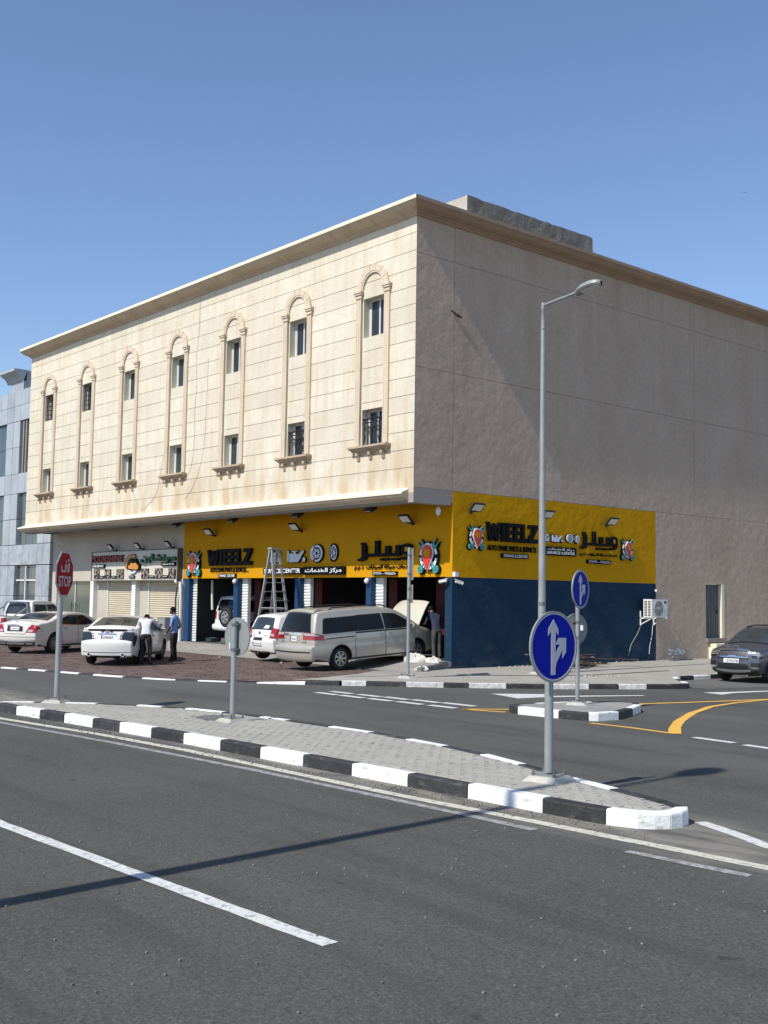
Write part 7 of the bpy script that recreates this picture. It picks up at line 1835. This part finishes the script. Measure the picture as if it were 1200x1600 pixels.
# ---------------------------------------------------------------- white off roader on the lift, spare wheel outside
def offroader():
    top = [(-2.05, .50, .0), (-2.12, .52, .04), (-2.16, .60, .06), (-2.12, .72, .06), (-2.04, .76, .05), (-2.04, 1.1, .05), (-2.02, 1.25, .05), (-1.95, 1.62, .05), (-1.9, 1.80, .05), (-1.8, 1.86, .04), (-.8, 1.90, .03), (.3, 1.88, .03), (.55, 1.80, .04), (.95, 1.40, .08), (1.1, 1.22, .08), (1.25, 1.18, .05), (1.95, 1.12, .05), (2.2, 1.0, .08), (2.3, .8, .1), (2.32, .55, .1), (2.2, .45, 0)]
    c = Car('white_offroader', 'white off roader with a spare wheel on its back door inside the first workshop', None, (-37.62, 25.98, 0.325), 94.0, .97, m_pwhite, top, (-1.35, 1.40), .38, .90, 1.20, .50, tumble=.20, plan=(.05, .12), rnd=.06, arch=.46)
    c.patch('rear_window', c.idx('rear', 1.28), c.idx('rear', 1.72), (-.90, -.84), (.90, .84), m_tint, .008, 12)
    for sg in (-1, 1):
        c.window([(-1.8, 1.28), (-.95, 1.26), (-.95, 1.70), (-1.72, 1.70)], sg); c.window([(-.85, 1.26), (0, 1.26), (0, 1.71), (-.85, 1.71)], sg); c.window([(.08, 1.26), (.95, 1.25), (.6, 1.66), (.08, 1.71)], sg)
        c.door([(-.9, 1.2), (.03, 1.2), (.03, .62), (-.9, .62)], sg, (-.75, 1.1)); c.door([(.06, 1.2), (1.05, 1.2), (1.0, .62), (.06, .62)], sg, (.2, 1.1))
        c.patch('tail_lamp', c.idx('rear', .95), c.idx('rear', 1.24), sg * .90, sg * 2.10, m_tail, .012, 8)
        c.mirror(.85, 1.22, sg)
    c.patch('rear_bumper', c.idx('rear', .53), c.idx('rear', .70), -1.6, 1.6, m_pwhite, .05, 12)
    c.plate('rear', .85, .30, .15, None, .45)
    q = MB(); q.lathe([(.21, -.2), (.36, -.2), (.40, -.16), (.405, -.1), (.40, -.04), (.36, .0), (.25, 0), (.24, -.03), (.22, -.1)], (-2.30, -.16, 1.02), (-1, 0, 0), 28); sw = part('spare_wheel', q, m_tyre, c.t, smooth=True, angle=.9)
    q = MB(); q.ring((-2.30, -.16, 1.02), (0, 1, 0), (0, 0, 1), (-1, 0, 0), .19, .245, 0, 6.2832, -.01, 24, z0=-.06)
    for k in range(5): an = 2 * math.pi * k / 5; q.bar(Vector((-2.28, -.16, 1.02)), Vector((-2.28, -.16 + .2 * math.cos(an), 1.02 + .2 * math.sin(an))), .09, .03, (1, 0, 0))
    q.lathe([(.07, -.04), (.07, 0), (0, .01)], (-2.30, -.16, 1.02), (-1, 0, 0), 12); part('rim', q, m_rim, sw)
    q = MB(); q.box(-2.25, -2.0, -.2, -.1, .9, 1.1); part('wheel_carrier', q, m_iron, c.t)
    c.wheels(spokes=5); c.sill()
    return c
altima(); limousine(); minivan(); hatchback(); crossover(); pickup(); offroader()
# ================================================================== PEOPLE
m_skin = material('brown_skin', (0.13, 0.065, 0.04), rough=0.55, vscale=8, var=.06)
m_hair = material('black_hair', (0.006, 0.005, 0.005), rough=0.8, spec=.15)
m_shoe = material('dark_shoe', (0.015, 0.013, 0.012), rough=0.5)
def person(label, loc, face, joints, shirt, trouser, short_sleeve=True, group=None, scale=1.0):
    """joints in a frame x right, y forward; face = direction angle in degrees of +y"""
    t = thing('person', label, 'person', loc, math.radians(face - 90), group, scale)
    V, E, RAD, LAB = [], [], [], []
    def add(p, r): V.append(Vector(p)); RAD.append(r); return len(V) - 1
    def edge(a, b, lab): E.append((a, b)); LAB.append(lab)
    J = joints
    pel = add(J['pelvis'], (.145, .11)); sp = add(J['spine'], (.14, .10)); ch = add(J['chest'], (.165, .115)); nb = add(J['neckbase'], (.085, .075)); nk = add(J['neck'], (.052, .052))
    jaw = add(J['jaw'], (.062, .070)); hd = add(J['head'], (.080, .095)); cr = add(J['crown'], (.062, .070))
    edge(pel, sp, 0); edge(sp, ch, 0); edge(ch, nb, 0); edge(nb, nk, 1); edge(nk, jaw, 1); edge(jaw, hd, 1); edge(hd, cr, 4)
    face_d = Vector(J['face']).normalized()
    nose = add(Vector(J['head']) * .55 + Vector(J['jaw']) * .45 + face_d * .115, (.014, .014)); edge(jaw, nose, 1)
    for s in 'lr':
        sh, el, wr, ha = (Vector(J[k + s]) for k in ('shoulder_', 'elbow_', 'wrist_', 'hand_'))
        a = add(sh, (.068, .062)); m1 = add(sh.lerp(el, .5), (.054, .052)); b = add(el, (.043, .043)); m2 = add(el.lerp(wr, .35), (.043, .041)); c = add(wr, (.028, .026)); pd = (ha - wr)
        edge(ch, a, 0); edge(a, m1, 0); edge(m1, b, 0 if not short_sleeve or True else 1); edge(b, m2, 1 if short_sleeve else 0); edge(m2, c, 1)
        pm = add(wr + pd * .55, (.036, .018)); edge(c, pm, 1)
        side = pd.cross(Vector((0, 1, 0)))
        if side.length < 1e-3: side = pd.cross(Vector((1, 0, 0)))
        side.normalize(); curl = side.cross(pd).normalized()
        for k, ln in enumerate((.070, .082, .076, .058)):
            o = side * (.027 - .018 * k); f0 = add(wr + pd + o, (.010, .010)); f1 = add(wr + pd + o + pd.normalized() * ln * .55 + curl * .012, (.009, .009)); f2 = add(wr + pd + o + pd.normalized() * ln * .9 + curl * .034, (.008, .008))
            edge(pm, f0, 1); edge(f0, f1, 1); edge(f1, f2, 1)
        th0 = add(wr + pd * .5 + side * .045, (.011, .011)); th1 = add(wr + pd * .95 + side * .062 + curl * .02, (.009, .009)); edge(pm, th0, 1); edge(th0, th1, 1)
        hp, kn, an, toe = (Vector(J[k + s]) for k in ('hip_', 'knee_', 'ankle_', 'toe_'))
        a = add(hp, (.098, .098)); m1 = add(hp.lerp(kn, .5), (.086, .086)); b = add(kn, (.063, .066)); m2 = add(kn.lerp(an, .4), (.064, .066)); c = add(an, (.056, .058)); d = add(toe, (.042, .034)); h_ = add(an + Vector((0, 0, -.035)) - (toe - an).normalized() * .05, (.042, .038))
        edge(pel, a, 2); edge(a, m1, 2); edge(m1, b, 2); edge(b, m2, 2); edge(m2, c, 2); edge(c, d, 3); edge(c, h_, 3)
    me = bpy.data.meshes.new('person_skeleton'); me.from_pydata([tuple(v) for v in V], E, [])
    ob = bpy.data.objects.new('person_skeleton', me); COL.objects.link(ob)
    sk = ob.modifiers.new('skin', 'SKIN'); sk.use_smooth_shade = True; sk.branch_smoothing = .3
    ss = ob.modifiers.new('sub', 'SUBSURF'); ss.levels = 2; ss.render_levels = 2
    for i, r in enumerate(RAD): me.skin_vertices[0].data[i].radius = r
    me.skin_vertices[0].data[0].use_root = True
    dg = bpy.context.evaluated_depsgraph_get(); body = bpy.data.meshes.new_from_object(ob.evaluated_get(dg)); body.name = 'body'
    bpy.data.objects.remove(ob)
    body.materials.clear()
    for mt in (shirt, m_skin, trouser, m_shoe, m_hair): body.materials.append(mt)
    segs = [(V[a], V[b], l, sum(RAD[a]) / 2, sum(RAD[b]) / 2) for (a, b), l in zip(E, LAB)]
    hem = Vector(J['pelvis']) + (Vector(J['spine']) - Vector(J['pelvis'])) * -.15; up = (Vector(J['spine']) - Vector(J['pelvis'])).normalized()
    bm = bmesh.new(); bm.from_mesh(body); bmesh.ops.bisect_plane(bm, geom=bm.verts[:] + bm.edges[:] + bm.faces[:], plane_co=hem, plane_no=up, dist=1e-5)
    for s in 'lr':
        for p0, p1, f_ in (('shoulder_', 'elbow_', .86), ('knee_', 'ankle_', .93)):
            a, b = Vector(J[p0 + s]), Vector(J[p1 + s]); bmesh.ops.bisect_plane(bm, geom=bm.verts[:] + bm.edges[:] + bm.faces[:], plane_co=a.lerp(b, f_), plane_no=(b - a).normalized(), dist=1e-5)
    bm.to_mesh(body); bm.free()
    for p in body.polygons:
        c = Vector(p.center); best = (99, 0)
        for a, b, l, ra, rb in segs:
            d = b - a; u = max(0, min(1, (c - a).dot(d) / d.length_squared)); e = (a + d * u - c).length / (ra + (rb - ra) * u)
            if e < best[0]: best = (e, l)
        l = best[1]
        if l == 2 and (c - hem).dot(up) > 0: l = 0
        if l == 0 and (c - hem).dot(up) < 0: l = 2
        p.material_index = l; p.use_smooth = True
    link('body', body, t)
    # hair cap, ears and eyes
    up_h = (Vector(J['crown']) - Vector(J['jaw'])).normalized(); rt = face_d.cross(up_h).normalized(); hc = Vector(J['head'])
    q = MB(); rows = []
    for i in range(7):
        th = i / 6 * 1.75; row = []
        for k in range(17):
            ph = 2 * math.pi * k / 16; w = th * (1 if math.cos(ph) < .2 else .55)
            row.append(tuple(hc + up_h * (.115 * math.cos(w) + .01) + (rt * math.sin(ph) * .092 + face_d * math.cos(ph) * .108 - face_d * .012) * math.sin(w)))
        rows.append(row)
    q.grid(rows); part('hair', q, m_hair, t, smooth=True, angle=2)
    for s in (-1, 1):
        q = MB(); q.sphere(hc + rt * s * .088 - up_h * .035, .012, .022, .03, 8, 6); part('ear', q, m_skin, t, smooth=True)
        q = MB(); q.sphere(hc + rt * s * .033 + face_d * .092 - up_h * .02, .011, n=8, mrows=6); part('eye', q, m_hair, t, smooth=True)
    return t
def base_joints():
    J = dict(pelvis=(0, 0, .93), spine=(0, .0, 1.10), chest=(0, -.01, 1.29), neckbase=(0, -.005, 1.43), neck=(0, .012, 1.49), jaw=(0, .03, 1.535), head=(0, .035, 1.60), crown=(0, .02, 1.665), face=(0, 1, -.1))
    for s, x in (('l', -1), ('r', 1)):
        J.update({'shoulder_' + s: (x * .175, -.01, 1.38), 'elbow_' + s: (x * .225, -.02, 1.12), 'wrist_' + s: (x * .22, .03, .89), 'hand_' + s: (x * .215, .045, .81),
                  'hip_' + s: (x * .09, 0, .88), 'knee_' + s: (x * .095, .02, .49), 'ankle_' + s: (x * .095, -.02, .09), 'toe_' + s: (x * .11, .13, .035)})
    return J
m_wshirt = material('white_cotton', (0.60, 0.59, 0.64), rough=0.9, vscale=9, var=.08, bump=.4, bscale=14)
m_bshirt = material('light_blue_cotton', (0.19, 0.32, 0.58), rough=0.9, vscale=9, var=.10, bump=.4, bscale=14)
m_dtrouser = material('black_trousers', (0.012, 0.012, 0.014), rough=0.85, vscale=6, var=.2, bump=.4, bscale=12)
m_gtrouser = material('grey_work_trousers', (0.06, 0.06, 0.058), rough=0.9, vscale=6, var=.2, bump=.4, bscale=12)
m_dshirt = material('dark_blue_shirt', (0.02, 0.03, 0.06), rough=0.9, vscale=6, var=.2, bump=.4, bscale=12)
# man in white leaning on the saloon
J = base_joints()
J.update(pelvis=(0, -.10, .92), spine=(0, .0, 1.08), chest=(0, .13, 1.24), neckbase=(0, .24, 1.33), neck=(0, .29, 1.355), jaw=(0, .33, 1.37), head=(0, .385, 1.39), crown=(0, .42, 1.44), face=(-.1, .7, -.75),
         shoulder_l=(-.18, .19, 1.32), shoulder_r=(.18, .19, 1.32), elbow_l=(-.26, .38, 1.10), elbow_r=(.36, .30, 1.14), wrist_l=(-.12, .52, 1.02), wrist_r=(.44, .50, 1.20), hand_l=(-.06, .58, 1.02), hand_r=(.44, .585, 1.21),
         hip_l=(-.09, -.10, .87), hip_r=(.09, -.10, .87), knee_l=(-.11, -.05, .48), knee_r=(.12, -.04, .48), ankle_l=(-.12, -.14, .09), ankle_r=(.13, -.10, .09), toe_l=(-.14, .01, .035), toe_r=(.16, .05, .035))
person('man in a white shirt and black trousers bending over the side of the white saloon', (-30.07, 16.42, 0.055), 150, J, m_wshirt, m_dtrouser)
# man in light blue standing by
J = base_joints()
J.update(jaw=(0, .06, 1.53), head=(0, .085, 1.59), crown=(0, .085, 1.66), face=(0, .9, -.4), elbow_l=(-.22, .02, 1.12), wrist_l=(-.17, .17, .93), hand_l=(-.14, .21, .86), elbow_r=(.22, -.10, 1.13), wrist_r=(.20, .06, .92), hand_r=(.18, .11, .85))
person('man in a light blue shirt and black trousers standing beside the roller shutters', (-31.12, 17.98, 0.06), 215, J, m_bshirt, m_dtrouser)
# mechanic at the engine
J = base_joints()
J.update(spine=(0, .06, 1.09), chest=(0, .17, 1.26), neckbase=(0, .28, 1.37), neck=(0, .32, 1.41), jaw=(0, .36, 1.44), head=(0, .40, 1.49), crown=(0, .41, 1.555), face=(0, .8, -.6),
         shoulder_l=(-.17, .22, 1.34), shoulder_r=(.17, .22, 1.34), elbow_l=(-.20, .34, 1.10), elbow_r=(.22, .26, 1.08), wrist_l=(-.15, .55, 1.06), wrist_r=(.17, .38, .90), hand_l=(-.13, .63, 1.05), hand_r=(.16, .44, .85))
person('mechanic in dark clothes leaning towards the engine of the minivan', (-24.72, 23.30, SHOP_Z), 165, J, m_dshirt, m_gtrouser)

# ================================================================== LITTER AND LOOSE THINGS
def blob(n1, n2, rx, ry, rz, amp, seed, sharp=1.0):
    rnd = random.Random(seed); from_ = []
    ph = [(rnd.uniform(0, 6.28), rnd.uniform(1, 6), rnd.uniform(1, 6), rnd.uniform(.3, 1)) for _ in range(9)]
    rows = []
    for i in range(n1 + 1):
        th = math.pi * .5 * i / n1; row = []
        for k in range(n2 + 1):
            a = 2 * math.pi * (k % n2) / n2
            d = 1 + amp * sum(w * math.sin(f * a * 1.0 // 1 + p + g * th * 2) if False else w * math.sin(round(f) * a + p) * math.sin(g * th + p) for p, f, g, w in ph) / 3
            d += rnd.uniform(-amp, amp) * .35 if k < n2 else 0
            row.append((rx * d * math.sin(th) * math.cos(a), ry * d * math.sin(th) * math.sin(a), rz * d * math.cos(th)))
        row[-1] = row[0]; rows.append(row)
    q = MB(); q.grid(rows); return q
m_plastic = material('white_plastic_sheet', (0.56, 0.55, 0.51), rough=0.45, vscale=7, var=.1, bump=.9, bscale=9)
q = blob(9, 30, .42, .24, .22, .28, 5); q.v = [(x - 24.75, y + 22.45, z + .27) for x, y, z in q.v]
q2 = blob(5, 18, .30, .2, .14, .4, 8); q.add([(x - 24.15, y + 22.62, z + .29) for x, y, z in q2.v], q2.f)
single('plastic_sheet', q, m_plastic, 'crumpled white plastic sheet heaped by the minivan front wheel', 'plastic sheet', smooth=True, angle=.5)
q = blob(4, 16, .26, .14, .10, .4, 12); q.v = [(x - 23.5, y + 21.55, z + .13) for x, y, z in q.v]
single('plastic_scrap', q, m_plastic, 'scrap of white plastic caught on the dark step edge', 'plastic scrap', smooth=True, angle=.5)
# planks against the navy wall
m_wood = [material('red_brown_wood', (0.11, 0.05, 0.035), rough=.8, vscale=4, var=.3, stretch=(1, 6, 6)), material('pale_wood', (0.30, 0.22, 0.155), rough=.8, vscale=4, var=.25), material('dark_wood', (0.05, 0.035, 0.028), rough=.85, vscale=4, var=.3)]
rnd = random.Random(4)
for k in range(17):
    y = 26.3 + rnd.uniform(-.1, 2.2); x = -22.55 + rnd.uniform(-.6, .35); L = rnd.uniform(.5, 1.15); an = math.radians(90 + rnd.uniform(-38, 38)); z = .125 + .055 * (k % 7) + .01
    d = Vector((math.cos(an), math.sin(an), rnd.uniform(-.05, .07)))
    q = MB(); q.bar(Vector((0, 0, 0)) - d * L, d * L, rnd.uniform(.06, .13), rnd.uniform(.02, .035))
    mz = min(v[2] for v in q.v); o = link('plank', q.mesh('plank', m_wood[k % 3])); o.location = (x, y, max(z, .116 - mz)); tag(o, ('red brown', 'pale', 'blackened')[k % 3] + ' loose plank in the pile before the navy wall', 'plank', 'planks piled before the navy wall')
rnd = random.Random(9)
m_rub = material('rubble', (0.34, 0.31, 0.26), rough=.95, vscale=6, var=.25)
rb = MB()
for k in range(150):
    if k < 60: y = rnd.uniform(23.2, 25.3); x = -19.9 + (y - 23.2) * .25 + rnd.gauss(0, .18); z = .112
    elif k < 110: y = rnd.uniform(23.2, 36); x = -23.70 + rnd.uniform(0, .2); z = .112
    else: x = rnd.uniform(-38.5, -24.5); y = rnd.uniform(20.2, 22.6); z = (zapr(x, y) if y > 20.95 else zpark(x, y))
    s_ = rnd.uniform(.010, .034); rb.obox((x, y, z + s_ * .4), (s_ * rnd.uniform(.6, 1.6), s_ * .3, 0), (-s_ * .3, s_, s_ * .2), (0, s_ * .2, s_ * .6))
tag(link('rubble', rb.mesh('rubble', m_rub)), 'scattered mortar crumbs and grit along the wall foot and the apron edge', 'rubble', None, 'stuff')
gs = MB(); rnd = random.Random(3)
for k in range(260):
    x = rnd.uniform(-11, -3.4); y = rnd.uniform(2.4, 9.2)
    if 8.6 < y: continue
    s_ = rnd.uniform(.003, .009); gs.obox((x, y, .004 + s_ * .3), (s_, s_ * .2, 0), (-s_ * .2, s_ * .8, 0), (0, 0, s_ * .6))
for k in range(500):
    x = rnd.uniform(-19, -6.3); y = 8.05 + (x + 19.5) * .055 - abs(rnd.gauss(0, .16)); s_ = rnd.uniform(.004, .012); gs.obox((x, y, .004 + s_ * .3), (s_, s_ * .2, 0), (-s_ * .2, s_ * .8, 0), (0, 0, s_ * .6))
tag(link('road_grit', gs.mesh('road_grit', material('pale_grit', (0.20, 0.19, 0.17), rough=.95, vscale=8, var=.5))), 'small pale grit lying on the near carriageway and in the gutter', 'grit', None, 'stuff')
# things on the workshop floor and hanging inside
m_teald = material('dark_green_plastic', (0.02, 0.06, 0.05), rough=.5)
for x, y, s_, mt, nm, lb in ((-38.2, 23.8, (.18, .2, .16), m_teald, 'crate', 'dark green crate on the floor just inside the first workshop door'), (-37.5, 24.1, (.24, .18, .12), m_cctv, 'parts_box', 'white box of parts on the floor inside the first workshop door'), (-36.9, 23.7, (.2, .2, .20), m_clamp, 'metal_can', 'grey metal can on the floor by the white off roader')):
    t = thing(nm, lb, nm.replace('_', ' '), (x, y, SHOP_Z))
    q = MB(); a, b, c = s_
    q.box(-a, a, -b, -b + .02, 0, c); q.box(-a, a, b - .02, b, 0, c); q.box(-a, -a + .02, -b + .02, b - .02, 0, c); q.box(a - .02, a, -b + .02, b - .02, 0, c); q.box(-a, a, -b, b, -.0, .02); part('shell', q, mt, t)
    q = MB()
    for k in range(4): q.obox((-a * .5 + k * a * .33, 0, c * .8), (a * .12, .03, 0), (-.02, b * .6, .01), (0, .01, c * .25))
    part('contents', q, m_clamp, t)
q = MB(); q.tube(smooth_line_3 if False else [(-38.0, 23.6, 2.75), (-38.02, 23.62, 2.1), (-37.95, 23.6, 1.6)], .05, 8); single('fluorescent_tube', q, m_lamp_glass, 'pale tube lamp hanging upright inside the first workshop door', 'tube lamp', smooth=True)
q = MB(); q.tube([(-37.9, 23.9, 1.75), (-37.5, 23.9, 1.5), (-37.35, 23.95, .9), (-37.2, 24.0, .34)], .014, 6); single('air_hose', q, m_iron, 'black air hose hanging beside the white off roader', 'hose', smooth=True)
# electricity cabinet low by the right roller shutter
t = thing('utility_cabinet', 'low grey utility cabinet between the roller shutters and the first workshop door', 'cabinet', (-40.15, 22.72, 0.30))
q = MB(); q.box(-.32, .32, -.14, .16, .04, .95); part('cabinet_body', q, material('cabinet_grey', (.20, .20, .20), rough=.6, vscale=2, var=.1), t)
q = MB(); q.box(-.28, .28, -.15, -.139, .10, .88); part('cabinet_door', q, material('cabinet_grey_door', (.24, .24, .235), rough=.6), t)
q = MB(); q.box(-.36, .36, -.17, .17, .0, .04); part('plinth', q, m_footing, t)
# bird far off in the sky
t = thing('bird', 'tiny dark bird flying in the open sky at the right', 'bird', (-50.0, 82.0, 36.55), 0.6, None, 0.22)
q = MB(); q.sphere((0, 0, 0), .10, .28, .09, 10, 8); q.sphere((0, .30, .04), .07, .09, .07, 8, 6); q.tube([(0, .38, .04), (0, .46, .02)], [.02, .004], 6); part('body', q, m_iron, t, smooth=True)
for s_ in (-1, 1):
    q = MB(); q.add([(s_ * .05, .14, .04), (s_ * .45, .18, .16), (s_ * .95, .0, .06), (s_ * .5, -.08, .13), (s_ * .05, -.14, .04), (s_ * .05, .14, .02), (s_ * .45, .18, .14), (s_ * .95, .0, .05), (s_ * .5, -.08, .11), (s_ * .05, -.14, .02)], [(0, 1, 2, 3, 4), (9, 8, 7, 6, 5), (0, 5, 6, 1), (1, 6, 7, 2), (2, 7, 8, 3), (3, 8, 9, 4)]); part('wing', q, m_iron, t)
q = MB(); q.add([(-.04, -.25, 0), (.04, -.25, 0), (.10, -.48, .01), (-.10, -.48, .01), (-.04, -.25, -.02), (.04, -.25, -.02), (.10, -.48, -.01), (-.10, -.48, -.01)], [(0, 1, 2, 3), (7, 6, 5, 4), (0, 4, 5, 1), (1, 5, 6, 2), (2, 6, 7, 3), (3, 7, 4, 0)]); part('tail', q, m_iron, t)
